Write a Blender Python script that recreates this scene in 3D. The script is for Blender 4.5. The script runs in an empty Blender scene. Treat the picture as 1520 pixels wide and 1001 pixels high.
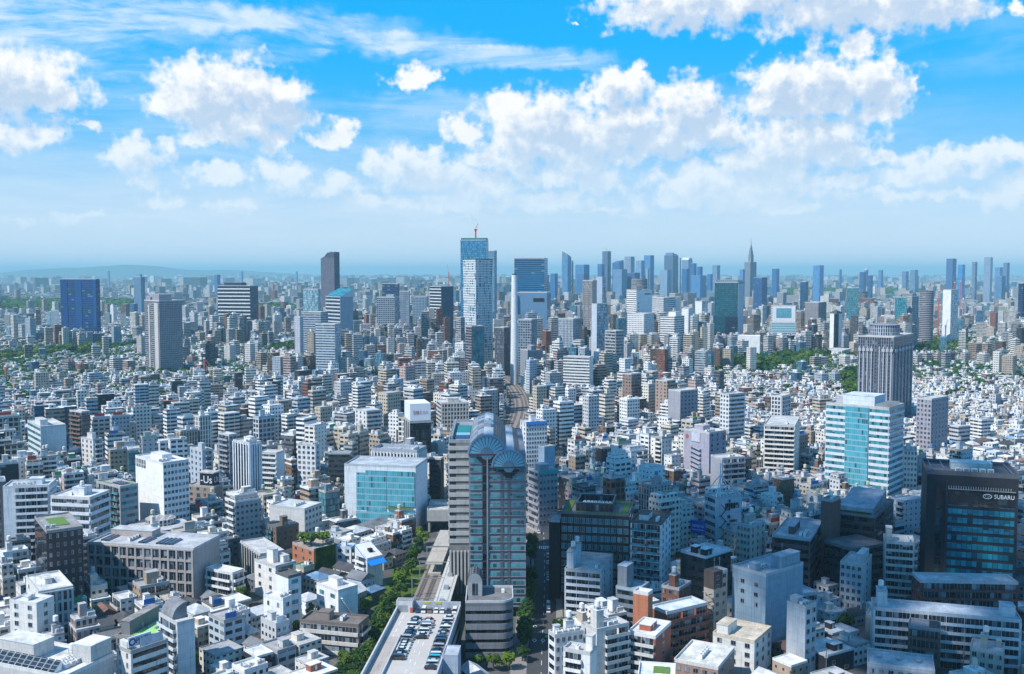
import bpy, math, random
import numpy as np
from mathutils import Vector, noise as mnoise
R = math.radians
rnd = random.Random(7)
S = bpy.context.scene
COL = S.collection
# ------------------------------------------------------------ camera, sun, sky, exposure
CAM_H, F, CX, CY, HOR = 150.0, 1478.0, 760.0, 500.5, 405.0
PITCH = math.atan((CY - HOR) / F)
cam_d = bpy.data.cameras.new("camera")
cam = bpy.data.objects.new("camera", cam_d); COL.objects.link(cam)
cam.location = (0, 0, CAM_H); cam.rotation_euler = (math.pi / 2 - PITCH, 0, 0)
cam_d.sensor_width = 36.0; cam_d.lens = 36.0 * F / 1520.0
cam_d.clip_start = 1.0; cam_d.clip_end = 120000.0
S.camera = cam
S.view_settings.view_transform = 'Standard'; S.view_settings.look = 'None'
S.view_settings.exposure = 0.3; S.view_settings.gamma = 1.0
S.render.engine = 'CYCLES'
cy = S.cycles
cy.max_bounces = 5; cy.diffuse_bounces = 2; cy.glossy_bounces = 2; cy.transmission_bounces = 2
cy.transparent_max_bounces = 6; cy.volume_bounces = 0
cy.caustics_reflective = False; cy.caustics_refractive = False
cy.use_denoising = True
cy.sample_clamp_indirect = 6.0
HAZE_COL, HAZE_DEN = (0.48, 0.87, 1.0, 1), 6.2e-5

SUN_EL, SUN_AZ = 50.0, math.degrees(math.atan2(-0.84, -0.54))      # azimuth from +Y towards +X
sv = Vector((math.sin(R(SUN_AZ)) * math.cos(R(SUN_EL)), math.cos(R(SUN_AZ)) * math.cos(R(SUN_EL)), math.sin(R(SUN_EL))))
sl = bpy.data.lights.new("sun", 'SUN'); sl.energy = 4.6; sl.angle = R(0.53); sl.color = (1.0, 0.965, 0.91)
so = bpy.data.objects.new("sun", sl); COL.objects.link(so)
so.rotation_euler = sv.to_track_quat('Z', 'Y').to_euler(); so.location = (0, 0, 3000)

def ray(px, py):
    xn, yn = (px - CX) / F, (CY - py) / F
    c, s = math.cos(PITCH), math.sin(PITCH)
    return (xn, c + yn * s, -s + yn * c)
def P(px, py, z=0.0):
    r = ray(px, py); t = (z - CAM_H) / r[2]
    return (r[0] * t, r[1] * t, z)
def PY(px, py, Y):
    r = ray(px, py); t = Y / r[1]
    return (r[0] * t, Y, CAM_H + r[2] * t)
def proj(x, y, z):
    c, s = math.cos(PITCH), math.sin(PITCH)
    dz = z - CAM_H
    dep = y * c - dz * s
    if dep < 1: return None
    return (CX + F * x / dep, CY - F * (y * s + dz * c) / dep)

# world: Nishita sky, deepened towards the zenith, with procedural cumulus and cirrus in it
W = bpy.data.worlds.new("World"); S.world = W; W.use_nodes = True
nt = W.node_tree; nt.nodes.clear()
class NB:
    """small node-building helper"""
    def __init__(s, tree): s.t = tree
    def n(s, typ, **kw):
        nd = s.t.nodes.new(typ)
        for k, v in kw.items(): setattr(nd, k, v)
        return nd
    def set(s, sock, v):
        if hasattr(v, 'links') or isinstance(v, bpy.types.NodeSocket): s.t.links.new(v, sock)
        else: sock.default_value = v
    def m(s, op, a, b=0.0, c=0.0, clamp=False):
        nd = s.n('ShaderNodeMath', operation=op, use_clamp=clamp)
        s.set(nd.inputs[0], a)
        if len(nd.inputs) > 1: s.set(nd.inputs[1], b)
        if len(nd.inputs) > 2: s.set(nd.inputs[2], c)
        return nd.outputs[0]
    def v(s, op, a, b=None, c=None):
        nd = s.n('ShaderNodeVectorMath', operation=op)
        s.set(nd.inputs[0], a)
        if b is not None: s.set(nd.inputs[1], b)
        if c is not None: s.set(nd.inputs[2], c)
        return nd.outputs['Value'] if op in ('LENGTH', 'DOT_PRODUCT') else nd.outputs['Vector']
    def mix(s, f, a, b, typ='MIX'):
        nd = s.n('ShaderNodeMix', data_type='RGBA', blend_type=typ)
        s.set(nd.inputs[0], f); s.set(nd.inputs[6], a); s.set(nd.inputs[7], b)
        return nd.outputs[2]
    def xyz(s, x, y, z=0.0):
        nd = s.n('ShaderNodeCombineXYZ')
        for i, q in enumerate((x, y, z)): s.set(nd.inputs[i], q)
        return nd.outputs[0]
    def sep(s, v):
        nd = s.n('ShaderNodeSeparateXYZ'); s.set(nd.inputs[0], v); return nd.outputs
    def noise(s, vec, scale, detail=3.0, rough=0.55, dist=0.0, dim='3D'):
        nd = s.n('ShaderNodeTexNoise', noise_dimensions=dim)
        if vec is not None: s.set(nd.inputs['Vector'], vec)
        nd.inputs['Scale'].default_value = scale; nd.inputs['Detail'].default_value = detail
        nd.inputs['Roughness'].default_value = rough; nd.inputs['Distortion'].default_value = dist
        return nd.outputs['Fac']
    def sstep(s, x, a, b):
        nd = s.n('ShaderNodeMapRange', interpolation_type='SMOOTHSTEP')
        s.set(nd.inputs[0], x); nd.inputs[1].default_value = a; nd.inputs[2].default_value = b
        return nd.outputs[0]
    def ramp(s, f, stops):
        nd = s.n('ShaderNodeValToRGB'); s.set(nd.inputs[0], f)
        el = nd.color_ramp.elements
        while len(el) < len(stops): el.new(0.5)
        for e, (p, c) in zip(el, stops): e.position = p; e.color = (*c, 1)
        return nd.outputs[0]
b = NB(nt)
def azel(px, py):
    x, y, z = ray(px, py)
    return math.degrees(math.atan2(x, y)), math.degrees(math.atan2(z, math.hypot(x, y)))
K = math.degrees(1 / F)     # degrees per photo pixel near the centre
# cumulus puffs as seen from here: (x, y, half width, half height, weight)
PUFFS = [
 (20,122,85,42,1),(-40,110,70,44,1),(70,150,40,24,1),(30,200,62,22,.8),(120,187,28,10,.6),(-30,205,60,22,.8),
 (300,140,62,42,1),(355,125,58,34,1),(405,155,52,40,1),(350,178,60,32,1),(262,160,38,26,.85),(405,208,38,17,.9),(300,200,40,20,.6),
 (205,232,44,28,.9),(205,268,32,10,.6),(500,198,30,20,.95),(478,205,20,12,.8),(618,112,38,15,1),(600,118,25,10,.9),(680,192,32,15,.95),
 (330,262,62,18,.7),(430,262,52,24,.75),(500,275,60,20,.7),(250,298,60,14,.5),(110,318,80,10,.4),(350,305,70,14,.45),(30,325,60,9,.35),
 (600,245,62,28,.95),(650,262,80,28,.85),(720,275,70,28,.75),(560,300,90,18,.5),
 (752,160,36,26,1),(812,180,80,38,1),(780,215,72,36,1),(880,205,80,36,.95),(930,190,60,38,1),(1015,165,58,42,1),(1045,190,46,34,1),(985,205,62,30,1),
 (920,128,46,26,1),(945,112,28,16,.95),(900,140,30,14,.9),(820,262,70,22,.75),(880,270,70,22,.7),(1090,205,46,26,.8),
 (1150,135,50,38,1),(1215,120,76,34,1),(1275,125,64,36,1),(1310,145,38,30,1),(1200,155,90,18,1),(1352,128,10,13,.8),
 (1200,200,70,36,.95),(1140,235,84,32,.9),(1245,215,46,34,.9),(1040,275,76,32,.9),(1110,290,100,24,.7),(1000,300,70,20,.6),(1300,238,38,13,.85),(1250,268,50,16,.7),
 (1420,240,96,22,.8),(1480,228,70,18,.85),(1350,265,70,16,.65),(1330,290,100,14,.5),(1500,288,50,22,.8),(1530,270,40,24,.9),(1400,288,44,9,.7),(1180,308,70,9,.5),(900,310,80,10,.5),
 (1010,8,110,34,1),(1100,-4,90,28,1),(1240,8,96,40,1),(1330,0,110,36,1),(1400,12,56,24,.9),(1180,-20,120,34,1),(1275,68,34,16,.95),(1290,62,20,12,.9),(1515,12,18,12,.7),
 (660,302,130,16,.6),(800,300,130,16,.6),(1130,268,120,30,.75),(740,240,90,20,.75),(860,240,90,24,.8),
 (862,40,6,4,.6),
]
gen = b.n('ShaderNodeTexCoord').outputs['Generated']
dx, dy, dz = b.sep(gen)[:3]
az = b.m('MULTIPLY', b.m('ARCTAN2', dx, dy), 57.29578)
el = b.m('MULTIPLY', b.m('ARCSINE', dz), 57.29578)
pos = b.xyz(az, el)
# billows: two octaves of warp so that the outlines are cauliflower-like
w1 = b.n('ShaderNodeTexNoise', noise_dimensions='2D'); b.set(w1.inputs['Vector'], pos); w1.inputs['Scale'].default_value = 0.55; w1.inputs['Detail'].default_value = 5; w1.inputs['Roughness'].default_value = 0.62
warp = b.v('MULTIPLY', b.v('SUBTRACT', w1.outputs['Color'], (0.5, 0.5, 0.5)), (2.6, 1.7, 0.0))
wpos = b.v('ADD', pos, warp)
def field(p, small=True):
    acc = None
    for (x, y, rx, ry, wt) in PUFFS:
        if not small and (rx < 40 or wt < 0.7): continue
        a, e = azel(x, y)
        sx, sy = 1 / (rx * K * 1.2), 1 / (ry * K * 1.22)
        q = b.v('MULTIPLY_ADD', p, (sx, sy, 0), (-a * sx, -e * sy, 0))
        dd = b.v('LENGTH', q)
        if wt < 1: dd = b.m('ADD', dd, (1 - wt) * 0.75)
        if acc is None: acc = dd
        else: acc = b.m('SMOOTH_MIN', acc, dd, 0.22)
    return b.m('SUBTRACT', 1.0, acc)
def dens(p, np_, det, small=True):
    bil = b.noise(np_, 1.05, det, 0.53, dim='2D')
    return b.m('ADD', field(p, small), b.m('MULTIPLY', b.m('SUBTRACT', bil, 0.5), 1.45))
d0 = dens(wpos, pos, 7.0)
sh = (-0.55, 0.95, 0.0)
d1 = dens(b.v('ADD', wpos, sh), b.v('ADD', pos, sh), 4.0, False)
alpha = b.sstep(d0, -0.12, 0.50)
lit = b.m('SUBTRACT', 1.0, b.m('MULTIPLY', b.sstep(d1, -0.05, 0.80), 1.0))
puff = b.noise(wpos, 1.25, 4.0, 0.5, dim='2D')
lit = b.m('ADD', lit, b.m('MULTIPLY', b.m('SUBTRACT', puff, 0.5), 0.75), clamp=True)
lowfade = b.sstep(el, 0.3, 9.5)            # low clouds sink into the haze
alpha = b.m('MULTIPLY', alpha, b.m('MULTIPLY_ADD', lowfade, 0.42, 0.58))
# cirrus
cp = b.v('MULTIPLY', pos, (0.10, 0.62, 0.0))
cw = b.n('ShaderNodeTexNoise', noise_dimensions='2D'); b.set(cw.inputs['Vector'], b.v('MULTIPLY', pos, (0.05, 0.2, 0))); cw.inputs['Scale'].default_value = 1.0; cw.inputs['Detail'].default_value = 3
cpw = b.v('ADD', cp, b.v('MULTIPLY', b.v('SUBTRACT', cw.outputs['Color'], (0.5, 0.5, 0.5)), (1.2, 1.6, 0)))
cir = b.noise(cpw, 1.6, 6.0, 0.62, dim='2D')
CIR = [(60,40,230,48,.95),(230,20,240,26,.9),(380,30,220,22,.95),(560,62,170,20,.95),(700,82,150,18,.85),(800,92,110,12,.7),(170,95,110,26,.7),(360,75,110,16,.45),(640,160,140,26,.45),(560,200,200,40,.4),(860,90,60,14,.5),(1450,60,120,50,.2),(330,240,300,60,.35),(120,265,200,50,.3),(480,305,640,60,.34),(1060,295,560,64,.28),(1000,190,420,60,.35),(250,180,330,70,.35)]
cacc = None
for (x, y, rx, ry, wt) in CIR:
    a, e = azel(x, y)
    sx, sy = 1 / (rx * K), 1 / (ry * K)
    dd = b.v('LENGTH', b.v('MULTIPLY_ADD', wpos, (sx, sy, 0), (-a * sx, -e * sy, 0)))
    g = b.m('MULTIPLY', b.sstep(b.m('SUBTRACT', 1.25, dd), 0.0, 0.9), wt)
    cacc = g if cacc is None else b.m('MAXIMUM', cacc, g)
calpha = b.m('MULTIPLY', cacc, b.sstep(cir, 0.24, 0.72))
sky = b.n('ShaderNodeTexSky', sky_type='NISHITA', sun_disc=False)
sky.sun_elevation = R(SUN_EL); sky.sun_rotation = R(SUN_AZ); sky.altitude = 100
sky.air_density = 1.0; sky.dust_density = 0.6; sky.ozone_density = 2.2
grad = b.ramp(b.m('DIVIDE', el, 60.0, clamp=True), [(0.0, (6.6, 7.5, 8.4)), (0.06, (4.6, 6.4, 8.2)), (0.12, (1.3, 4.7, 8.3)), (0.165, (0.25, 4.1, 8.4)), (0.21, (0.0, 3.9, 8.5)), (0.30, (0.0, 3.6, 8.3)), (1.0, (1.1, 2.3, 4.7))])
skyc = b.mix(0.95, sky.outputs[0], grad)
ccol = b.mix(lit, (4.5, 5.7, 7.3, 1), (8.5, 8.55, 8.6, 1))
ccol = b.mix(b.m('SUBTRACT', 1.0, lowfade), ccol, (6.6, 7.7, 8.6, 1))
out1 = b.mix(b.m('MULTIPLY', calpha, 0.86), skyc, (7.4, 8.1, 8.7, 1))
out2 = b.mix(alpha, out1, ccol)
bgc = b.n('ShaderNodeBackground'); b.set(bgc.inputs[0], out2); bgc.inputs[1].default_value = 0.1
bgs = b.n('ShaderNodeBackground'); b.set(bgs.inputs[0], skyc); bgs.inputs[1].default_value = 0.1
# clouds stand in the half of the sky the picture looks at; elsewhere the sky is clear
zone = b.m('MULTIPLY', b.sstep(b.m('ABSOLUTE', az), 48.0, 40.0), b.m('MULTIPLY', b.sstep(el, 27.0, 22.0), b.sstep(el, -0.6, -0.2)))
mx = b.n('ShaderNodeMixShader'); b.set(mx.inputs[0], zone); nt.links.new(bgs.outputs[0], mx.inputs[1]); nt.links.new(bgc.outputs[0], mx.inputs[2])
wo = b.n('ShaderNodeOutputWorld'); nt.links.new(mx.outputs[0], wo.inputs[0])
# ------------------------------------------------------------ materials
def newmat(name):
    m = bpy.data.materials.new(name); m.use_nodes = True
    t = m.node_tree; t.nodes.clear()
    nb = NB(t)
    out = nb.n('ShaderNodeOutputMaterial')
    return m, nb, out
def bsdf(nb, out, color, rough=0.8, metal=0.0, spec=0.4):
    p = nb.n('ShaderNodeBsdfPrincipled')
    nb.set(p.inputs['Base Color'], color); nb.set(p.inputs['Roughness'], rough); nb.set(p.inputs['Metallic'], metal)
    nb.set(p.inputs['Specular IOR Level'], spec)
    nb.t.links.new(p.outputs[0], out.inputs[0]); return p
def vm(nb, c, k):      # colour times a number
    return nb.v('SCALE', c) if False else nb.mix(1.0, c, nb.xyz(k, k, k), 'MULTIPLY')
def objcol(nb): return nb.n('ShaderNodeObjectInfo').outputs['Color']
def objrand(nb): return nb.n('ShaderNodeObjectInfo').outputs['Random']
def tco(nb): return nb.n('ShaderNodeTexCoord').outputs['Object']
def wpos_(nb): return nb.n('ShaderNodeNewGeometry').outputs['Position']

def simple(name, color=None, rough=0.8, metal=0.0, spec=0.4, var=0.25, scale=0.35, joints=False):
    """painted / concrete surface: own colour (or the object's colour) with stains and weathering"""
    m, nb, out = newmat(name)
    c = objcol(nb) if color is None else (*color, 1)
    n1 = nb.noise(wpos_(nb), scale, 5.0, 0.65)
    n2 = nb.noise(nb.v('MULTIPLY', wpos_(nb), (1.6, 1.6, 0.12)), 1.0, 2.0, 0.5)
    k = nb.m('ADD', nb.m('MULTIPLY_ADD', nb.m('SUBTRACT', n1, 0.5), var * 2.2, 1.0), nb.m('MULTIPLY', nb.m('SUBTRACT', n2, 0.5), var))
    if joints:      # panel joints, rain streaks below the roof line
        u, v, _ = nb.sep(nb.n('ShaderNodeUVMap').outputs[0])[:3]
        j = nb.m('MAXIMUM', nb.m('LESS_THAN', nb.m('FRACT', nb.m('DIVIDE', u, 2.7)), 0.06), nb.m('LESS_THAN', nb.m('FRACT', nb.m('DIVIDE', v, 3.1)), 0.06))
        st_ = nb.sstep(nb.noise(nb.xyz(u, nb.m('MULTIPLY', v, 0.04)), 1.1, 3.0, 0.7, dim='2D'), 0.52, 0.75)
        k = nb.m('MULTIPLY', k, nb.m('SUBTRACT', 1.0, nb.m('ADD', nb.m('MULTIPLY', j, 0.16), nb.m('MULTIPLY', st_, 0.22))))
    bsdf(nb, out, vm(nb, c, k), rough, metal, spec)
    return m
M = {}
M['plain'] = simple('painted_wall', var=0.26, joints=True)
M['metal'] = simple('grey_metal', (0.42, 0.44, 0.46), 0.45, 0.6, var=0.2)
M['steel'] = simple('painted_steel', rough=0.5, var=0.1)
M['brick'] = simple('tiled_wall', var=0.3, scale=1.2, joints=True)
def roofmat():
    m, nb, out = newmat('roof_deck')
    p = wpos_(nb)
    n1 = nb.noise(p, 0.16, 6.0, 0.7); n2 = nb.noise(p, 1.1, 4.0, 0.7)
    seams = nb.n('ShaderNodeTexVoronoi', feature='F1', distance='CHEBYCHEV'); nb.set(seams.inputs['Vector'], tco(nb)); seams.inputs['Scale'].default_value = 0.22
    k = nb.m('ADD', nb.m('MULTIPLY_ADD', nb.m('SUBTRACT', n1, 0.54), 1.7, 1.0), nb.m('MULTIPLY', nb.m('SUBTRACT', n2, 0.5), 0.9))
    k = nb.m('MULTIPLY', k, nb.m('MULTIPLY_ADD', nb.sep(seams.outputs['Color'])[0], 0.22, 0.86))
    bsdf(nb, out, vm(nb, objcol(nb), k), 0.85); return m
M['roof'] = roofmat()

def facade(name, bay=3.0, st=3.2, ww=0.6, wh=0.5, sill=0.32, mode='punch', glass=(0.025, 0.035, 0.05), lite=(0.30, 0.36, 0.40), plite=0.18, attr=False, wall=None, grough=0.08, gspec=0.6, wtint=None):
    """a wall whose windows are surface pattern, for buildings too far off to show a pane; UVs are metres"""
    m, nb, out = newmat(name)
    if attr: c = nb.n('ShaderNodeAttribute', attribute_name='Col').outputs['Color']
    elif wall is not None: c = (*wall, 1)
    else: c = objcol(nb)
    uv = nb.n('ShaderNodeUVMap').outputs[0]
    u, v, _ = nb.sep(uv)[:3]
    us, vs = nb.m('DIVIDE', u, bay), nb.m('DIVIDE', v, st)
    fu, fv = nb.m('FRACT', us), nb.m('FRACT', vs)
    iu, iv = nb.m('FLOOR', us), nb.m('FLOOR', vs)
    wn = nb.n('ShaderNodeTexWhiteNoise', noise_dimensions='3D')
    nb.set(wn.inputs['Vector'], nb.xyz(iu, iv, 0.0 if attr else nb.m('MULTIPLY', objrand(nb), 91.0)))
    rv = wn.outputs['Value']
    inu = nb.m('LESS_THAN', nb.m('ABSOLUTE', nb.m('SUBTRACT', fu, 0.5)), ww / 2)
    inv = nb.m('MULTIPLY', nb.m('GREATER_THAN', fv, sill), nb.m('LESS_THAN', fv, sill + wh))
    mask = nb.m('MULTIPLY', inu, inv)
    n1 = nb.noise(wpos_(nb), 0.12, 4.0, 0.6)
    n2 = nb.noise(nb.v('MULTIPLY', wpos_(nb), (1.2, 1.2, 0.08)), 1.0, 2.0)
    k = nb.m('ADD', nb.m('MULTIPLY_ADD', n1, 0.50, 0.72), nb.m('MULTIPLY', nb.m('SUBTRACT', n2, 0.5), 0.34))
    wallc = vm(nb, c, k)
    if wtint: wallc = nb.mix(0.5, wallc, (*wtint, 1))
    if mode == 'curtain':
        # object colour tints the panes, the mullions stay dull
        g = vm(nb, c, nb.m('MULTIPLY_ADD', rv, 0.9, 0.55))
        g = nb.mix(nb.m('MULTIPLY', nb.m('GREATER_THAN', rv, 0.86), 0.75), g, (*glass, 1))
        wallc = vm(nb, c, 0.45) if wtint is None else (*wtint, 1)
        col = nb.mix(mask, wallc, g)
    else:
        lit_ = nb.m('LESS_THAN', rv, plite)
        g = nb.mix(nb.m('MULTIPLY', lit_, 0.85), (*glass, 1), (*lite, 1))
        g = vm(nb, g, nb.m('MULTIPLY_ADD', rv, 0.7, 0.65))
        if mode == 'balc':   # parapet below, recess shade painted as dark glass above, party walls between flats
            party = nb.m('GREATER_THAN', nb.m('ABSOLUTE', nb.m('SUBTRACT', fu, 0.5)), 0.465)
            mask = nb.m('MULTIPLY', inv, nb.m('SUBTRACT', 1.0, party))
        col = nb.mix(mask, wallc, g)
    p = bsdf(nb, out, col, nb.m('MULTIPLY_ADD', mask, grough - 0.85, 0.85), 0.0, nb.m('MULTIPLY_ADD', mask, gspec - 0.3, 0.3))
    if not attr:
        bp = nb.n('ShaderNodeBump'); bp.inputs['Strength'].default_value = 0.5; bp.inputs['Distance'].default_value = 0.15; nb.set(bp.inputs['Height'], nb.m('SUBTRACT', 1.0, mask)); nb.t.links.new(bp.outputs[0], p.inputs['Normal'])
    return m
FM = {}
FM['punch'] = facade('facade_punched', 2.6, 3.1, 0.52, 0.44, 0.32)
FM['punchw'] = facade('facade_wide', 4.2, 3.3, 0.72, 0.46, 0.32)
FM['small'] = facade('facade_small', 3.4, 3.0, 0.28, 0.34, 0.36)
FM['rib'] = facade('facade_ribbon', 1.5, 3.5, 0.94, 0.46, 0.36)
FM['balc'] = facade('facade_balcony', 5.2, 3.0, 1.0, 0.56, 0.42, 'balc', glass=(0.035, 0.04, 0.05))
FM['curt'] = facade('facade_curtain', 1.6, 3.8, 0.90, 0.80, 0.1, 'curtain')
FM['vert'] = facade('facade_piers', 2.2, 3.4, 0.55, 0.86, 0.07, glass=(0.02, 0.03, 0.05), plite=0.08)
FM['frame'] = facade('facade_frame', 3.6, 3.7, 0.74, 0.68, 0.16, plite=0.06)
FM['band'] = facade('facade_band', 6.0, 3.6, 0.985, 0.52, 0.3, glass=(0.015, 0.03, 0.06), plite=0.05)
MASSM = {}
MASSM['punch'] = facade('mass_punched', 2.8, 3.1, 0.54, 0.44, 0.32, attr=True)
MASSM['rib'] = facade('mass_ribbon', 2.0, 3.4, 0.95, 0.46, 0.34, attr=True)
MASSM['balc'] = facade('mass_balcony', 5.0, 3.0, 1.0, 0.52, 0.44, 'balc', attr=True, glass=(0.04, 0.045, 0.055))
MASSM['curt'] = facade('mass_curtain', 2.0, 3.8, 0.9, 0.82, 0.1, 'curtain', attr=True)
MASSM['house'] = facade('mass_house', 3.4, 2.9, 0.42, 0.36, 0.34, attr=True)
def massroof():
    m, nb, out = newmat('mass_roof')
    c = nb.n('ShaderNodeAttribute', attribute_name='Col').outputs['Color']
    n1 = nb.noise(wpos_(nb), 0.2, 4.0, 0.7)
    bsdf(nb, out, vm(nb, c, nb.m('MULTIPLY_ADD', n1, 0.9, 0.55)), 0.85); return m
MASSM['roof'] = massroof()
def glassband(name, glass, lite, plite, bay=1.5, mull=(0.30, 0.32, 0.34), rough=0.06, spec=0.7, hfrac=None, vr=0.8, mw=0.46):
    m, nb, out = newmat(name)
    uv = nb.n('ShaderNodeUVMap').outputs[0]
    u, v, _ = nb.sep(uv)[:3]
    us = nb.m('DIVIDE', u, bay); fu = nb.m('FRACT', us)
    vs = nb.m('DIVIDE', v, hfrac or 3.6); fv = nb.m('FRACT', vs)
    wn = nb.n('ShaderNodeTexWhiteNoise', noise_dimensions='3D')
    nb.set(wn.inputs['Vector'], nb.xyz(nb.m('FLOOR', us), nb.m('FLOOR', vs), nb.m('MULTIPLY', objrand(nb), 57.0)))
    rv = wn.outputs['Value']
    g = nb.mix(nb.m('MULTIPLY', nb.m('LESS_THAN', rv, plite), 0.9), (*glass, 1), (*lite, 1))
    g = vm(nb, g, nb.m('MULTIPLY_ADD', nb.sep(wn.outputs['Color'])[1], vr, 1.0 - vr * .5))
    ml = nb.m('GREATER_THAN', nb.m('ABSOLUTE', nb.m('SUBTRACT', fu, 0.5)), 0.455)
    if hfrac: ml = nb.m('MAXIMUM', ml, nb.m('GREATER_THAN', nb.m('ABSOLUTE', nb.m('SUBTRACT', fv, 0.5)), mw))
    col = nb.mix(ml, g, (*mull, 1))
    bsdf(nb, out, col, nb.m('MULTIPLY_ADD', ml, 0.5, rough), 0.0, nb.m('MULTIPLY_ADD', ml, 0.3 - spec, spec)); return m
M['glass'] = glassband('window_glass', (0.022, 0.03, 0.042), (0.22, 0.27, 0.31), 0.25)
M['glass_teal'] = glassband('teal_glass', (0.02, 0.20, 0.25), (0.03, 0.06, 0.07), 0.12, 1.8, (0.10, 0.22, 0.26), hfrac=3.9)
M['glass_teal2'] = glassband('teal_strip_glass', (0.06, 0.25, 0.30), (0.03, 0.05, 0.06), 0.22, 1.7, (0.12, 0.22, 0.26))
M['glass_cyan'] = glassband('cyan_glass', (0.07, 0.33, 0.42), (0.03, 0.10, 0.13), 0.07, 1.3, (0.26, 0.42, 0.48), hfrac=3.6, vr=.4, mw=.40)
M['glass_blue'] = glassband('blue_blind_glass', (0.018, 0.21, 0.29), (0.012, 0.04, 0.06), 0.14, 2.2, (0.01, 0.015, 0.025), spec=0.4)
M['glass_dark'] = glassband('dark_glass', (0.008, 0.012, 0.02), (0.03, 0.05, 0.06), 0.25, 2.0, (0.02, 0.02, 0.022), hfrac=3.7)
M['fan_glass'] = simple('fan_glass', (0.20, 0.45, 0.58), 0.3, 0.0, 0.4, 0.08)
M['dark'] = simple('near_black', (0.02, 0.022, 0.026), 0.7)
M['blue_sheet'] = simple('blue_sheet', (0.01, 0.22, 0.72), 0.6, var=0.12)
M['solar'] = glassband('solar_panel', (0.015, 0.02, 0.05), (0.02, 0.03, 0.07), 0.3, 1.0, (0.35, 0.36, 0.38), hfrac=1.6)
def leafmat(name, c1, c2, c3):
    m, nb, out = newmat(name)
    n = nb.noise(wpos_(nb), 0.30, 3.0, 0.6)
    wn = nb.n('ShaderNodeTexWhiteNoise', noise_dimensions='3D')
    nb.set(wn.inputs['Vector'], nb.v('FLOOR', nb.v('SCALE', wpos_(nb)))) if False else None
    c = nb.ramp(nb.m('ADD', n, nb.m('MULTIPLY', nb.m('SUBTRACT', objrand(nb), 0.5), 0.35)), [(0.3, c1), (0.5, c2), (0.72, c3)])
    p = bsdf(nb, out, c, 0.75, 0, 0.2)
    tr = nb.n('ShaderNodeBsdfTranslucent'); nb.set(tr.inputs[0], c)
    mx = nb.n('ShaderNodeMixShader'); mx.inputs[0].default_value = 0.28
    nb.t.links.new(p.outputs[0], mx.inputs[1]); nb.t.links.new(tr.outputs[0], mx.inputs[2]); nb.t.links.new(mx.outputs[0], out.inputs[0])
    return m
M['leaf'] = leafmat('leaves', (0.022, 0.06, 0.018), (0.05, 0.115, 0.02), (0.11, 0.17, 0.025))
M['leaf_bright'] = leafmat('bright_leaves', (0.06, 0.13, 0.02), (0.13, 0.22, 0.03), (0.20, 0.27, 0.035))
M['leaf_far'] = leafmat('far_leaves', (0.018, 0.075, 0.022), (0.04, 0.13, 0.03), (0.09, 0.18, 0.03))
M['bark'] = simple('bark', (0.09, 0.06, 0.04), 0.9, var=0.3)
M['grass'] = simple('roof_lawn', (0.11, 0.20, 0.045), 0.95, var=0.35, scale=1.5)
M['turf'] = simple('sports_turf', (0.30, 0.58, 0.22), 0.9, var=0.1)
M['rust'] = simple('rusty_ballast', (0.24, 0.20, 0.18), 0.95, var=0.4, scale=0.8)
M['rail'] = simple('rail_steel', (0.30, 0.24, 0.21), 0.4, 0.7)
M['white'] = simple('white_paint', (0.80, 0.80, 0.79), 0.6, var=0.06)
M['tyre'] = simple('tyre_rubber', (0.02, 0.02, 0.022), 0.8)
M['carglass'] = simple('car_glass', (0.015, 0.02, 0.028), 0.05, spec=0.7)
def carpaint():
    m, nb, out = newmat('car_paint')
    p = bsdf(nb, out, objcol(nb), 0.25, 0.1, 0.6); p.inputs['Coat Weight'].default_value = 0.6; return m
M['car'] = carpaint()
def flat(name, c, rough=0.6): 
    if name not in M: M[name] = simple(name, c, rough, var=0.03)
    return M[name]
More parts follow.
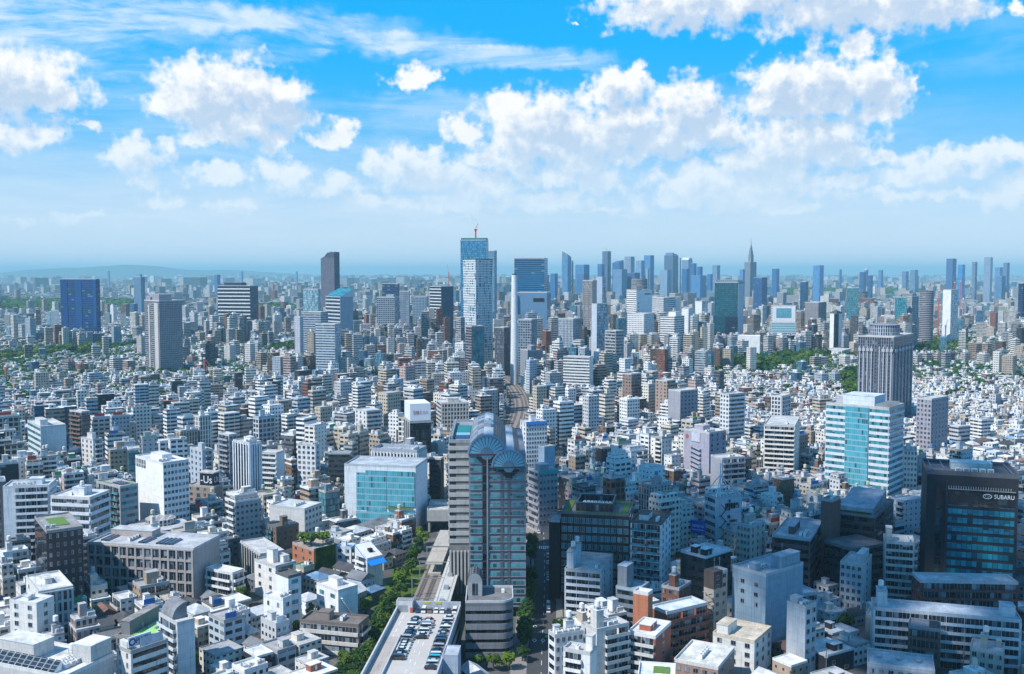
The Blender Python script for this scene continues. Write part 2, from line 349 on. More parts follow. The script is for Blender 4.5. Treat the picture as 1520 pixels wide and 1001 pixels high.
# ------------------------------------------------------------ mesh building
class MB:
    """collects boxes, prisms and tubes; build() links them as ONE mesh object"""
    def __init__(s): s.v = []; s.f = []; s.m = []; s.uv = []
    def face(s, pts, mat=0, uv=None):
        i = len(s.v); s.v += [tuple(p) for p in pts]; s.f.append(tuple(range(i, i + len(pts)))); s.m.append(mat)
        if uv is None:
            a = Vector(pts[0]); e = (Vector(pts[1]) - a); n = e.cross(Vector(pts[-1]) - a)
            e = e.normalized() if e.length > 1e-9 else Vector((1, 0, 0)); n = n.normalized() if n.length > 1e-9 else Vector((0, 0, 1)); w = n.cross(e)
            uv = [((Vector(p) - a).dot(e), (Vector(p) - a).dot(w)) for p in pts]
        s.uv += uv
        return s
    def box(s, x0, y0, z0, x1, y1, z1, mat=0, top=None, bottom=False, sides='FRBL', smats=None, off=0.0):
        q = {'F': ((x0, y0), (x1, y0)), 'R': ((x1, y0), (x1, y1)), 'B': ((x1, y1), (x0, y1)), 'L': ((x0, y1), (x0, y0))}
        for k in sides:
            (ax, ay), (bx, by) = q[k]; L = math.hypot(bx - ax, by - ay)
            s.face([(ax, ay, z0), (bx, by, z0), (bx, by, z1), (ax, ay, z1)], (smats or {}).get(k, mat), [(off, z0), (off + L, z0), (off + L, z1), (off, z1)])
        if top is not False:
            s.face([(x0, y0, z1), (x1, y0, z1), (x1, y1, z1), (x0, y1, z1)], mat if top is None else top)
        if bottom: s.face([(x0, y1, z0), (x1, y1, z0), (x1, y0, z0), (x0, y0, z0)], mat)
        return s
    def prism(s, poly, z0, z1, mat=0, top=None, bottom=False, ztop=None):
        n = len(poly); u = 0.0
        zt = ztop or [z1] * n
        for i in range(n):
            a, c = poly[i], poly[(i + 1) % n]; j = (i + 1) % n; L = math.hypot(c[0] - a[0], c[1] - a[1])
            s.face([(*a, z0), (*c, z0), (*c, zt[j]), (*a, zt[i])], mat, [(u, z0), (u + L, z0), (u + L, zt[j]), (u, zt[i])]); u += L
        s.face([(*p, zt[i]) for i, p in enumerate(poly)], mat if top is None else top)
        if bottom: s.face([(*p, z0) for p in reversed(poly)], mat)
        return s
    def cyl(s, cx, cy_, z0, z1, r0, r1=None, n=12, mat=0, top=None):
        r1 = r0 if r1 is None else r1; u = 0.0; st_ = 2 * math.pi * r0 / n
        for i in range(n):
            a, c = 2 * math.pi * i / n, 2 * math.pi * (i + 1) / n
            s.face([(cx + r0 * math.cos(a), cy_ + r0 * math.sin(a), z0), (cx + r0 * math.cos(c), cy_ + r0 * math.sin(c), z0),
                    (cx + r1 * math.cos(c), cy_ + r1 * math.sin(c), z1), (cx + r1 * math.cos(a), cy_ + r1 * math.sin(a), z1)], mat, [(u, z0), (u + st_, z0), (u + st_, z1), (u, z1)]); u += st_
        s.face([(cx + r1 * math.cos(2 * math.pi * i / n), cy_ + r1 * math.sin(2 * math.pi * i / n), z1) for i in range(n)], mat if top is None else top)
        return s
    def bar(s, a, c, r, mat=0, r2=None, n=4):
        a, c = Vector(a), Vector(c); d = (c - a); 
        if d.length < 1e-6: return s
        d.normalize(); e = d.cross(Vector((0, 0, 1)) if abs(d.z) < 0.95 else Vector((1, 0, 0))).normalized(); g = d.cross(e)
        r2 = r if r2 is None else r2
        A = [a + r * (math.cos(2 * math.pi * (i + .5) / n) * e + math.sin(2 * math.pi * (i + .5) / n) * g) for i in range(n)]
        B = [c + r2 * (math.cos(2 * math.pi * (i + .5) / n) * e + math.sin(2 * math.pi * (i + .5) / n) * g) for i in range(n)]
        for i in range(n):
            j = (i + 1) % n; s.face([A[i], A[j], B[j], B[i]], mat)
        s.face(B, mat); s.face(A[::-1], mat)
        return s
    def mesh(s, name, mats):
        me = bpy.data.meshes.new(name); me.from_pydata(s.v, [], s.f)
        ul = me.uv_layers.new(name='UVMap'); ul.data.foreach_set('uv', [q for p in s.uv for q in p])
        for m in mats: me.materials.append(m)
        if len(mats) > 1: me.polygons.foreach_set('material_index', s.m)
        return me
    def build(s, name, mats, parent=None, col=None):
        if not isinstance(mats, (list, tuple)): mats = [mats]
        return obj(name, s.mesh(name, mats), parent, col)
def obj(name, me, parent=None, col=None):
    o = bpy.data.objects.new(name, me); COL.objects.link(o)
    if parent is not None: o.parent = parent
    if col is not None: o.color = (*col, 1)
    return o
THINGS = []
def tag(o, label=None, cat=None, group=None, kind=None):
    if label: o['label'] = label
    if cat: o['category'] = cat
    if group: o['group'] = group
    if kind: o['kind'] = kind
    return o
def thing(name, label, cat, loc=(0, 0, 0), rz=0.0, group=None):
    o = bpy.data.objects.new(name, None); COL.objects.link(o)
    o.location = loc; o.rotation_euler = (0, 0, rz); o.empty_display_size = 1
    return tag(o, label, cat, group)
def dup(root, loc, rz=0.0, label=None, group=None, col=None, scale=None):
    r = root.copy(); COL.objects.link(r); r.location = loc; r.rotation_euler = (0, 0, rz)
    if scale: r.scale = scale
    if label: r['label'] = label
    if group: r['group'] = group
    for ch in list(root.children):
        c = ch.copy(); COL.objects.link(c); c.parent = r
        if col is not None and ch.get('tinted'): c.color = (*col, 1)
        for g in ch.children:
            d = g.copy(); COL.objects.link(d); d.parent = c
    return r
# ------------------------------------------------------------ footprints, so that nothing stands in anything else
FOOT = []          # (corners, centre, radius, tag)
def rect_corners(ox, oy, th, x0, y0, x1, y1):
    c, s = math.cos(th), math.sin(th)
    return [(ox + x * c - y * s, oy + x * s + y * c) for x, y in ((x0, y0), (x1, y0), (x1, y1), (x0, y1))]
GRID = {}
def addfoot(cs, tag_=''):
    cx = sum(p[0] for p in cs) / len(cs); cy_ = sum(p[1] for p in cs) / len(cs); r = max(math.hypot(p[0] - cx, p[1] - cy_) for p in cs)
    k = len(FOOT); FOOT.append((cs, (cx, cy_), r, tag_))
    for i in range(int((cx - r) // 50), int((cx + r) // 50) + 1):
        for j in range(int((cy_ - r) // 50), int((cy_ + r) // 50) + 1): GRID.setdefault((i, j), []).append(k)
def sat(a, b_):
    for A, B in ((a, b_), (b_, a)):
        for i in range(len(A)):
            x0, y0 = A[i]; x1, y1 = A[(i + 1) % len(A)]; nx, ny = y1 - y0, x0 - x1
            pa = [nx * x + ny * y for x, y in A]; pb = [nx * x + ny * y for x, y in B]
            if max(pa) <= min(pb) or max(pb) <= min(pa): return False
    return True
def hits(cs):
    cx = sum(p[0] for p in cs) / len(cs); cy_ = sum(p[1] for p in cs) / len(cs); r = max(math.hypot(p[0] - cx, p[1] - cy_) for p in cs)
    seen = set()
    for i in range(int((cx - r) // 50), int((cx + r) // 50) + 1):
        for j in range(int((cy_ - r) // 50), int((cy_ + r) // 50) + 1):
            for k in GRID.get((i, j), ()):
                if k in seen: continue
                seen.add(k); f = FOOT[k]
                if (f[1][0] - cx) ** 2 + (f[1][1] - cy_) ** 2 < (f[2] + r) ** 2 and sat(cs, f[0]): return k
    return None
CAPS = []          # what stands in front of a landmark must leave it in view: (x left, x right, lowest row seen, distance)
def height_cap(cs, Y, h):
    """the tallest a building here may be without covering what the photograph shows behind it"""
    xs = []
    for (x, y) in cs:
        p = proj(x, y, h * 0.6)
        if p: xs.append(p[0])
    if not xs: return h
    a, c = min(xs), max(xs)
    for (xl, xr, yv, Yh) in CAPS:
        if Yh > Y + 1 and c > xl + 1.5 and a < xr - 1.5:
            z = PY((a + c) / 2, yv, Y)[2]
            if h > z: h = z
            elif Y > 720 and Yh - Y < 160 and z < 60 and (Y * 3.7) % 1 < .6: h = max(h, z * (.45 + .55 * ((Y * 7.3) % 1)))      # foot of the landmark stays behind its neighbours
    return h
# ------------------------------------------------------------ landmark buildings
def sidebox(mb, side, d, s0, s1, o0, o1, z0, z1, mat=0, **k):
    """a box on the facade: along it s0..s1, standing out o0..o1"""
    if side == 'R': mb.box(s0, -o1, z0, s1, -o0, z1, mat, off=s0, **k)
    else: mb.box(-o1, s0, z0, -o0, s1, z1, mat, off=s0, **k)
    return mb
def sidequad_text(): pass
WIN = {}
def window_mesh(w, h, side, glass):
    k = (round(w, 1), round(h, 1), side, glass)
    if k not in WIN:
        mb = MB(); e = 0.12
        sidebox(mb, side, 0, -w / 2, w / 2, 0.0, 0.04, 0, h, 0)
        sidebox(mb, side, 0, -w / 2 - e, w / 2 + e, 0.0, 0.16, -e - .05, -.01, 1, bottom=True)
        sidebox(mb, side, 0, -w / 2 - e, w / 2 + e, 0.0, 0.10, h + .01, h + e, 1, bottom=True)
        sidebox(mb, side, 0, -w / 2 - e, -w / 2 - .01, 0.0, 0.10, 0, h, 1); sidebox(mb, side, 0, w / 2 + .01, w / 2 + e, 0.0, 0.10, 0, h, 1)
        sidebox(mb, side, 0, -.04, .04, 0.05, 0.09, 0, h, 1)
        WIN[k] = mb.mesh('window', [M[glass], M['metal']])
    return WIN[k]
def face_style(root, side, L, z0, z1, style, col, st, trim=None):
    """style: 'blank', 'rib', 'balc', 'punch:N', 'curtain:glass', 'grid:N', 'piers:N', 'ledge'"""
    nm, _, arg = style.partition(':')
    trim = trim or tuple(min(.82, c * 1.05) for c in col)
    n = max(1, int((z1 - z0) / st)); st = (z1 - z0) / n
    if nm in ('rib', 'ledge'):
        g = arg or 'glass'
        for k in range(n):
            zb = z0 + k * st
            if zb + st * .35 < 0.5: continue
            mb = sidebox(MB(), side, 0, 0.7, L - 0.7, 0.0, 0.06, zb + st * .36, zb + st * .84)
            mb.build('window_band', M[g], root)
            if nm == 'ledge':
                sidebox(MB(), side, 0, 0.15, L - 0.15, 0.0, 0.55, zb - .05, zb + st * .33, 0, bottom=True).build('spandrel', M['plain'], root, trim)
    elif nm == 'balc':
        a = arg.split(',') if arg else []
        s0, s1 = (float(a[0]) * L, float(a[1]) * L) if len(a) > 1 else (0.3, L - 0.3)
        g = a[2] if len(a) > 2 else ''
        nb_ = max(1, round((s1 - s0) / 6.0))
        for k in range(n):
            zb = z0 + k * st
            sidebox(MB(), side, 0, s0 + .3, s1 - .3, 0.0, 0.05, zb + .25, zb + st - .45).build('window_band', M['glass'], root)
            if k == 0 and z0 < 1: continue
            mb = sidebox(MB(), side, 0, s0, s1, 0.06, 1.3, zb - .16, zb, bottom=True)
            sidebox(mb, side, 0, s0, s1, 1.18, 1.3, zb + .001, zb + 1.08, 1)
            for j in range(nb_ + 1):
                x = s0 + (s1 - s0) * j / nb_; x = min(max(x, s0 + .06), s1 - .06)
                sidebox(mb, side, 0, x - .06, x + .06, 0.06, 1.17, zb + .001, zb + (st - .17 if 0 < j < nb_ else 1.08), 0)
            mb.build('balcony', [M['plain'], M[g] if g else M['plain']], root, trim)
    elif nm == 'punch':
        a = (arg or '4').split(','); N = int(a[0]); g = a[1] if len(a) > 1 else 'glass'
        ww = float(a[2]) if len(a) > 2 else min(1.7, L / N * .5); bw = L / N
        me = window_mesh(ww, min(1.5, st * .45), side, g)
        for k in range(n):
            for j in range(N):
                if z0 + k * st < 1: continue
                s = (j + .5) * bw; o = obj('window', me, root)
                o.location = (s, -0.005, z0 + k * st + st * .36) if side == 'R' else (-0.005, s, z0 + k * st + st * .36)
    elif nm == 'curtain':
        sidebox(MB(), side, 0, 0.25, L - .25, 0.0, 0.14, z0 + 1.2, z1 - 0.5).build('curtain_wall', M[arg or 'glass_teal'], root)
    elif nm == 'grid':
        N = int(arg or 8); bw = L / N
        sidebox(MB(), side, 0, 0.3, L - .3, 0.0, 0.05, z0 + .5, z1 - .6).build('window_band', M['glass'], root)
        mb = MB()
        for j in range(N + 1):
            x = min(max(j * bw, .45), L - .45); sidebox(mb, side, 0, x - .42, x + .42, 0.06, 0.62, z0, z1)
        for k in range(n + 1):
            zb = z0 + k * st
            for j in range(N):
                sidebox(mb, side, 0, j * bw + .42 + (.03 if j == 0 else 0) + .001, (j + 1) * bw - .421 - (.03 if j == N - 1 else 0), 0.06, 0.52, max(z0, zb - .55), min(z1 - .01, zb + .5), bottom=True)
        mb.build('facade_frame', M['plain'], root, trim)
    elif nm == 'piers':
        N = int(arg or 8)
        sidebox(MB(), side, 0, 0.3, L - .3, 0.0, 0.05, z0 + .5, z1 - 1.0).build('window_band', M['glass_dark'], root)
        mb = MB()
        for j in range(N + 1):
            x = min(max(j * L / N, .5), L - .5); sidebox(mb, side, 0, x - .5, x + .5, 0.06, 0.5, z0, z1 - .02)
        mb.build('facade_frame', M['plain'], root, trim)
    elif nm == 'proc' or nm == 'blank': pass
def roof_on(root, x0, y0, x1, y1, z, col, pcol, ph=0.9, t=0.3):
    mb = MB(); mb.box(x0, y0, z, x1, y1, z + .12, 0, sides='')
    mb.box(x0 - .02, y0 - .02, z - .35, x1 + .02, y0 + t, z + ph, 1, sides='FB' 'RL'); mb.box(x0 - .02, y1 - t, z - .35, x1 + .02, y1 + .02, z + ph, 1)
    mb.box(x0 - .02, y0 + t, z - .35, x0 + t, y1 - t, z + ph, 1, sides='RL'); mb.box(x1 - t, y0 + t, z - .35, x1 + .02, y1 - t, z + ph, 1, sides='RL')
    o = mb.build('roof', [M['roof'], M['plain']], root, col)
    return o
def ac_mesh():
    if 'ac' not in WIN:
        mb = MB(); mb.box(-.9, -.6, 0.15, .9, .6, 1.7, 0)
        for sx in (-.45, .45): mb.cyl(sx, 0, 1.70, 1.86, .34, n=8, mat=1)
        mb.box(-.9, -.55, 0, -.75, .55, .15, 1, top=False); mb.box(.75, -.55, 0, .9, .55, .15, 1, top=False)
        mb.box(-.7, -.63, .4, .7, -.6, 1.4, 1)
        WIN['ac'] = mb.mesh('air_conditioner', [M['white'], M['metal']])
    return WIN['ac']
def tank_mesh():
    if 'tank' not in WIN:
        mb = MB()
        for sx, sy in ((-1, -1), (1, -1), (1, 1), (-1, 1)): mb.box(sx * .8 - .08, sy * .8 - .08, 0, sx * .8 + .08, sy * .8 + .08, 1.2, 1, top=False)
        mb.box(-1, -1, 1.2, 1, 1, 1.35, 1, bottom=True); mb.cyl(0, 0, 1.36, 3.2, 1.0, n=12); mb.cyl(0, 0, 3.2, 3.5, 1.0, .35, n=12)
        WIN['tank'] = mb.mesh('water_tank', [M['plain'], M['metal']])
    return WIN['tank']
def antenna_mesh():
    if 'ant' not in WIN:
        mb = MB(); mb.bar((0, 0, 0), (0, 0, 4.5), .06)
        for z in (3.4, 3.9, 4.3): mb.bar((-.8, 0, z), (.8, 0, z), .035)
        WIN['ant'] = mb.mesh('antenna', [M['metal']])
    return WIN['ant']
def rail_mesh(w, d):
    k = ('rail', round(w), round(d))
    if k not in WIN:
        mb = MB()
        for (a, c) in (((0, 0), (w, 0)), ((w, 0), (w, d)), ((w, d), (0, d)), ((0, d), (0, 0))):
            mb.bar((*a, 1.1), (*c, 1.1), .045); mb.bar((*a, .6), (*c, .6), .03); n = max(1, int(math.hypot(c[0] - a[0], c[1] - a[1]) / 2))
            for i in range(n): mb.bar((a[0] + (c[0] - a[0]) * i / n, a[1] + (c[1] - a[1]) * i / n, 0), (a[0] + (c[0] - a[0]) * i / n, a[1] + (c[1] - a[1]) * i / n, 1.1), .04)
        WIN[k] = mb.mesh('roof_railing', [M['metal']])
    return WIN[k]
def pipe_mesh(v):
    k = ('pipe', v)
    if k not in WIN:
        r_ = random.Random(v); mb = MB(); x = 0
        for i in range(4):
            L = r_.uniform(2, 6); y = i * .55; mb.bar((0, y, .3), (L, y, .3), .11, n=6); mb.bar((L, y, .3), (L, y + r_.uniform(1, 3), .3), .11, n=6)
        mb.box(1.0, -.8, 0, 2.0, -.2, .9); mb.box(3, 1.2, 0, 3.7, 1.9, .7); mb.cyl(.3, 2.6, 0, 1.1, .28, n=8)
        WIN[k] = mb.mesh('pipe_run', [M['metal']])
    return WIN[k]
def penthouse(root, x, y, z, w, d, h, col, roofc=None, door=True):
    mb = MB(); mb.box(x, y, z, x + w, y + d, z + h, 0)
    o = mb.build('penthouse', M['plain'], root, col)
    mb = MB(); mb.box(x - .15, y - .15, z + h + .002, x + w + .15, y + d + .15, z + h + .25, 0, bottom=True); mb.build('penthouse_roof', M['roof'], root, roofc or (.55, .55, .55))
    if door:
        mb = MB(); mb.box(x + w * .4, y - .06, z, x + w * .4 + .9, y, z + 2.0); mb.build('door', M['metal'], root)
    return o
def extras(root, w, d, z, ex, col, roofc):
    for e in ex:
        k, _, a = e.partition(':'); a = [float(q) for q in a.split(',')] if a else []
        zz = z + .125
        if k == 'P': penthouse(root, a[0] * w, a[1] * d, zz, a[2] * w, a[3] * d, a[4], col, roofc)
        elif k == 'T':
            o = obj('water_tank', tank_mesh(), root, (.78, .78, .76)); o.location = (a[0] * w, a[1] * d, zz + (a[2] if len(a) > 2 else 0))
        elif k == 'A':
            n = int(a[0])
            for i in range(n):
                o = obj('air_conditioner', ac_mesh(), root); o.location = (a[1] * w + (i % 4) * 2.3, a[2] * d + (i // 4) * 1.9, zz)
        elif k == 'G':
            mb = MB(); mb.box(a[0] * w, a[1] * d, zz, a[2] * w, a[3] * d, zz + .3); mb.build('roof_garden', M['grass'], root)
        elif k == 'S':
            mb = MB(); n = max(1, int((a[3] - a[1]) * d / 2.2)); 
            for i in range(n):
                y = a[1] * d + i * 2.2
                mb.face([(a[0] * w, y, zz + .3), (a[2] * w, y, zz + .3), (a[2] * w, y + 1.6, zz + .9), (a[0] * w, y + 1.6, zz + .9)]); mb.face([(a[0] * w, y + 1.6, zz), (a[2] * w, y + 1.6, zz), (a[2] * w, y + 1.6, zz + .9), (a[0] * w, y + 1.6, zz + .9)])
            mb.build('solar_panel', M['solar'], root)
        elif k == 'N':
            o = obj('antenna', antenna_mesh(), root); o.location = (a[0] * w, a[1] * d, zz + (a[2] if len(a) > 2 else 0))
HERO = {}
def H(name, label, cat, xl, xc, xr, yt, h=None, Y=None, th=45, w=None, d=None, col=(.6, .6, .6), L='blank', Rr='blank', st=3.3, roof=(.5, .5, .5), key=None, yv=None, ex=(), body='punch', pcol=None, flat_roof=True, trim=None, group=None, z0=0.0, noface=False, par=0.9):
    r = ray(xc, yt); h_in, Y_in, w_in, d_in = h, Y, w, d
    def solve(km, th_):
        Yk = (r[1] * (h_in - CAM_H) / r[2] if Y_in is None else Y_in) * km
        t = Yk / r[1]; hk = CAM_H + r[2] * t; X = r[0] * t; a = R(th_); c, s = math.cos(a), math.sin(a)
        q = ray(xr, yt); u = q[0] / q[1]; wk = w_in or (u * Yk - X) / (c - u * s)
        q = ray(xl, yt); u = q[0] / q[1]; dk = d_in or (u * Yk - X) / (-s - u * c)
        return X, Yk, hk, wk, dk, a
    lim = 75 if (Y_in is None and h < 70) else 130
    ths = [th] + [th + sg * k for k in range(2, 60, 2) for sg in (1, -1) if (1 if th >= 1 else -45) <= th + sg * k <= 89]
    best = None
    for asp in (2.4, 3.6, 6, 99):
        for th_ in ths:
            v_ = solve(1.0, th_)
            if 4.5 <= v_[3] <= lim and 4.5 <= v_[4] <= lim and (w_in or d_in or max(v_[3:5]) / min(v_[3:5]) <= asp): best = th_; break
        if best is not None: break
    if best is None: print('HERO?', label, solve(1.0, th)[3:5]); best = th
    for km in (1, .98, 1.02, .96, 1.04, .93, 1.07, .9, 1.1, .86, 1.14, .82, 1.2, .78, 1.26):
        X, Y, h, w, d, t_ = solve(km, best); w = min(max(w, 4), 120); d = min(max(d, 4), 120)
        if hits(rect_corners(X, Y, t_, 0, 0, w, d)) is None: break
    c, s = math.cos(t_), math.sin(t_)
    root = thing(name, label, cat, (X, Y, 0), t_, group)
    hb = h - (par if flat_roof else 0)
    mb = MB(); fm = FM.get(body, FM['punch']); pm = M['brick'] if body == 'brick' else M['plain']
    sm = {'F': 1 if Rr.startswith('proc') else 0, 'L': 1 if L.startswith('proc') else 0, 'R': 1, 'B': 1}
    mats = [pm, fm]
    for i, (k_, stl) in enumerate((('F', Rr), ('L', L))):
        if stl.startswith('proc:'): mats.append(FM[stl[5:]]); sm[k_] = len(mats) - 1
    mb.box(0, 0, z0, w, d, hb, 0, smats=sm)
    mb.build('wall', mats, root, col)
    if not noface:
        face_style(root, 'L', d, z0, hb, L, col, st, trim); face_style(root, 'R', w, z0, hb, Rr, col, st, trim)
    if flat_roof: roof_on(root, 0, 0, w, d, hb, roof, pcol or col, par)
    extras(root, w, d, hb, ex, col, roof)
    cs = rect_corners(X, Y, t_, 0, 0, w, d)
    k = hits(cs)
    if k is not None: print('OVERLAP', label, '<->', FOOT[k][3])
    addfoot(cs, label)
    if yv: CAPS.append((min(xl, xc), max(xr, xc), yv, Y))
    info = dict(root=root, X=X, Y=Y, h=h, hb=hb, w=w, d=d, th=t_, px=((xl + xr) / 2, yt), key=key)
    HERO[label] = info
    if key: KEYS.append((key, (xl + xr) / 2, (yt + (yv or yt + 20)) / 2, X, Y))
    return info
KEYS = []
# ------------------------------------------------------------ landmarks
W_ = (.74, .75, .76); OFFW = (.66, .65, .62); GREY = (.42, .43, .45); LG = (.56, .57, .58); BEIGE = (.50, .44, .37); BRN = (.16, .11, .09); DBR = (.085, .06, .055)
RED = (.34, .13, .09); NAVY = (.03, .06, .16); DK = (.05, .055, .065); BLU = (.16, .30, .44); PB = (.42, .52, .60); TEAL = (.04, .16, .20); STEEL = (.20, .26, .33)
RW = (.60, .60, .59); RG = (.36, .36, .36); RDK = (.13, .13, .14)
# --- the far skyline (Shinjuku side), distance haze tinted into the wall colours
SK = 'skyscrapers of the far central cluster'
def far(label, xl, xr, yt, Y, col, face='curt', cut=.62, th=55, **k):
    col = (col[0] * .72, col[1] * .93, min(.8, col[2] * 1.2))  # shifts each wall colour towards the blue of distance haze
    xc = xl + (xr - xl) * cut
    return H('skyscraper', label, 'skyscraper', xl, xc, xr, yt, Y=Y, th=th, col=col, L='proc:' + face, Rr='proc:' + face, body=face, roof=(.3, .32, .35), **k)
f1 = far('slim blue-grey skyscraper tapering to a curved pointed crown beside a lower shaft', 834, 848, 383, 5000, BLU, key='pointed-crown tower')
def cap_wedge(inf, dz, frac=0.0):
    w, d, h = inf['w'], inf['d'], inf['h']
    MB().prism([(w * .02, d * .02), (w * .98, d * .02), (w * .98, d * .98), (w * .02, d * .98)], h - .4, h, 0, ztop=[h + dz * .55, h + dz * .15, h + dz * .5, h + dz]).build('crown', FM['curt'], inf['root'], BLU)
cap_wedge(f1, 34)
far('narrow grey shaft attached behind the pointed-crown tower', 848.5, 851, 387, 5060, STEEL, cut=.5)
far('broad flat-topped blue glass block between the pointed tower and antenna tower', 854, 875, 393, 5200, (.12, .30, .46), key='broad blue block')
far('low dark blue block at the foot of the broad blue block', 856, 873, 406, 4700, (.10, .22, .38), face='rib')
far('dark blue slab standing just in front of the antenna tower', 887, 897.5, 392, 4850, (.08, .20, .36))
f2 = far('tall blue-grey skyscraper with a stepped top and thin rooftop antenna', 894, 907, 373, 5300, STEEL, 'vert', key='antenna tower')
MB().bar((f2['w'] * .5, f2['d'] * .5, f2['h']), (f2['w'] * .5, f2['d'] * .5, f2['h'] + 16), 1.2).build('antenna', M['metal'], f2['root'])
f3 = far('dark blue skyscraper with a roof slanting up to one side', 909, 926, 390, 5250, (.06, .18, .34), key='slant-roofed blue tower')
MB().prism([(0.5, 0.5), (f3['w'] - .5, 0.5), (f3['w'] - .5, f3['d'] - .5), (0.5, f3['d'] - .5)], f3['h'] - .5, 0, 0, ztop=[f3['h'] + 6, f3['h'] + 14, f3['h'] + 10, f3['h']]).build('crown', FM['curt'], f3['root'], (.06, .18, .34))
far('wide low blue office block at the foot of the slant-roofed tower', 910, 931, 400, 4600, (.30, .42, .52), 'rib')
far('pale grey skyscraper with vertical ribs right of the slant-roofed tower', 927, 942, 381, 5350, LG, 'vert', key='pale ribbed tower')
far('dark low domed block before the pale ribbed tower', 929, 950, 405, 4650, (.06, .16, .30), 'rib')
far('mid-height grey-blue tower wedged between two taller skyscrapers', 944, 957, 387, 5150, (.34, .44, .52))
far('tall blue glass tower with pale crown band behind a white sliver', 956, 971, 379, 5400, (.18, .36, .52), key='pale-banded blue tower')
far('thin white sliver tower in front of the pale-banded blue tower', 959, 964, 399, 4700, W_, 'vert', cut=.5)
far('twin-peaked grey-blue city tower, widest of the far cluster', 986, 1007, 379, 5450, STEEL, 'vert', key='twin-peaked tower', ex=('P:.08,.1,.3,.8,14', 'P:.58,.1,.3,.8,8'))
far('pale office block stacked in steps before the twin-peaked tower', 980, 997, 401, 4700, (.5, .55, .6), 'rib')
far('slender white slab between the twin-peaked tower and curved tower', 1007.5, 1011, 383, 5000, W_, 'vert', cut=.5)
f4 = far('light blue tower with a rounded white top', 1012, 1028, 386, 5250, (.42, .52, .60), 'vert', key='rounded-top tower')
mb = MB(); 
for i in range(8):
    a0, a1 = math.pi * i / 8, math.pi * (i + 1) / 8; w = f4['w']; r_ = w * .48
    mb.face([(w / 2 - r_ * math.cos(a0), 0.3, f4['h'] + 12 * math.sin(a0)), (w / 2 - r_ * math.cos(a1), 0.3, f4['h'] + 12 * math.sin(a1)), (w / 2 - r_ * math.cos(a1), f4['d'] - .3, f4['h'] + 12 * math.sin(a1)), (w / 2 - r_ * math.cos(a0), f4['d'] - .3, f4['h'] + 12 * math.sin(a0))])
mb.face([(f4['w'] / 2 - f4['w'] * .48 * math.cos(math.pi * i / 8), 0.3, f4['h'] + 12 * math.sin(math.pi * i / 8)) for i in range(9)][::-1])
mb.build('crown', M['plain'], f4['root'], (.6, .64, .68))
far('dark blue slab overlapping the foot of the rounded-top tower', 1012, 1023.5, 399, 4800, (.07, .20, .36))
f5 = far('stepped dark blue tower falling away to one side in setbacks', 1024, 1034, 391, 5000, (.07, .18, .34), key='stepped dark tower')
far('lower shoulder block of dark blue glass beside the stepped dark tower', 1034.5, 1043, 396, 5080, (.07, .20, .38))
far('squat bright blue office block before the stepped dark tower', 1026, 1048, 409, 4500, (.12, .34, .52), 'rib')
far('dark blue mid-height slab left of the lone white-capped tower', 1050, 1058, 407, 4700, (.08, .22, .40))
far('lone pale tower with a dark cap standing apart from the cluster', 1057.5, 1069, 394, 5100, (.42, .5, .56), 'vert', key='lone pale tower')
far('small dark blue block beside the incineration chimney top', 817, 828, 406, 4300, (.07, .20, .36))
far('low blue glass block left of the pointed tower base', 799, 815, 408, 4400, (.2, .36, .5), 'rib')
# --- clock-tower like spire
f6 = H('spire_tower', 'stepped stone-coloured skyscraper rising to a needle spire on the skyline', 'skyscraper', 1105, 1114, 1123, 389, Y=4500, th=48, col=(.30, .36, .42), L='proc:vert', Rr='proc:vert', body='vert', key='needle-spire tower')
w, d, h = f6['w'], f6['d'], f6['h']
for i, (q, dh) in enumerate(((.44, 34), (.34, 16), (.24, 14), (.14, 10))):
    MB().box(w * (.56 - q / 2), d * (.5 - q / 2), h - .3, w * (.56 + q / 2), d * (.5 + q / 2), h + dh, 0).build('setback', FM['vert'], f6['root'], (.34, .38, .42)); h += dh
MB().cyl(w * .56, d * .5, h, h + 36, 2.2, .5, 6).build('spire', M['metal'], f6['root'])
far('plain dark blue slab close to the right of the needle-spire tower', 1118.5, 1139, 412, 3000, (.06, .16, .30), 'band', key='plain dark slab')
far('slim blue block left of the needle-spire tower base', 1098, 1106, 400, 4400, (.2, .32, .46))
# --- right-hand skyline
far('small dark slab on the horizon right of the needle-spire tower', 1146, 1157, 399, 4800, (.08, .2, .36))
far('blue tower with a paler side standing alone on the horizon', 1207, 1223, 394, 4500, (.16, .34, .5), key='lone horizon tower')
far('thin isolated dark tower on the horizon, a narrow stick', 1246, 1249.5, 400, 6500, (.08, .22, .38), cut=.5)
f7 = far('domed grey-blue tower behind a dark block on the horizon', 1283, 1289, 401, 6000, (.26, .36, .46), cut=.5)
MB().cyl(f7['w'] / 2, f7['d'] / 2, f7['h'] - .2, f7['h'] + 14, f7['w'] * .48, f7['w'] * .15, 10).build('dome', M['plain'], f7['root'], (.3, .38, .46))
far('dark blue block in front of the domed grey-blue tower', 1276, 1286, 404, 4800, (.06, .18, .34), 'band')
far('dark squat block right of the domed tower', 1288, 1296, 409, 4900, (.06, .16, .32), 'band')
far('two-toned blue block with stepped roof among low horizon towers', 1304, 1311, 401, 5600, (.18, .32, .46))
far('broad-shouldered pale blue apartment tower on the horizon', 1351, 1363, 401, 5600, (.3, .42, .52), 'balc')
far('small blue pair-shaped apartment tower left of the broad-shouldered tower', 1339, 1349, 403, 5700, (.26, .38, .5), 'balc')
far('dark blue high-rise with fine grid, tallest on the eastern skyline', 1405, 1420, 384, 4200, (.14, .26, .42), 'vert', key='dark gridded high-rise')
far('bright blue square-topped office tower beside the dark gridded high-rise', 1422, 1433, 393, 4400, (.08, .34, .56), key='bright blue tower')
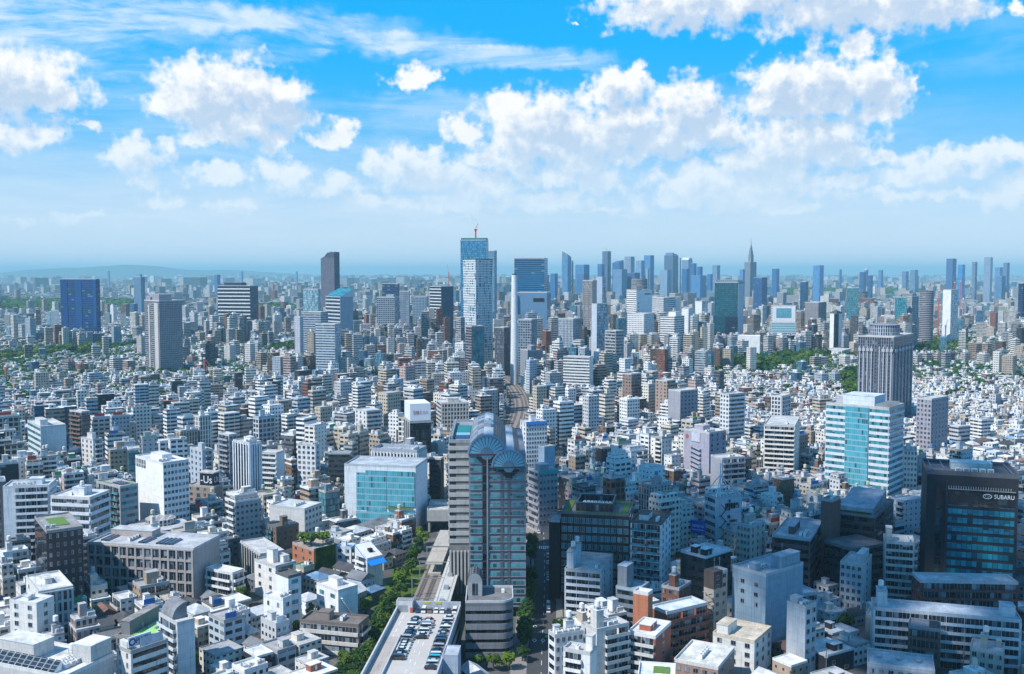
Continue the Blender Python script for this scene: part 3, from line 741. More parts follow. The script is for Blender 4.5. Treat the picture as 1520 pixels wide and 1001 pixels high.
far('slim grey apartment tower between the bright blue and pale towers', 1443, 1451, 389, 4900, (.3, .36, .42), 'balc')
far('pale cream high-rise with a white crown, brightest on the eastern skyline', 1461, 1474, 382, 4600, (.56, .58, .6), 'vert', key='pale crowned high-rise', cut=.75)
far('low wide blue block right of the pale crowned high-rise', 1477, 1489, 397, 4800, (.2, .36, .5))
far('grey-blue tower, last on the skyline near the picture edge', 1489.5, 1499, 390, 4700, (.26, .36, .46), 'vert')
far('stepped blue mid-rise in front of the pale crowned high-rise', 1478, 1493, 410, 3600, (.18, .32, .42), 'rib')
far('tiny tower on the far horizon left of the curved-top tower', 439, 442, 403, 9000, (.2, .3, .4), cut=.5)
far('hazy tower on the far horizon above the navy block', 159, 163, 402, 9500, (.2, .3, .4), cut=.5)
far('pair of hazy towers seen as one on the far horizon', 356, 361, 403, 9000, (.24, .32, .4), cut=.5)
far('hazy small tower on the horizon left of the white-banded office', 318, 327, 408, 5200, (.1, .2, .34), cut=.5)
# --- middle distance, left
H('office_tower', 'windowless-looking navy blue block with vertical tonal panels', 'office tower', 89, 142, 148, 414, Y=2000, th=70, col=(.004, .075, .27), L='proc:band', Rr='proc:band', body='band', key='navy block', yv=478, st=4)
i_ = HERO['windowless-looking navy blue block with vertical tonal panels']
for a, c_, co in ((.0, .08, (.006, .07, .23)), (.40, .58, (.006, .065, .21)), (.80, .93, (.003, .045, .18))):
    sidebox(MB(), 'L', 0, i_['d'] * a + .1, i_['d'] * c_, 0.05, 0.7, 40, i_['h'] - 3, 0, bottom=True).build('cladding_panel', M['steel'], i_['root'], co)
H('office_tower', 'small blue office tower with a rooftop box beyond the navy block', 'office tower', 198, 209, 215, 411, Y=3500, th=60, col=(.14, .26, .42), L='proc:rib', Rr='proc:rib', body='rib', ex=('P:.2,.2,.5,.5,9',))
ap = H('apartment_tower', 'tall brown-grey residential tower with stepped crown and gridded balconies', 'apartment tower', 214, 236, 270, 446, Y=1430, th=42, col=(.27, .27, .30), L='proc:balc', Rr='proc:punch', body='punch', key='tall residential tower', yv=556, ex=('P:.12,.18,.55,.6,9', 'P:.04,.64,.3,.3,5'))
MB().box(-.9, ap['d'] * .06, 0, -.05, ap['d'] * .30, ap['hb'] - 3).build('lift_shaft', M['plain'], ap['root'], (.50, .48, .47))
MB().box(-.9, ap['d'] * .62, 0, -.05, ap['d'] * .70, ap['hb'] - 6).build('lift_shaft', M['plain'], ap['root'], (.50, .48, .47))
wb = H('office_building', 'long office block with bright white horizontal bands over dark glass', 'office building', 323, 371, 382, 424, Y=2100, w=40, th=80, col=(.02, .04, .09), L='ledge:glass_dark', Rr='proc:band', body='band', st=7.5, key='white-banded office', yv=464, trim=(.72, .74, .76), ex=('P:.2,.3,.5,.55,7',))
ce = H('office_tower', 'tall dark grey hotel tower with a curved sliced-off top', 'office tower', 476, 496, 504, 384, Y=1950, th=66, col=(.13, .14, .19), L='proc:small', Rr='proc:vert', body='small', key='sliced-top dark tower', yv=455, flat_roof=False)
w, d, h = ce['w'], ce['d'], ce['h']
mb = MB(); ztab = [(0, 13), (.25, 13), (.5, 11.5), (.62, 8), (.75, 3.5), (1, 0.2)]
for (a, za), (c_, zc) in zip(ztab, ztab[1:]):
    mb.face([(0, c_ * d, h), (0, a * d, h), (0, a * d, h + za), (0, c_ * d, h + zc)]); mb.face([(w, a * d, h), (w, c_ * d, h), (w, c_ * d, h + zc), (w, a * d, h + za)])
    mb.face([(0, a * d, h + za), (w, a * d, h + za), (w, c_ * d, h + zc), (0, c_ * d, h + zc)])
mb.face([(0, 0, h), (w, 0, h), (w, 0, h + 13), (0, 0, h + 13)])
mb.build('crown', FM['vert'], ce['root'], (.11, .12, .17))
H('office_building', 'square pale turquoise glass block left of the sliced-top dark tower', 'office building', 450, 472, 476, 429, Y=1760, th=80, col=(.30, .50, .58), L='proc:curt', Rr='proc:curt', body='curt', key='pale turquoise block', yv=470)
mk = H('office_tower', 'pale blue tower with white bands and a slanted glass roof', 'office tower', 483.5, 505, 524, 441, Y=1600, th=42, col=(.30, .36, .44), L='ledge:glass_dark', Rr='blank', body='rib', st=5.6, key='slant-roofed pale tower', yv=484, flat_roof=False, trim=(.52, .57, .63))
w, d, h = mk['w'], mk['d'], mk['h']
MB().prism([(0, 0), (w, 0), (w, d), (0, d)], h, 0, 0, 1, ztop=[h + .3, h + 13, h + 13, h + .3]).build('slanted_roof', [M['plain'], M['glass_teal']], mk['root'], (.55, .6, .66))
H('office_building', 'wide low grey-blue office wing below the slant-roofed pale tower', 'office building', 447, 476, 487, 463, Y=1500, th=70, col=(.34, .40, .48), L='proc:rib', Rr='proc:rib', body='rib', yv=490)
H('office_building', 'pale concrete slab standing left of the wide grey-blue office wing', 'office building', 437, 445, 450, 470, Y=1400, th=60, col=(.42, .46, .52), L='proc:small', Rr='proc:small', body='small', yv=490)
H('office_building', 'light blue-grey office building with glassy front below the slant-roofed tower', 'office building', 468, 497, 506, 481, Y=1330, th=72, col=(.40, .48, .56), L='proc:rib', Rr='proc:curt', body='rib', yv=502)
H('office_tower', 'dark-topped square tower rising behind the framed grey block', 'office tower', 567, 590, 593, 421, Y=2150, th=78, col=(.045, .10, .20), L='proc:band', Rr='proc:band', body='band', key='dark-topped tower')
H('office_building', 'grey framed office block with dark glass front under the dark-topped tower', 'office building', 559, 586, 592, 441, Y=1850, th=76, col=(.32, .38, .46), L='proc:frame', Rr='proc:curt', body='frame', yv=472, ex=('P:.1,.1,.6,.4,5',))
H('office_tower', 'slender plain light grey tower right of the framed grey block', 'office tower', 594, 607, 608.5, 432, Y=1800, th=72, col=(.36, .43, .52), L='proc:vert', Rr='blank', body='vert', yv=475)
H('office_building', 'office with an open square frame front beyond the slender grey tower', 'office building', 612, 633, 636, 440, Y=2300, th=80, col=(.30, .42, .54), L='proc:frame', Rr='proc:frame', body='frame', yv=457)
H('office_building', 'white-striped office with dark glass side left of the lattice tower', 'office building', 638, 655, 673, 425, Y=1950, th=42, col=(.05, .10, .18), L='ledge:glass_dark', Rr='proc:curt', body='band', st=6, key='white-striped office', yv=455, trim=(.62, .66, .7))
# --- the tall pair by the station
sc = H('skyscraper', 'tallest blue glass skyscraper, under construction with a crane on its roof', 'skyscraper', 683.5, 722, 725, 356, Y=1780, th=80, col=(.06, .28, .48), L='proc:curt', Rr='proc:curt', body='curt', key='tallest glass skyscraper', yv=410)
MB().box(1, 1, sc['h'] + .05, sc['w'] - 1, sc['d'] - 1, sc['h'] + 3.2).build('screen_wall', M['plain'], sc['root'], (.05, .22, .20))
H('skyscraper', 'slimmer pale blue tower peeping out behind the tallest glass skyscraper', 'skyscraper', 724.5, 734, 737.5, 372, Y=2400, th=64, col=(.20, .38, .54), L='proc:vert', Rr='proc:curt', body='vert', yv=420)
x, y, z = PY(706, 353, 1783)
cr = thing('tower_crane', 'red and white luffing crane on top of the tallest glass skyscraper', 'crane', (x, sc['Y'] + 8, sc['h'] + 3.3))
MB().box(-1.3, -1.3, 0, 1.3, 1.3, 13).build('mast', flat('crane_red', (.55, .10, .06)), cr)
MB().box(-2.6, -2, 13.02, 2.6, 2, 16, bottom=True).build('cab', flat('crane_red', (.55, .10, .06)), cr)
mb = MB(); mb.bar((0, 0, 15), (-11, 0, 46), 1.0, n=4, r2=.5); mb.build('jib', flat('crane_white', (.75, .72, .70)), cr)
MB().bar((0, 0, 16.1), (3.5, 0, 26), .5).build('strut', flat('crane_red', (.55, .10, .06)), cr)
mb = MB(); mb.bar((3.5, 0, 26), (-10.6, 0, 45), .18); mb.bar((3.5, 0, 26), (2.4, 0, 16), .18); mb.build('cable', M['metal'], cr)
la = H('skyscraper', 'rounded glass tower wrapped in an irregular white lattice', 'skyscraper', 688, 706, 731, 386, Y=1650, th=35, col=(.10, .27, .40), L='proc:curt', Rr='proc:curt', body='curt', key='white lattice tower', yv=482, flat_roof=False)
w, d, h = la['w'], la['d'], la['h']
rn = random.Random(3)
for side, LL in (('L', d), ('R', w)):
    mb = MB(); nx_ = max(6, int(LL / 2.7)); nz = 42
    for j in range(nx_ + 1):
        k = 0
        while k < nz:
            kk = min(nz, k + rn.choice((2, 3, 4, 5)))
            if rn.random() < .84:
                x0 = min(max(j * LL / nx_, .35), LL - .35); sidebox(mb, side, 0, x0 - .5, x0 + .5, .16, .75, h * k / nz, h * kk / nz - .15, bottom=True)
            k = kk
    for k in range(1, nz + 1):
        j = 0
        while j < nx_:
            jj = min(nx_, j + rn.choice((2, 3, 4, 6)))
            if rn.random() < .86: sidebox(mb, side, 0, j * LL / nx_ + .4, jj * LL / nx_ - .4, .15, .6, h * k / nz - 1.35, h * k / nz - .16, bottom=True)
            j = jj
    mb.build('lattice', M['white'], la['root'])
MB().box(-.3, -.3, h + .01, w + .3, d + .3, h + 2.2).build('roof_screen', FM['vert'], la['root'], (.12, .26, .22))
H('office_building', 'brown office block with teal glass front below the white lattice tower', 'office building', 691, 700, 719, 484, Y=1290, th=32, col=(.22, .20, .20), L='proc:band', Rr='blank', body='band', key='teal-fronted brown block', yv=527)
i_ = HERO['brown office block with teal glass front below the white lattice tower']
sidebox(MB(), 'R', 0, i_['w'] * .12, i_['w'] * .9, 0, .3, 5, i_['hb'] - 4).build('curtain_wall', M['glass_teal'], i_['root'])
H('office_building', 'slim dark grey tower right of the teal-fronted brown block', 'office building', 734, 748, 757, 486, Y=1440, th=60, col=(.14, .15, .18), L='proc:vert', Rr='proc:vert', body='vert', yv=540)
H('apartment_building', 'grey apartment slab left of the teal-fronted brown block', 'apartment building', 677, 684, 690, 471, Y=1400, th=42, col=(.38, .38, .40), L='proc:balc', Rr='proc:balc', body='balc', yv=505)
hk = H('office_tower', 'wide blue glass tower with horizontal lines above a bulky pale podium', 'office tower', 763.5, 808, 813, 383, Y=1750, th=80, col=(.02, .20, .40), L='proc:band', Rr='proc:curt', body='band', key='wide blue glass tower', yv=433)
H('department_store', 'bulky pale grey podium block under the wide blue glass tower', 'department store', 764, 812, 817.5, 434, Y=1690, th=80, col=(.12, .24, .38), L='blank', Rr='proc:band', body='small', yv=462)
i_ = HERO['bulky pale grey podium block under the wide blue glass tower']
sidebox(MB(), 'L', 0, i_['d'] * .08, i_['d'] * .42, 0, .5, i_['h'] - 16, i_['h'] - 10, bottom=True).build('window_band', M['glass_dark'], i_['root'])
# chimney
x, y, z = PY(763.5, 408.5, 1330)
ch = thing('chimney', 'very tall white tapering incinerator chimney', 'chimney', (x, y, 0))
MB().cyl(0, 0, 0, z, 5.4, 3.7, 20).build('shaft', M['plain'], ch, (.70, .71, .73))
MB().cyl(0, 0, z + .01, z + 1.6, 3.0, 3.0, 16, 0).build('flue', M['dark'], ch)
addfoot(rect_corners(x, y, 0, -7, -7, 7, 7), 'chimney'); CAPS.append((758, 769, 545, y)); KEYS.append(('tall white chimney', 763, 480, x, y))
H('plant_building', 'low grey incinerator building with sloping roof at the chimney foot', 'plant building', 772, 788, 806, 520, Y=1340, th=30, col=(.26, .28, .32), L='blank', Rr='blank', body='small', yv=535, ex=('P:.3,.3,.4,.4,6',))
H('apartment_building', 'dark-windowed grey office right behind the incinerator building', 'office building', 769, 789, 797, 474, Y=1420, th=70, col=(.30, .36, .42), L='proc:frame', Rr='proc:curt', body='frame', yv=505)
H('office_tower', 'twin-shafted tower of beige ribs and dark glass', 'office tower', 865, 880, 886, 416, Y=1560, th=62, col=(.40, .37, .36), L='proc:vert', Rr='blank', body='vert', key='beige-ribbed tower', yv=470)
H('office_tower', 'pale blue concrete shaft with a dark glass edge beside the beige-ribbed tower', 'office tower', 884.5, 894, 899, 411, Y=1640, th=58, col=(.38, .46, .56), L='blank', Rr='proc:curt', body='curt', yv=452)
H('office_tower', 'pale tower with a central dark glass strip in front of the beige-ribbed tower', 'office tower', 878.5, 886, 902, 451, Y=1350, th=34, col=(.48, .54, .60), L='blank', Rr='proc:curt', body='curt', yv=493)
wh = H('office_building', 'bright white office block with fine dark lines above a white base', 'office building', 930, 945, 968, 430, Y=1650, th=34, col=(.80, .80, .80), L='proc:rib', Rr='blank', body='small', key='bright white block', yv=470)
mb = MB()
for k in range(14): sidebox(mb, 'R', 0, wh['w'] * (.52 + .028 * k), wh['w'] * (.535 + .028 * k), 0, .15, wh['h'] - 9, wh['h'] - 6.5, bottom=True)
mb.build('lettering', M['dark'], wh['root'])
for k in range(9):
    o = sidebox(MB(), 'R', 0, wh['w'] * .12, wh['w'] * .16, 0, .1, 50 + k * 6, 52.5 + k * 6, bottom=True).build('window', M['glass'], wh['root'])
H('office_building', 'wider white office base below the bright white block', 'office building', 931, 956, 971, 466, Y=1560, th=60, col=(.72, .72, .72), L='proc:punch', Rr='proc:punch', body='punch', yv=495)
rt = thing('apartment_tower', 'round grey apartment towers rising behind the bright white block', 'apartment tower', (*PY(949, 414, 2100)[:2], 0))
MB().cyl(0, 0, 0, PY(949, 414, 2100)[2], 17, n=18).build('wall', FM['balc'], rt, (.36, .36, .38)); addfoot(rect_corners(*PY(949, 414, 2100)[:2], 0, -18, -18, 18, 18), 'round tower')
H('office_tower', 'dark teal glass tower with a darker lower half and pale edge', 'office tower', 1061, 1096, 1104, 419, Y=1900, th=72, col=(.025, .13, .17), L='proc:curt', Rr='blank', body='curt', key='dark teal tower', yv=495)
i_ = HERO['dark teal glass tower with a darker lower half and pale edge']
sidebox(MB(), 'R', 0, .1, i_['w'] - .1, 0.02, .3, 0, i_['h'] - 3).build('side_panel', M['plain'], i_['root'], (.45, .52, .58))
sidebox(MB(), 'L', 0, -.2, i_['d'] * .52, 0.02, 2.2, 0, 66).build('lower_block', FM['band'], i_['root'], (.01, .02, .05))
sidebox(MB(), 'L', 0, i_['d'] * .53, i_['d'] + 2, 0.02, 2.0, 0, 67).build('lower_block', FM['curt'], i_['root'], (.015, .09, .13))
MB().box(2, 2, i_['h'] + .1, i_['w'] - 2, i_['d'] - 2, i_['h'] + 4).build('penthouse', FM['vert'], i_['root'], (.36, .42, .48))
H('office_building', 'white office with a dark-framed screen window above stepped glass base', 'office building', 1147, 1181, 1184, 454, Y=1960, w=24, th=82, col=(.78, .78, .78), L='blank', Rr='blank', body='rib', key='white screen-front office', yv=478)
i_ = HERO['white office with a dark-framed screen window above stepped glass base']
sidebox(MB(), 'L', 0, i_['d'] * .18, i_['d'] * .84, 0, .3, i_['h'] - 24, i_['h'] - 5, bottom=True).build('curtain_wall', M['glass_cyan'], i_['root'])
H('office_building', 'lower glassy office with greenish bands in front of the white screen-front office', 'office building', 1145, 1182, 1185, 479, Y=1890, w=26, th=82, col=(.50, .54, .55), L='rib:glass_cyan', Rr='proc:rib', body='rib', st=4.2, yv=498)
H('office_building', 'grey-brown windowless block right of the white screen-front office', 'office building', 1195, 1215, 1227, 449, Y=2000, th=56, col=(.26, .25, .27), L='proc:small', Rr='proc:vert', body='small', yv=472)
ob = H('obelisk_tower', 'white tower with a dark central slot and pointed top', 'tower', 1232, 1242, 1250, 466, Y=1800, th=46, col=(.74, .76, .78), L='blank', Rr='blank', body='small', key='pointed white tower', yv=512, flat_roof=False)
w, d, h = ob['w'], ob['d'], ob['h']
MB().prism([(0, 0), (w, 0), (w, d), (0, d)], h, 0, 0, ztop=[h + 7, h + 2, h + 7, h + 2]).build('crown', M['plain'], ob['root'], (.10, .11, .13))
sidebox(MB(), 'L', 0, -.1, d * .38, .02, .3, 12, h - .1).build('window_band', M['glass_dark'], ob['root']); sidebox(MB(), 'R', 0, .0, w * .38, .02, .3, 12, h - .1).build('window_band', M['glass_dark'], ob['root'])
H('school_building', 'plain white low building at the foot of the pointed white tower', 'school', 1222, 1250, 1264, 521, h=15, th=62, col=(.78, .78, .77), L='proc:small', Rr='proc:small', body='small', yv=530)
H('office_building', 'small white office with a green-blue glass side on the far right', 'office building', 1400, 1412, 1423, 430, Y=2000, th=46, col=(.78, .79, .8), L='blank', Rr='proc:curt', body='curt', yv=454)
H('office_building', 'blue-green glass office slab with a brown edge right of the school', 'office building', 1258, 1275, 1277, 427, Y=2100, w=20, th=76, col=(.10, .28, .34), L='proc:curt', Rr='blank', body='curt', yv=458)
H('office_building', 'turquoise glass box left of the round-fronted grey office', 'office building', 1331, 1346, 1348, 441, Y=1850, w=16, th=78, col=(.07, .32, .40), L='proc:curt', Rr='proc:curt', body='curt', yv=466)
H('office_building', 'pale grey office with vertical fins beside the turquoise box', 'office building', 1347, 1354, 1364, 440, Y=1870, th=36, col=(.46, .50, .54), L='proc:vert', Rr='proc:vert', body='vert', yv=466)
ro = thing('office_tower', 'rounded brown-grey striped office with a red crane above', 'office tower', (*PY(1376, 432, 1950)[:2], 0))
MB().cyl(0, 0, 0, PY(1376, 432, 1950)[2], 13, n=20).build('wall', FM['band'], ro, (.34, .32, .34)); addfoot(rect_corners(*PY(1376, 432, 1950)[:2], 0, -14, -14, 14, 14), 'round office'); CAPS.append((1366, 1387, 456, 1950)); KEYS.append(('round striped office', 1376, 445, PY(1376, 432, 1950)[0], 1950))
H('office_tower', 'dark navy tower cut by the picture edge at the right', 'office tower', 1512, 1519, 1530, 420, Y=1900, th=50, col=(.03, .07, .16), L='proc:band', Rr='proc:band', body='band', yv=470)
H('office_tower', 'dark blue slab tower standing clear left of the lone horizon tower', 'office tower', 1188, 1196, 1200, 418, Y=2300, th=60, col=(.03, .11, .22), L='proc:curt', Rr='proc:curt', body='curt', yv=445)
def crane(px, py, Y, h, label, jib=(9, 14)):
    x, y, z = PY(px, py, Y)
    c = thing('tower_crane', label, 'crane', (x, y, 0)); red = flat('crane_red', (.55, .10, .06))
    MB().box(-.8, -.8, 0, .8, .8, z).build('mast', red, c); MB().bar((0, 0, z), (jib[0], 0, z + jib[1]), .6, r2=.3).build('jib', red, c); MB().box(-1.5, -1.2, z + .01, 1.5, 1.2, z + 2, bottom=True).build('cab', flat('crane_white', (.75, .72, .70)), c)
    addfoot(rect_corners(x, y, 0, -2, -2, 2, 2), 'crane')
crane(1376.5, 430, 1972, 120, 'red tower crane rising over the rounded striped office', (7, 10))
crane(1394, 432, 2060, 110, 'red tower crane right of the rounded striped office', (8, 8))
crane(1417, 420, 2500, 110, 'red tower crane before the dark gridded high-rise', (-6, 14))
crane(1426, 418, 2600, 110, 'red tower crane under the bright blue square tower', (6, 16))
crane(666, 404, 2100, 110, 'red tower crane over the white-striped office', (-3, 16))
crane(8, 545, 1330, 40, 'red and white crane beside a white block at the left edge', (-3, 14))
crane(303, 533, 1380, 40, 'red and white crane right of the tall residential tower', (9, -10))
H('apartment_building', 'long white slab of flats with regular small windows', 'apartment building', 836, 875, 886, 530, h=48, w=14, th=66, col=(.76, .75, .73), L='punch:22,glass,1.5', Rr='proc:small', body='small', st=3.6, key='long white slab', yv=575)
H('apartment_building', 'round-cornered grey tower of ring balconies', 'apartment building', 898, 914, 926, 491, Y=1320, th=45, col=(.40, .40, .41), L='ledge:glass', Rr='ledge:glass', body='rib', st=4.2, key='ring-balcony tower', yv=522)
H('office_building', 'grey-blue striped office with fine vertical fins left of the ring-balcony tower', 'office building', 829, 851, 864, 473, Y=1360, th=58, col=(.44, .50, .56), L='proc:vert', Rr='proc:vert', body='vert', yv=500)
H('office_building', 'pale grey wide office with dark corner right of the long white slab', 'office building', 952, 985, 1002, 442, Y=1750, th=60, col=(.74, .75, .76), L='proc:rib', Rr='proc:rib', body='rib', yv=460)
H('office_building', 'white low office with a light blue rooftop box', 'office building', 980, 1001, 1016, 470, Y=1500, th=55, col=(.74, .74, .74), L='proc:rib', Rr='proc:rib', body='rib', yv=492, ex=('P:.4,.2,.5,.5,7',))
H('apartment_building', 'slim white tower block with a square top left of the dark teal tower', 'apartment building', 996, 1003, 1009, 443, Y=1800, th=45, col=(.78, .78, .78), L='proc:small', Rr='proc:small', body='small', yv=462)
H('apartment_building', 'white mid-rise left of a green-sided office', 'apartment building', 1012, 1022, 1030, 458, Y=1650, th=45, col=(.78, .78, .78), L='proc:small', Rr='proc:small', body='small', yv=480)
H('office_building', 'tall white-framed building with green glass flank', 'office building', 1032, 1042, 1050, 447, Y=1780, th=50, col=(.70, .74, .74), L='blank', Rr='proc:curt', body='curt', yv=462)
H('hall_building', 'broad low white hall with a flat bright roof', 'hall', 1095, 1128, 1132, 499, Y=1700, w=26, th=74, col=(.80, .80, .79), L='blank', Rr='blank', body='small', roof=(.75, .75, .74), key='broad white hall', yv=505)
# --- the grey hotel and the teal office on the right
ht = H('hotel_tower', 'big slate-grey hotel tower with pale piers and a round rooftop drum', 'hotel', 1274, 1327, 1356, 500, Y=945, th=62, col=(.17, .19, .23), L='proc:vert', Rr='proc:vert', body='vert', key='slate-grey hotel tower', yv=600)
w, d, h = ht['w'], ht['d'], ht['hb']
for side, LL, n in (('L', d, 9), ('R', w, 6)):
    for j in range(n):
        if side == 'L' and j == 4: continue
        x0 = LL * (j + .5) / n; sidebox(MB(), side, 0, x0 - .55, x0 + .55, .05, .9, 0, h - 9, bottom=False).build('pier', M['plain'], ht['root'], (.38, .40, .45))
    for j in range(n):
        if side == 'L' and j in (3, 4): continue
        sidebox(MB(), side, 0, LL * (j + .12) / n, LL * (j + .88) / n, .95, 1.3, h - 14, h - 11, bottom=True).build('cornice', M['plain'], ht['root'], (.40, .42, .47))
sidebox(MB(), 'L', 0, d * .40, d * .52, .02, .25, 0, h - 2).build('recess', FM['punch'], ht['root'], (.10, .11, .14))
mb = MB(); mb.cyl(w * .5, d * .55, h + .13, h + 10, min(w, d) * .42, n=28); mb.build('rooftop_drum', FM['vert'], ht['root'], (.36, .40, .46))
MB().cyl(w * .5, d * .55, h + 10.01, h + 10.8, min(w, d) * .44, n=28).build('drum_rim', M['plain'], ht['root'], (.25, .27, .31))
te = H('office_building', 'tall office of white bands with a teal glass centre strip', 'office building', 1226, 1320, 1342, 605, h=66, th=50, col=(.62, .66, .72), L='blank', Rr='ledge:glass_teal2', body='rib', st=4.0, key='teal-striped white office', yv=728, trim=(.66, .70, .75), par=1.6)
w, d, h = te['w'], te['d'], te['hb']
n = 16; st = h / n
for k in range(n):
    zb = k * st
    sidebox(MB(), 'L', 0, d * .685, d - .3, 0, .06, zb + st * .42, zb + st * .92).build('window_band', M['glass_teal2'], te['root'])
    sidebox(MB(), 'L', 0, .3, d * .30, 0, .06, zb + st * .42, zb + st * .92).build('window_band', M['glass_teal2'], te['root'])
sidebox(MB(), 'L', 0, d * .31, d * .675, .0, .9, 0, h + .5).build('curtain_wall', M['glass_cyan'], te['root'])
penthouse(te['root'], w * .1, d * .25, h + .13, w * .7, d * .5, 7, (.62, .68, .75), (.55, .6, .65)); penthouse(te['root'], w * .25, d * .78, h + .13, w * .5, d * .12, 5, (.4, .42, .45))
mb = MB()
for j in range(9): mb.box(1.2 + j * (w - 3) / 9, 1.5, h + .13, 1.5 + j * (w - 3) / 9, d * .22, h + 3)
mb.build('louvre_screen', M['metal'], te['root'])
# grey tower right of the hotel, slit-windowed
H('apartment_building', 'mauve-grey apartment tower with a hipped dark roof right of the hotel', 'apartment building', 1361, 1383, 1408, 592, h=58, Y=None, th=45, col=(.36, .34, .39), L='punch:4', Rr='punch:5', body='punch', key='mauve-grey tower', yv=650)
gt = H('glass_pavilion', 'stepped green glass ziggurat behind the black emblem office', 'pavilion', 1358, 1374, 1388, 660, h=22, th=45, col=(.05, .25, .28), L='curtain:glass_cyan', Rr='curtain:glass_cyan', body='curt', yv=672)
for q, hh in ((.72, 4), (.46, 4), (.22, 4)):
    MB().box(gt['w'] * (.5 - q / 2), gt['d'] * (.5 - q / 2), gt['hb'] + .1, gt['w'] * (.5 + q / 2), gt['d'] * (.5 + q / 2), gt['hb'] + hh + (.72 - q) * 14).build('glass_tier', M['glass_cyan'], gt['root'])
H('apartment_building', 'cream apartment slab with a gently curved front of dark window rows', 'apartment building', 1134, 1180, 1187, 632, h=44, th=72, col=(.74, .70, .64), L='balc:.02,.98', Rr='punch:2', body='punch', st=3.2, key='curved cream slab', yv=705, ex=('A:3,.2,.3',))
H('apartment_building', 'narrow cream block with dark square windows left of the black emblem office', 'apartment building', 1342, 1362, 1370, 668, h=36, w=14, th=72, col=(.74, .72, .68), L='punch:4', Rr='punch:2', body='punch', yv=735, ex=('A:2,.2,.3', 'P:.2,.5,.6,.3,3'))
H('apartment_building', 'black and white framed tower with balconies above the curved cream slab', 'apartment building', 1145, 1160, 1173, 588, h=46, th=50, col=(.07, .07, .085), L='grid:3', Rr='grid:3', body='punch', yv=620, trim=(.62, .62, .64))
H('apartment_building', 'tall white and grey striped block left of the framed black and white tower', 'apartment building', 1069, 1082, 1106, 585, h=50, th=32, col=(.66, .68, .70), L='punch:3', Rr='ledge:glass', body='rib', yv=650)
H('office_building', 'grey office building with vertical slots and a beige neighbour', 'office building', 992, 1010, 1036, 580, h=46, th=35, col=(.33, .33, .37), L='small', Rr='punch:5', body='small', yv=618)
H('apartment_building', 'brown tiled tower with paired balconies beyond the lilac office', 'apartment building', 924, 937, 952, 555, h=46, th=44, col=(.30, .21, .17), L='punch:3', Rr='ledge:glass', body='brick', yv=590)
H('apartment_building', 'tan tiled tower block right of the brown tiled tower', 'apartment building', 973, 990, 1003, 565, h=42, th=44, col=(.40, .29, .23), L='punch:3', Rr='ledge:glass', body='brick', yv=597)
lil = H('office_building', 'lilac-grey office tower with red disc emblems and a zigzag outside stair', 'office building', 1015, 1053, 1078, 642, h=42, th=38, col=(.36, .35, .43), L='blank', Rr='punch:3', body='small', key='lilac-grey office', yv=700, ex=('A:4,.15,.2', 'P:.4,.5,.4,.35,3'))
w, d, h = lil['w'], lil['d'], lil['hb']
def disc(root, side, s, z, r_, mat, out=.12):
    mb = MB(); n = 18
    if side == 'R': mb.face([(s + r_ * math.cos(2 * math.pi * i / n), -out, z + r_ * math.sin(2 * math.pi * i / n)) for i in range(n)])
    else: mb.face([(-out, s - r_ * math.cos(2 * math.pi * i / n), z + r_ * math.sin(2 * math.pi * i / n)) for i in range(n)])
    return mb.build('emblem', mat, root)
disc(lil['root'], 'L', d * .86, h - 4.2, 1.5, flat('sign_red', (.45, .09, .06))); disc(lil['root'], 'R', w * .86, h - 3.6, 1.5, flat('sign_red', (.45, .09, .06)))
sidebox(MB(), 'L', 0, d * .35, d * .68, .02, .4, h - 7, h - .6, bottom=True).build('sign_panel', M['plain'], lil['root'], (.5, .52, .60))
for k in range(9):
    z = 3 + k * (h - 12) / 9; mb = MB()
    sidebox(mb, 'L', 0, d * .30, d * .36, .05, 1.7, z, z + .9, bottom=True); sidebox(mb, 'L', 0, d * .66, d * .72, .05, 1.7, z + 1.6, z + 2.5, bottom=True)
    mb.face([(-1.6, d * .36, z), (-1.6, d * .66, z + 1.6), (-1.6, d * .66, z + 2.6), (-1.6, d * .36, z + 1.0)][::-1]); mb.face([(-.2, d * .36, z + .2), (-1.6, d * .36, z + .2), (-1.6, d * .66, z + 1.8), (-.2, d * .66, z + 1.8)])
    mb.build('stair_flight', M['plain'], lil['root'], (.40, .40, .46))
H('apartment_building', 'grey gallery-access block attached below the lilac-grey office', 'apartment building', 1055, 1072, 1106, 680, h=32, th=22, col=(.34, .35, .40), L='blank', Rr='balc:.05,.98', body='punch', yv=718, ex=('A:2,.5,.3',))
# --- right foreground
sb = H('office_building', 'black office block with blue-blinded windows and a car maker emblem', 'office building', 1367.5, 1376.5, 1513, 697, h=59, th=-18, d=30, col=(.022, .024, .032), L='blank', Rr='blank', body='band', key='black emblem office', yv=852, roof=(.10, .11, .13), par=1.8)
w, d, h = sb['w'], sb['d'], sb['hb']
nst = 13; st = 3.9
for k in range(10):
    z = 7 + k * 4.0
    if z > h - 12: break
    sidebox(MB(), 'R', 0, w * .24, w * .965, 0, .08, z, z + 2.5).build('window_band', M['glass_blue'], sb['root'])
sidebox(MB(), 'R', 0, w * .215, w * .235, .0, .9, 0, h - 3).build('fin', M['plain'], sb['root'], (.03, .035, .05))
sidebox(MB(), 'R', 0, w * .10, w * .17, .0, .25, 2, h - 5).build('window_band', M['glass_dark'], sb['root'])
sidebox(MB(), 'R', 0, w * .235, w * .97, .0, 1.0, h - 6.6, h - 6.3, bottom=True).build('sunshade', M['metal'], sb['root'])
mb = MB()
for j in range(26):
    s = w * .24 + j * w * .027; sidebox(mb, 'R', 0, s, s + .28, .1, .95, h - 6.2, h - 5.0)
mb.build('louvre', M['metal'], sb['root'])
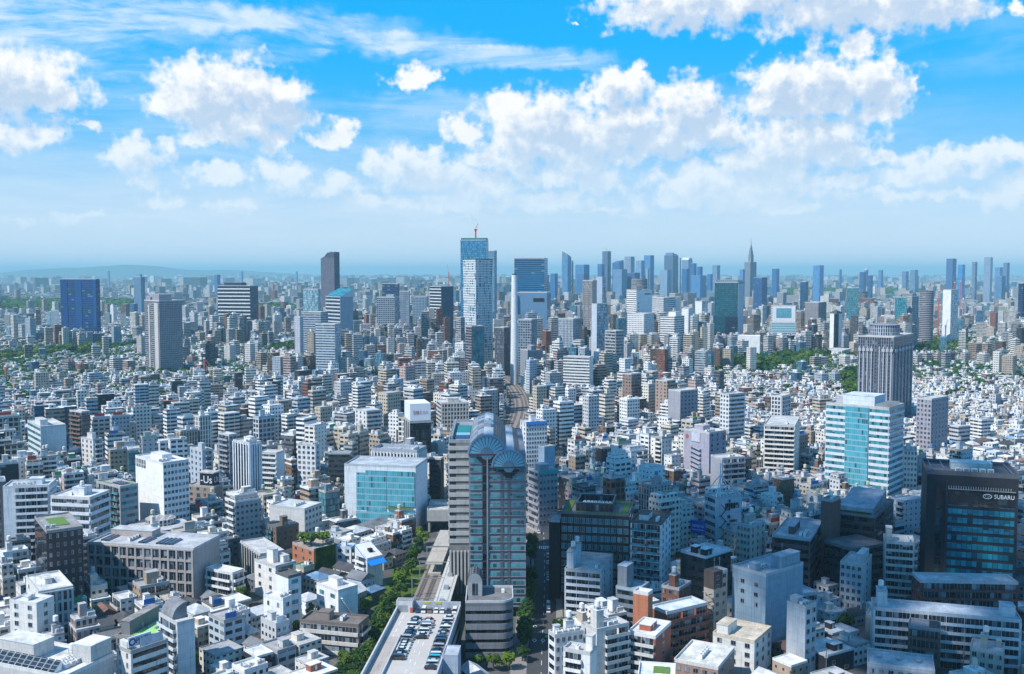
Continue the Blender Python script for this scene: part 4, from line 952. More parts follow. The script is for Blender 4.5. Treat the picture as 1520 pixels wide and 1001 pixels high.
sidebox(MB(), 'R', 0, w * .24, w * .97, 0, .1, h - 14, h - 7.2).build('window_band', M['glass_dark'], sb['root'])
def text(name, s, size, mat, parent, side, sx, z, out=.15, width=None):
    cu = bpy.data.curves.new(name, 'FONT'); cu.body = s; cu.size = size; cu.extrude = .03; cu.align_x = 'CENTER'; cu.align_y = 'CENTER'
    tmp = bpy.data.objects.new('tmp_text', cu); COL.objects.link(tmp); dg = bpy.context.evaluated_depsgraph_get(); dg.update()
    me = bpy.data.meshes.new_from_object(tmp.evaluated_get(dg)); me.name = name; bpy.data.objects.remove(tmp); bpy.data.curves.remove(cu)
    if width:
        xs = [v.co.x for v in me.vertices]; k = width / max(1e-3, max(xs) - min(xs))
        for v in me.vertices: v.co.x *= k
    me.materials.clear(); me.materials.append(mat)
    o = obj(name, me, parent)
    if side == 'R': o.location = (sx, -out, z); o.rotation_euler = (math.pi / 2, 0, 0)
    else: o.location = (-out, sx, z); o.rotation_euler = (math.pi / 2, 0, -math.pi / 2)
    return o
sgn = flat('sign_white', (.72, .76, .82))
text('lettering', 'SUBARU', 2.7, sgn, sb['root'], 'R', w * .965 - 4.4, h - 9.1, .2, 8.2)
mb = MB(); n = 24
for i in range(n):
    a0, a1 = 2 * math.pi * i / n, 2 * math.pi * (i + 1) / n; cx_ = w * .965 - 11.4
    mb.face([(cx_ + 1.9 * math.cos(a0), -.2, h - 9.1 + 1.15 * math.sin(a0)), (cx_ + 1.9 * math.cos(a1), -.2, h - 9.1 + 1.15 * math.sin(a1)), (cx_ + 1.6 * math.cos(a1), -.2, h - 9.1 + .88 * math.sin(a1)), (cx_ + 1.6 * math.cos(a0), -.2, h - 9.1 + .88 * math.sin(a0))])
for (sx_, sz_, rr) in ((-.8, .25, .42), (.1, .45, .2), (.6, .1, .22), (-.1, -.3, .2), (.5, -.45, .2), (1.0, -.1, .2)):
    mb.face([(w * .965 - 11.4 + sx_ + rr * (1 if i % 2 == 0 else .35) * math.cos(math.pi * i / 4), -.2, h - 9.1 + sz_ + rr * (1 if i % 2 == 0 else .35) * math.sin(math.pi * i / 4)) for i in range(8)])
mb.build('emblem', sgn, sb['root'])
penthouse(sb['root'], w * .30, d * .45, h + .13, w * .46, d * .28, 3.2, (.62, .66, .66), (.66, .70, .70), False)
for j in range(5):
    o = obj('air_conditioner', ac_mesh(), sb['root']); o.location = (w * (.36 + .09 * j), d * .22, h + .13); o.scale = (1.4, 1.4, 1.3)
mb = MB()
for (a0, c0, a1, c1) in ((.06, .08, .06, .92), (.20, .08, .20, .92), (.93, .08, .93, .92), (.06, .92, .93, .92), (.06, .5, .20, .5)): mb.bar((w * a0, d * c0, h + 1.6), (w * a1, d * c1, h + 1.6), .3)
mb.build('roof_truss', M['plain'], sb['root'], (.10, .14, .22))
H('apartment_building', 'grey-beige block of balconies with a brown strip left of the black emblem office', 'apartment building', 1313, 1358, 1376, 806, h=31, w=13, th=72, col=(.46, .45, .44), L='balc:.04,.96', Rr='balc:.05,.95', body='punch', st=3.3, key='grey-beige balcony block', yv=868, ex=('P:.1,.75,.4,.2,6', 'A:2,.3,.2'))
H('apartment_building', 'long dark red-brown brick slab of balconies behind the white balcony slab', 'apartment building', 1366, 1512, 1530, 864, h=22, w=11, th=86, col=(.15, .06, .05), L='balc:.02,.98', Rr='punch:2', body='brick', st=3.3, yv=890, trim=(.17, .065, .055), roof=(.5, .52, .55), key='red-brown brick slab')
H('apartment_building', 'very long white slab with five rows of continuous balconies', 'apartment building', 1296, 1517, 1528, 920, h=21.5, w=12, th=74, col=(.64, .66, .69), L='balc:.01,.99', Rr='punch:2', body='punch', st=3.1, key='long white balcony slab', yv=966, roof=(.48, .52, .57), ex=('P:.25,.9,.55,.07,6', 'P:.3,.03,.5,.09,4', 'T:.6,.94,6'))
bg_ = H('office_building', 'blue-grey panelled tower with crowded rooftop machinery', 'office building', 1087, 1137, 1192, 852, h=34, th=40, col=(.26, .36, .45), L='blank', Rr='blank', body='small', key='blue-grey panelled tower', yv=925, roof=(.40, .45, .5), ex=('P:.45,.05,.5,.3,5', 'A:8,.1,.45', 'P:.05,.35,.12,.2,3', 'N:.6,.2,5'))
for k in range(3): 
    for s in (.28, .68):
        o = obj('window', window_mesh(1.6, 1.4, 'L', 'glass'), bg_['root']); o.location = (-.005, bg_['d'] * s, 20 + k * 4)
H('office_building', 'grey balcony-striped wing lower than the blue-grey panelled tower', 'office building', 1147, 1175, 1214, 884, h=22, th=24, col=(.40, .44, .50), L='ledge:glass', Rr='ledge:glass', body='rib', st=3.4, yv=930, roof=(.44, .48, .54))
H('office_building', 'pale concrete tower with a step and slanting chimney before the balcony-striped wing', 'office building', 1168, 1196, 1212, 900, h=27, th=40, col=(.50, .53, .57), L='blank', Rr='punch:2', body='small', yv=965, ex=('A:2,.2,.3', 'P:.1,.5,.5,.4,2.5'))
br = H('office_building', 'brown stepped complex with dark glass terraces and a sloping grey roof', 'office building', 1237, 1300, 1326, 766, h=34, th=64, col=(.10, .07, .065), L='ledge:glass_dark', Rr='rib:glass_dark', body='band', st=4, key='brown stepped complex', yv=870, trim=(.06, .05, .05), roof=(.2, .2, .22))
w, d, h = br['w'], br['d'], br['hb']
MB().prism([(w * .1, d * .1), (w * .8, d * .1), (w * .8, d * .92), (w * .1, d * .92)], h + .13, 0, 0, ztop=[h + 3, h + 7, h + 7, h + 3]).build('sloping_roof', M['roof'], br['root'], (.36, .40, .46))
MB().box(.6, d * .12, h + .2, 1.6, d * .9, h + 1.6).build('hedge', M['leaf'], br['root'])
H('office_building', 'brown brick stair tower block on the near end of the stepped complex', 'office building', 1219, 1236, 1248, 742, h=43, th=50, col=(.17, .10, .09), L='blank', Rr='blank', body='brick', yv=785, roof=(.4, .4, .42), ex=('T:.6,.6', 'A:2,.2,.2'))
H('office_building', 'dark brown terraced office with roof plant below the stepped complex', 'office building', 1146, 1203, 1222, 800, h=28, th=68, col=(.13, .085, .08), L='rib:glass_dark', Rr='rib:glass_dark', body='band', st=3.8, yv=850, roof=(.42, .44, .48), ex=('A:6,.15,.2', 'P:.2,.5,.4,.15,3.5'))
H('office_building', 'windowed black glass office with stepped canopies right of the dark brown terraced office', 'office building', 1223, 1266, 1316, 815, h=25, Y=None, th=28, col=(.035, .035, .04), L='rib:glass_dark', Rr='ledge:glass_dark', body='band', st=4, yv=872, trim=(.12, .11, .11), roof=(.15, .15, .16))
H('apartment_building', 'small concrete stair-and-lift block in front of the black glass office', 'apartment building', 1247, 1280, 1294, 838, h=19, th=66, col=(.46, .48, .51), L='punch:4', Rr='punch:1', body='small', yv=868, ex=('P:.2,.05,.6,.3,4',))
# hotel black with AC roof
bh = H('hotel_building', 'dark brown hotel with rows of lit-looking windows and a planted roof edge', 'hotel', 833, 934, 948, 764, h=41, w=26, th=79, d=None, col=(.05, .035, .035), L='blank', Rr='rib', body='band', key='dark brown hotel', yv=850, roof=(.20, .20, .20), par=.6, ex=('G:.04,.03,.13,.97', 'G:.86,.03,.98,.97', 'G:.14,.03,.85,.12', 'G:.14,.88,.85,.97'))
w, d, h = bh['w'], bh['d'], bh['hb']
for k in range(9):
    z = 4 + k * 4.0
    if z > h - 3: break
    for j in range(11):
        o = obj('window', window_mesh(2.0, 2.3, 'L', 'glass_teal2'), bh['root']); o.location = (-.005, d * (j + .5) / 11, z)
mb = MB(); mb.box(w * .15, d * .25, h + .13, w * .2, d * .8, h + 4.2); mb.box(w * .2, d * .25, h + .13, w * .85, d * .27, h + 4.2); mb.box(w * .2, d * .78, h + .13, w * .85, d * .8, h + 4.2); mb.box(w * .85, d * .25, h + .13, w * .9, d * .8, h + 4.2)
mb.build('screen_wall', FM['vert'], bh['root'], (.06, .06, .07))
for j in range(8):
    o = obj('air_conditioner', ac_mesh(), bh['root']); o.location = (w * .5, d * (.32 + .055 * j), h + .13); o.scale = (2.6, 1.0, 1.5)
H('annexe_building', 'windowless dark brown annexe against the near end of the dark brown hotel', 'building', 815, 831, 834, 772, h=37, th=80, w=14, col=(.03, .025, .03), L='blank', Rr='blank', body='band', yv=850)
H('apartment_building', 'white apartment tower with glass balconies beside the dark brown hotel', 'apartment building', 936, 982, 996, 776, h=41, th=70, col=(.70, .72, .76), L='balc:.03,.97,glass_teal2', Rr='punch:3', body='small', st=3.2, key='glass-balcony apartment tower', yv=858, roof=(.10, .09, .09), ex=('P:.2,.5,.4,.3,2.5', 'A:2,.2,.2'))
H('apartment_building', 'beige faceted tower with small dark square windows', 'apartment building', 1094, 1114, 1136, 780, h=33, th=45, col=(.44, .42, .38), L='punch:4,glass,.9', Rr='punch:3,glass,.9', body='small', st=3.2, key='beige faceted tower', yv=830, roof=(.4, .45, .5), ex=('P:.3,.4,.4,.4,4', 'T:.5,.5,4', 'A:2,.2,.15'))
mt = H('office_building', 'pale blue office with a white mast frame on its roof', 'office building', 1046, 1063, 1101, 738, h=34, th=22, col=(.50, .58, .66), L='rib', Rr='punch:1', body='small', st=4, key='white-masted office', yv=790, roof=(.42, .48, .54), ex=('A:6,.3,.3',))
w, d, h = mt['w'], mt['d'], mt['hb']
mb = MB(); top = (w * .25, d * .2, h + 12)
mb.bar((w * .25, d * .2, h), (w * .25, d * .2, h + 18), .35)
for q in ((0.4, d - .4), (w - .4, .4), (.4, .4), (w - .4, d - .4)): mb.bar(top, (*q, h + .9), .28)
mb.build('mast_frame', M['white'], mt['root'])
for k in range(3): sidebox(MB(), 'R', 0, w * .52, w * .82, 0, .08, 8 + k * 6, 9.2 + k * 6).build('window', M['glass'], mt['root'])
sidebox(MB(), 'R', 0, w * .35, w * .9, 0, .08, h - 6, h - 3).build('window', M['glass'], mt['root'])
for k in range(4):
    z = 6 + k * 6; mb = MB(); mb.bar((w * .16, -.9, z), (w * .36, -.9, z + 3), .22); mb.bar((w * .36, -.9, z + 3), (w * .16, -.9, z + 6), .22); sidebox(mb, 'R', 0, w * .12, w * .18, .05, 1.3, z - .15, z, bottom=True); sidebox(mb, 'R', 0, w * .33, w * .39, .05, 1.3, z + 2.85, z + 3, bottom=True)
    mb.build('stair_flight', M['dark'], mt['root'])
# blue billboard
bb_x, bb_y, bb_z = PY(1060, 757, 505)
bb = thing('billboard', 'blue rooftop billboard with white lettering before the white-masted office', 'billboard', (bb_x - 7.5, bb_y + 4.5, 0), R(-30))
MB().box(-3.9, .0, 15, 3.9, .6, 21.6, bottom=True).build('panel', flat('sign_blue', (.005, .07, .42)), bb)
MB().box(-3.3, .1, 0, -2.7, .5, 14.9).build('post', M['metal'], bb); MB().box(2.7, .1, 0, 3.3, .5, 14.9).build('post', M['metal'], bb)
t_ = text('lettering', 'zenyou', 2.6, sgn, bb, 'R', .2, 19.0, .08, 6.2); MB().box(-3, -.1, 16.7, 3.2, -.02, 16.95, bottom=True).build('underline', sgn, bb)
bk = H('office_building', 'black cube office with a crowded white rooftop plant', 'office building', 1010, 1048, 1085, 826, h=26, th=42, col=(.03, .032, .04), L='rib:glass_dark', Rr='rib:glass_dark', body='band', st=3.8, key='black cube office', yv=862, roof=(.62, .66, .70), pcol=(.6, .64, .68), ex=('A:12,.25,.4', 'P:.08,.1,.25,.2,3', 'P:.1,.5,.2,.2,3'))
H('apartment_building', 'white balcony block with a stair tower and twin tanks on the street', 'apartment building', 838, 893, 910, 848, h=25, th=74, col=(.56, .60, .65), L='balc:.02,.98', Rr='punch:2', body='punch', st=3.0, key='white balcony block', yv=880, ex=('P:.1,.8,.6,.18,7', 'T:.3,.88,7', 'T:.6,.88,7', 'A:2,.2,.2'))
rb = H('apartment_building', 'long red brick apartment block with deep balconies and pale roof', 'apartment building', 967, 990, 1050, 908, h=22, th=36, col=(.27, .10, .07), L='blank', Rr='balc:.01,.99', body='brick', st=3.1, key='long red brick block', yv=950, trim=(.26, .10, .075), roof=(.58, .62, .66))
st_ = H('apartment_building', 'bright terracotta lift tower at the end of the long red brick block', 'lift tower', 946, 962, 969, 880, h=31, d=6, th=60, col=(.44, .17, .09), L='blank', Rr='blank', body='small', yv=905, roof=(.6, .6, .6))
H('apartment_building', 'small red tile apartment house with white balconies and sunlit roof', 'apartment building', 931, 973, 996, 944, h=24, th=62, col=(.38, .11, .07), L='balc:.03,.9', Rr='punch:1', body='brick', st=3.1, key='small red apartment house', yv=1001, trim=(.6, .58, .55), roof=(.70, .70, .69), ex=('P:.3,.35,.4,.4,2',))
H('apartment_building', 'beige stair tower with dark brown cap and outside steel stairs', 'apartment building', 1045, 1060, 1080, 850, h=33, th=38, col=(.42, .35, .29), L='blank', Rr='punch:2', body='small', key='beige stair tower', yv=915, ex=('N:.4,.5,1', 'N:.7,.4,1'))
i_ = HERO['beige stair tower with dark brown cap and outside steel stairs']
MB().box(-.06, -.06, i_['hb'] - 6, i_['w'] * .62, i_['d'] * 1.01, i_['hb'] + 1.0).build('cap', M['plain'], i_['root'], (.075, .055, .05))
for k in range(8):
    z = 2 + k * 3; d = i_['d']; mb = MB(); mb.bar((-.8, d * .15, z), (-.8, d * .85, z + 1.5), .14); mb.bar((-1.5, d * .85, z + 1.5), (-1.5, d * .15, z + 3), .14); sidebox(mb, 'L', 0, d * .02, d * .14, .1, 1.8, z - .1, z, bottom=True); mb.build('stair_flight', M['metal'], i_['root'])
H('apartment_building', 'white slab with black window strip and cluttered terrace roof by the avenue', 'apartment building', 814, 824, 866, 942, h=27, th=24, col=(.70, .70, .70), L='rib:glass_dark', Rr='punch:5', body='small', st=3.2, key='white avenue slab', yv=1001, ex=('P:.45,.3,.3,.4,4', 'T:.6,.5,4', 'A:5,.15,.15', 'P:.1,.5,.2,.3,2.5'))
H('apartment_building', 'stepped white apartment house with diagonal outside stair', 'apartment building', 868, 886, 934, 934, h=28, th=30, col=(.60, .58, .55), L='blank', Rr='balc:.25,.98', body='punch', st=3.0, yv=1001, key='stepped white apartments', ex=('P:.1,.3,.22,.5,6', 'T:.2,.5,6', 'A:2,.5,.3'))
H('house', 'white stepped house with a tall stair slab near the avenue corner', 'house', 836, 876, 886, 968, h=21, th=64, col=(.74, .73, .71), L='balc:.3,.95', Rr='blank', body='small', st=3.0, yv=1001, ex=('P:.4,.02,.5,.25,5', 'A:1,.2,.5'))
H('office_building', 'grey parapet building with a tall pale stair tower beside the white balcony block', 'office building', 914, 948, 964, 875, h=22, th=60, col=(.22, .25, .29), L='rib:glass_dark', Rr='blank', body='band', yv=910, roof=(.35, .42, .48), ex=('P:.05,.55,.6,.4,9',))
H('house', 'low building with terracotta roof edge and red tank tower', 'house', 982, 1008, 1026, 873, h=22, th=55, col=(.28, .11, .07), L='punch:3', Rr='punch:2', body='brick', yv=880, ex=('P:.1,.3,.3,.35,5', 'T:.22,.45,5', 'A:2,.5,.3'))
H('house', 'white house with a flat beige roof terrace and glass railing', 'house', 1058, 1120, 1145, 951, h=15, th=56, col=(.72, .72, .70), L='punch:3', Rr='punch:3', body='small', roof=(.62, .54, .44), key='beige-terrace house', yv=975, ex=('P:.1,.68,.5,.28,3.5',), par=1.1)
H('house', 'low pale-roofed building with brown brick front at the bottom edge', 'house', 1000, 1066, 1090, 990, h=14, th=62, col=(.34, .22, .18), L='punch:5', Rr='punch:2', body='brick', roof=(.62, .62, .60), yv=1001, pcol=(.55, .50, .44), ex=('A:4,.3,.5',))
H('house', 'white roof terrace with planted beds at the bottom edge', 'house', 946, 1002, 1010, 1012, h=22, w=15, th=80, col=(.76, .77, .78), L='blank', Rr='blank', body='small', roof=(.72, .75, .78), yv=1001, ex=('G:.15,.3,.4,.6', 'G:.5,.15,.85,.6'))
H('apartment_building', 'tan stepped apartment building with sloping terraces behind the beige-terrace house', 'apartment building', 1063, 1100, 1146, 903, h=19, th=38, col=(.42, .37, .32), L='punch:4', Rr='balc:.1,.98', body='punch', yv=935, st=3.0, roof=(.45, .43, .40))
H('house', 'brown four-storey house with steep dark gabled cap before the long white slab', 'house', 1348, 1396, 1406, 934, h=17, w=9, th=66, col=(.13, .095, .075), L='balc:.05,.95', Rr='punch:2', body='punch', yv=985, trim=(.12, .09, .07), roof=(.26, .28, .31))
i_ = HERO['brown four-storey house with steep dark gabled cap before the long white slab']
MB().prism([(.5, .5), (i_['w'] - .5, .5), (i_['w'] - .5, i_['d'] * .35), (.5, i_['d'] * .35)], i_['hb'] + .12, 0, 0, ztop=[i_['hb'] + 3.5, i_['hb'] + .6, i_['hb'] + .6, i_['hb'] + 3.5]).build('gable_cap', M['roof'], i_['root'], (.10, .11, .13))
H('office_building', 'long low grey flat-roofed building with three skylight pairs at the bottom edge', 'office building', 1287, 1388, 1400, 996, h=13, w=15, th=70, col=(.30, .36, .43), L='punch:7', Rr='blank', body='small', yv=1001, roof=(.44, .47, .50), ex=('P:.5,.2,.2,.05,.6', 'P:.5,.5,.2,.05,.6', 'P:.5,.8,.2,.05,.6'))
H('house', 'cream house with roof shed and blue-roofed dormer at the right edge', 'house', 1440, 1490, 1512, 968, h=15, w=10, th=62, col=(.42, .40, .36), L='punch:4', Rr='punch:2', body='small', yv=1000, ex=('P:.2,.5,.3,.2,5', 'T:.3,.55,5', 'P:.6,.1,.2,.15,2.5'))
H('house', 'narrow grey house with two storeys of dark windows in the shaded row', 'house', 1306, 1320, 1328, 918, h=16, d=9, th=62, col=(.30, .31, .32), L='punch:1,glass,2', Rr='blank', body='small', yv=945)
H('house', 'narrow pale house with balcony beside the dark brown gabled house', 'house', 1328, 1344, 1349, 922, h=15, w=9, th=70, col=(.5, .5, .5), L='balc:.1,.9', Rr='blank', body='small', yv=945)
# right, behind the tower: banded offices
H('office_building', 'grey banded office with a turquoise roof rim right of the fan-topped tower', 'office building', 784, 800, 828, 700, h=36, th=26, col=(.36, .35, .38), L='ledge:glass', Rr='punch:5', body='rib', st=3.6, key='turquoise-rimmed office', yv=735, roof=(.5, .55, .6), ex=('P:.1,.1,.5,.5,4', 'A:2,.65,.3'))
i_ = HERO['grey banded office with a turquoise roof rim right of the fan-topped tower']
sidebox(MB(), 'R', 0, -.3, i_['w'] + .2, .03, .9, i_['hb'] - 1.2, i_['hb'] + 1.3, bottom=True).build('roof_rim', flat('turquoise', (.08, .36, .36)), i_['root'])
H('office_building', 'pale blue box building with a solid upper storey beyond the turquoise-rimmed office', 'office building', 799, 808, 824, 663, h=36, th=35, col=(.36, .46, .56), L='blank', Rr='blank', body='small', yv=683)
H('office_building', 'white office with a bright blue roof rim behind the fan-topped tower', 'office building', 772, 781, 812, 627, h=38, th=18, col=(.68, .70, .73), L='punch:2', Rr='punch:8', body='small', yv=652, ex=('P:.3,.3,.25,.3,5',))
i_ = HERO['white office with a bright blue roof rim behind the fan-topped tower']
sidebox(MB(), 'R', 0, 0, i_['w'], .03, .7, i_['hb'] - 1.2, i_['hb'] + 1.2, bottom=True).build('roof_rim', flat('rim_blue', (.06, .22, .60)), i_['root'])
H('office_building', 'grey block with a red and white sign by the plaza', 'office building', 806, 820, 828, 724, h=18, th=40, col=(.12, .10, .10), L='blank', Rr='rib', body='band', yv=748)
# --- left: the named blocks
ws = H('office_building', 'tall plain white slab with a windowless end wall', 'office building', 201, 242, 280, 687, h=45, th=34, col=(.80, .81, .82), L='blank', Rr='punch:7,glass,1.3', body='small', st=3.4, key='plain white slab', yv=755, roof=(.62, .63, .65), ex=('P:.3,.3,.4,.4,3', 'A:3,.1,.2'))
sidebox(MB(), 'L', 0, ws['d'] * .62, ws['d'] * .97, .02, .3, ws['hb'] - 5, ws['hb'] - .5, bottom=True).build('louvre', FM['vert'], ws['root'], (.5, .5, .5))
gr = H('office_building', 'broad office of brown pier grid with dark square windows and rooftop plant', 'office building', 130, 287, 318, 814, h=26, w=24, th=78, col=(.40, .36, .35), L='grid:13', Rr='blank', body='frame', st=4.2, key='brown grid office', yv=865, roof=(.46, .47, .49), trim=(.40, .36, .35), ex=('S:.2,.25,.6,.42', 'S:.2,.5,.6,.62', 'S:.2,.86,.6,.98', 'P:.6,.55,.3,.4,3', 'A:4,.3,.68'))
H('office_building', 'dark brown tile tower with few small windows and a planted roof corner', 'office building', 52, 69, 123, 788, h=41, th=20, col=(.075, .045, .045), L='curtain:glass_dark', Rr='punch:5,glass,.8', body='brick', st=4.0, key='dark brown tile tower', yv=890, roof=(.3, .3, .3), ex=('G:.25,.3,.75,.8', 'A:2,.1,.2'))
H('apartment_building', 'white apartment block with dark recessed balconies at the left edge', 'apartment building', -8, 4, 73, 722, h=40, th=12, d=16, col=(.62, .66, .71), L='blank', Rr='balc:.25,.97', body='punch', st=3.3, key='edge balcony block', yv=790, roof=(.55, .57, .6), ex=('A:4,.2,.3', 'P:.5,.3,.3,.4,3'))
H('office_building', 'white banded office with wraparound ribbon windows and rooftop machine room', 'office building', 75, 133, 142, 738, h=33, w=18, th=80, col=(.66, .68, .71), L='ledge:glass', Rr='ledge:glass', body='rib', st=4.2, key='white banded office', yv=783, roof=(.62, .62, .62), ex=('P:.3,.3,.4,.3,4', 'A:4,.3,.62', 'T:.4,.4,4'))
H('apartment_building', 'grey apartment block with curved glass balconies and a planted roof', 'apartment building', 143, 178, 205, 722, h=34, th=38, col=(.34, .34, .35), L='balc:.05,.9,glass_teal2', Rr='rib:glass_teal2', body='rib', st=3.5, key='planted-roof glass balcony block', yv=782, roof=(.42, .42, .42), ex=('G:.05,.55,.3,.95', 'S:.3,.2,.8,.6', 'G:.75,.1,.95,.4'))
rg = thing('pavilion_building', 'low oval grey building with a ring roof in front of the plain white slab', 'pavilion', (*P(234, 790, 8)[:2], 0))
MB().cyl(0, 0, 0, 11, 15, n=30).build('wall', FM['curt'], rg, (.25, .33, .38)); MB().cyl(0, 0, 11.01, 12.4, 15.6, n=30).build('roof', M['roof'], rg, (.44, .45, .47)); MB().cyl(1, 2, 12.41, 15.5, 8, n=24).build('penthouse', FM['vert'], rg, (.52, .52, .52))
addfoot(rect_corners(*P(234, 790, 8)[:2], 0, -15.5, -15.5, 15.5, 15.5), 'oval'); CAPS.append((201, 266, 782, rg.location.y)); KEYS.append(('oval pavilion', 234, 770, rg.location.x, rg.location.y))
us = H('shop_building', 'brown building carrying a black rooftop sign box with large white letters', 'shop', 279, 318, 330, 722, h=21, th=66, col=(.33, .25, .21), L='punch:4', Rr='blank', body='brick', key='rooftop sign-box building', yv=745, roof=(.4, .38, .37))
w, d, h = us['w'], us['d'], us['hb']
MB().box(w * .12, d * .08, h + .13, w * .88, d * .58, h + 8.2).build('sign_box', flat('sign_black', (.012, .018, .03)), us['root'])
MB().box(w * .06, d * .04, h + 8.21, w * .94, d * .62, h + 9).build('sign_roof', M['roof'], us['root'], (.45, .45, .44))
text('lettering', '-Us', 6.4, sgn, us['root'], 'L', d * .33, h + 4.2, -w * .12 + .12, 8.0)
text('lettering', 'Us', 5.4, sgn, us['root'], 'R', w * .5, h + 4.2, -d * .08 + .12, 4.0)
H('apartment_building', 'dark brown tiled apartment tower with rows of small balconies', 'apartment building', 103, 121, 134, 611, h=45, th=42, col=(.15, .10, .09), L='balc:.05,.95', Rr='punch:3', body='brick', st=3.2, yv=655, trim=(.2, .14, .12), key='brown tiled apartment tower')
H('apartment_building', 'white twin-bay block with teal windows left of the plain white slab', 'apartment building', 41, 60, 98, 633, h=42, th=26, col=(.64, .65, .66), L='rib:glass_teal2', Rr='blank', body='small', st=4, yv=672, ex=('P:.1,.2,.3,.4,4',))
H('apartment_building', 'stepped white wedding-cake apartment house with roof tanks at left', 'apartment building', 120, 138, 152, 652, h=32, th=42, col=(.66, .64, .63), L='punch:3', Rr='balc:.2,.95', body='punch', yv=695, ex=('P:.3,.3,.4,.4,4', 'T:.5,.5,4'))
H('office_building', 'white office tower with vertical blue window strips right of the sign-box building', 'office building', 346, 370, 388, 657, h=46, th=48, col=(.66, .69, .73), L='piers:6', Rr='piers:5', body='vert', key='white striped office', yv=733, ex=('A:4,.2,.3', 'P:.5,.3,.4,.4,2.5'))
H('apartment_building', 'slim grey apartment tower with stacked bay balconies', 'apartment building', 324, 340, 352, 645, h=46, th=46, col=(.30, .32, .37), L='balc:.05,.95', Rr='punch:2', body='punch', yv=688)
H('apartment_building', 'blue-grey pair of flats right behind the plain white slab', 'apartment building', 282, 300, 316, 668, h=40, th=44, col=(.42, .48, .56), L='punch:3', Rr='balc:.3,.9', body='punch', yv=712, ex=('P:.2,.2,.3,.3,4',))
H('apartment_building', 'bright white apartment block of wide windows near the dark narrow towers', 'apartment building', 441, 468, 475, 660, h=38, th=68, col=(.70, .71, .73), L='punch:4', Rr='punch:1', body='punch', yv=700, ex=('A:3,.2,.2',))
H('office_building', 'white office with wide dark windows at the end of the white row', 'office building', 383, 410, 412, 672, h=34, w=10, th=72, col=(.70, .72, .74), L='ledge:glass', Rr='blank', body='rib', yv=705)
H('office_building', 'black glass block with a pale roof terrace near the billboard tower', 'office building', 487, 520, 523, 672, h=34, th=80, col=(.035, .045, .06), L='rib:glass_dark', Rr='rib:glass_dark', body='band', yv=690, roof=(.35, .38, .4))
H('apartment_building', 'white building with a blank end gable and roof hut above the glass office', 'apartment building', 527, 544, 566, 610, h=36, th=38, col=(.68, .68, .68), L='punch:3', Rr='ledge:glass', body='rib', yv=640)
# glass office
gl = H('office_building', 'white-framed office with a broad turquoise glass front', 'office building', 511, 617, 622, 692, h=39, w=26, th=80, col=(.66, .70, .74), L='blank', Rr='blank', body='vert', key='turquoise glass office', yv=772, roof=(.42, .46, .5))
w, d, h = gl['w'], gl['d'], gl['hb']
for a, c_, z0_, z1_, o_ in ((.015, .40, 0, h - 2.5, .6), (.41, .70, h - 26, h - 2.5, .35), (.71, .83, h - 26, h - 4, .2)):
    if o_ == .6:
        sidebox(MB(), 'L', 0, d * a, d * c_, 0, .6, h - 23, z1_).build('curtain_wall', M['glass_cyan'], gl['root'])
    else: sidebox(MB(), 'L', 0, d * a, d * c_, 0, o_, z0_, z1_).build('curtain_wall', M['glass_cyan'], gl['root'])
sidebox(MB(), 'L', 0, d * .015, d * .83, 0, 1.2, 2, h - 26.6).build('curtain_wall', M['glass_cyan'], gl['root'])
sidebox(MB(), 'L', 0, d * .03, d * .40, .65, 1.2, h - 24.6, h - 23.8, bottom=True).build('planter', M['grass'], gl['root'])
H('office_building', 'taller white ribbed building with a slatted roof behind the turquoise glass office', 'office building', 551, 619, 635, 668, h=46, Y=None, w=16, th=74, col=(.66, .66, .66), L='piers:14', Rr='piers:9', body='vert', yv=690, roof=(.34, .38, .44), par=2.2, ex=('P:.2,.4,.2,.3,1.5', 'A:4,.55,.2'))
# billboard tower
bt = H('office_building', 'dark glass building topped by a huge white sign box with red characters', 'office building', 600, 608.5, 640, 626, h=47, th=16, col=(.03, .05, .065), L='piers:3', Rr='curtain:glass_dark', body='band', key='white sign-box tower', yv=658, trim=(.66, .65, .64), roof=(.4, .4, .4))
w, d, h = bt['w'], bt['d'], bt['hb']
MB().box(.2, .2, h + 1.2, w - .3, d - .2, h + 13.2, bottom=True).build('sign_box', flat('sign_face', (.74, .76, .80)), bt['root'])
text('lettering', '日林ミメハ', 3.2, flat('sign_red', (.45, .09, .06)), bt['root'], 'R', w * .5, h + 6.8, -.05, w * .68)
H('office_building', 'beige office with a regular grid of dark windows right of the sign-box tower', 'office building', 648, 655, 696, 598, h=42, th=14, col=(.50, .46, .42), L='ledge:glass', Rr='grid:9', body='frame', key='beige grid office', yv=622, ex=('P:.3,.3,.4,.4,3',))
H('office_building', 'low concrete machine-roofed block below the white sign-box tower', 'office building', 628, 650, 661, 658, h=30, th=70, col=(.44, .41, .39), L='blank', Rr='blank', body='small', yv=672, ex=('A:6,.15,.2',))
# tower interior left, brown glass building between
H('office_building', 'dark brown glass block between the white ribbed building and the grey wing', 'office building', 637, 654, 659, 680, h=34, th=70, col=(.06, .045, .045), L='rib:glass_dark', Rr='blank', body='band', yv=716, trim=(.4, .37, .34))
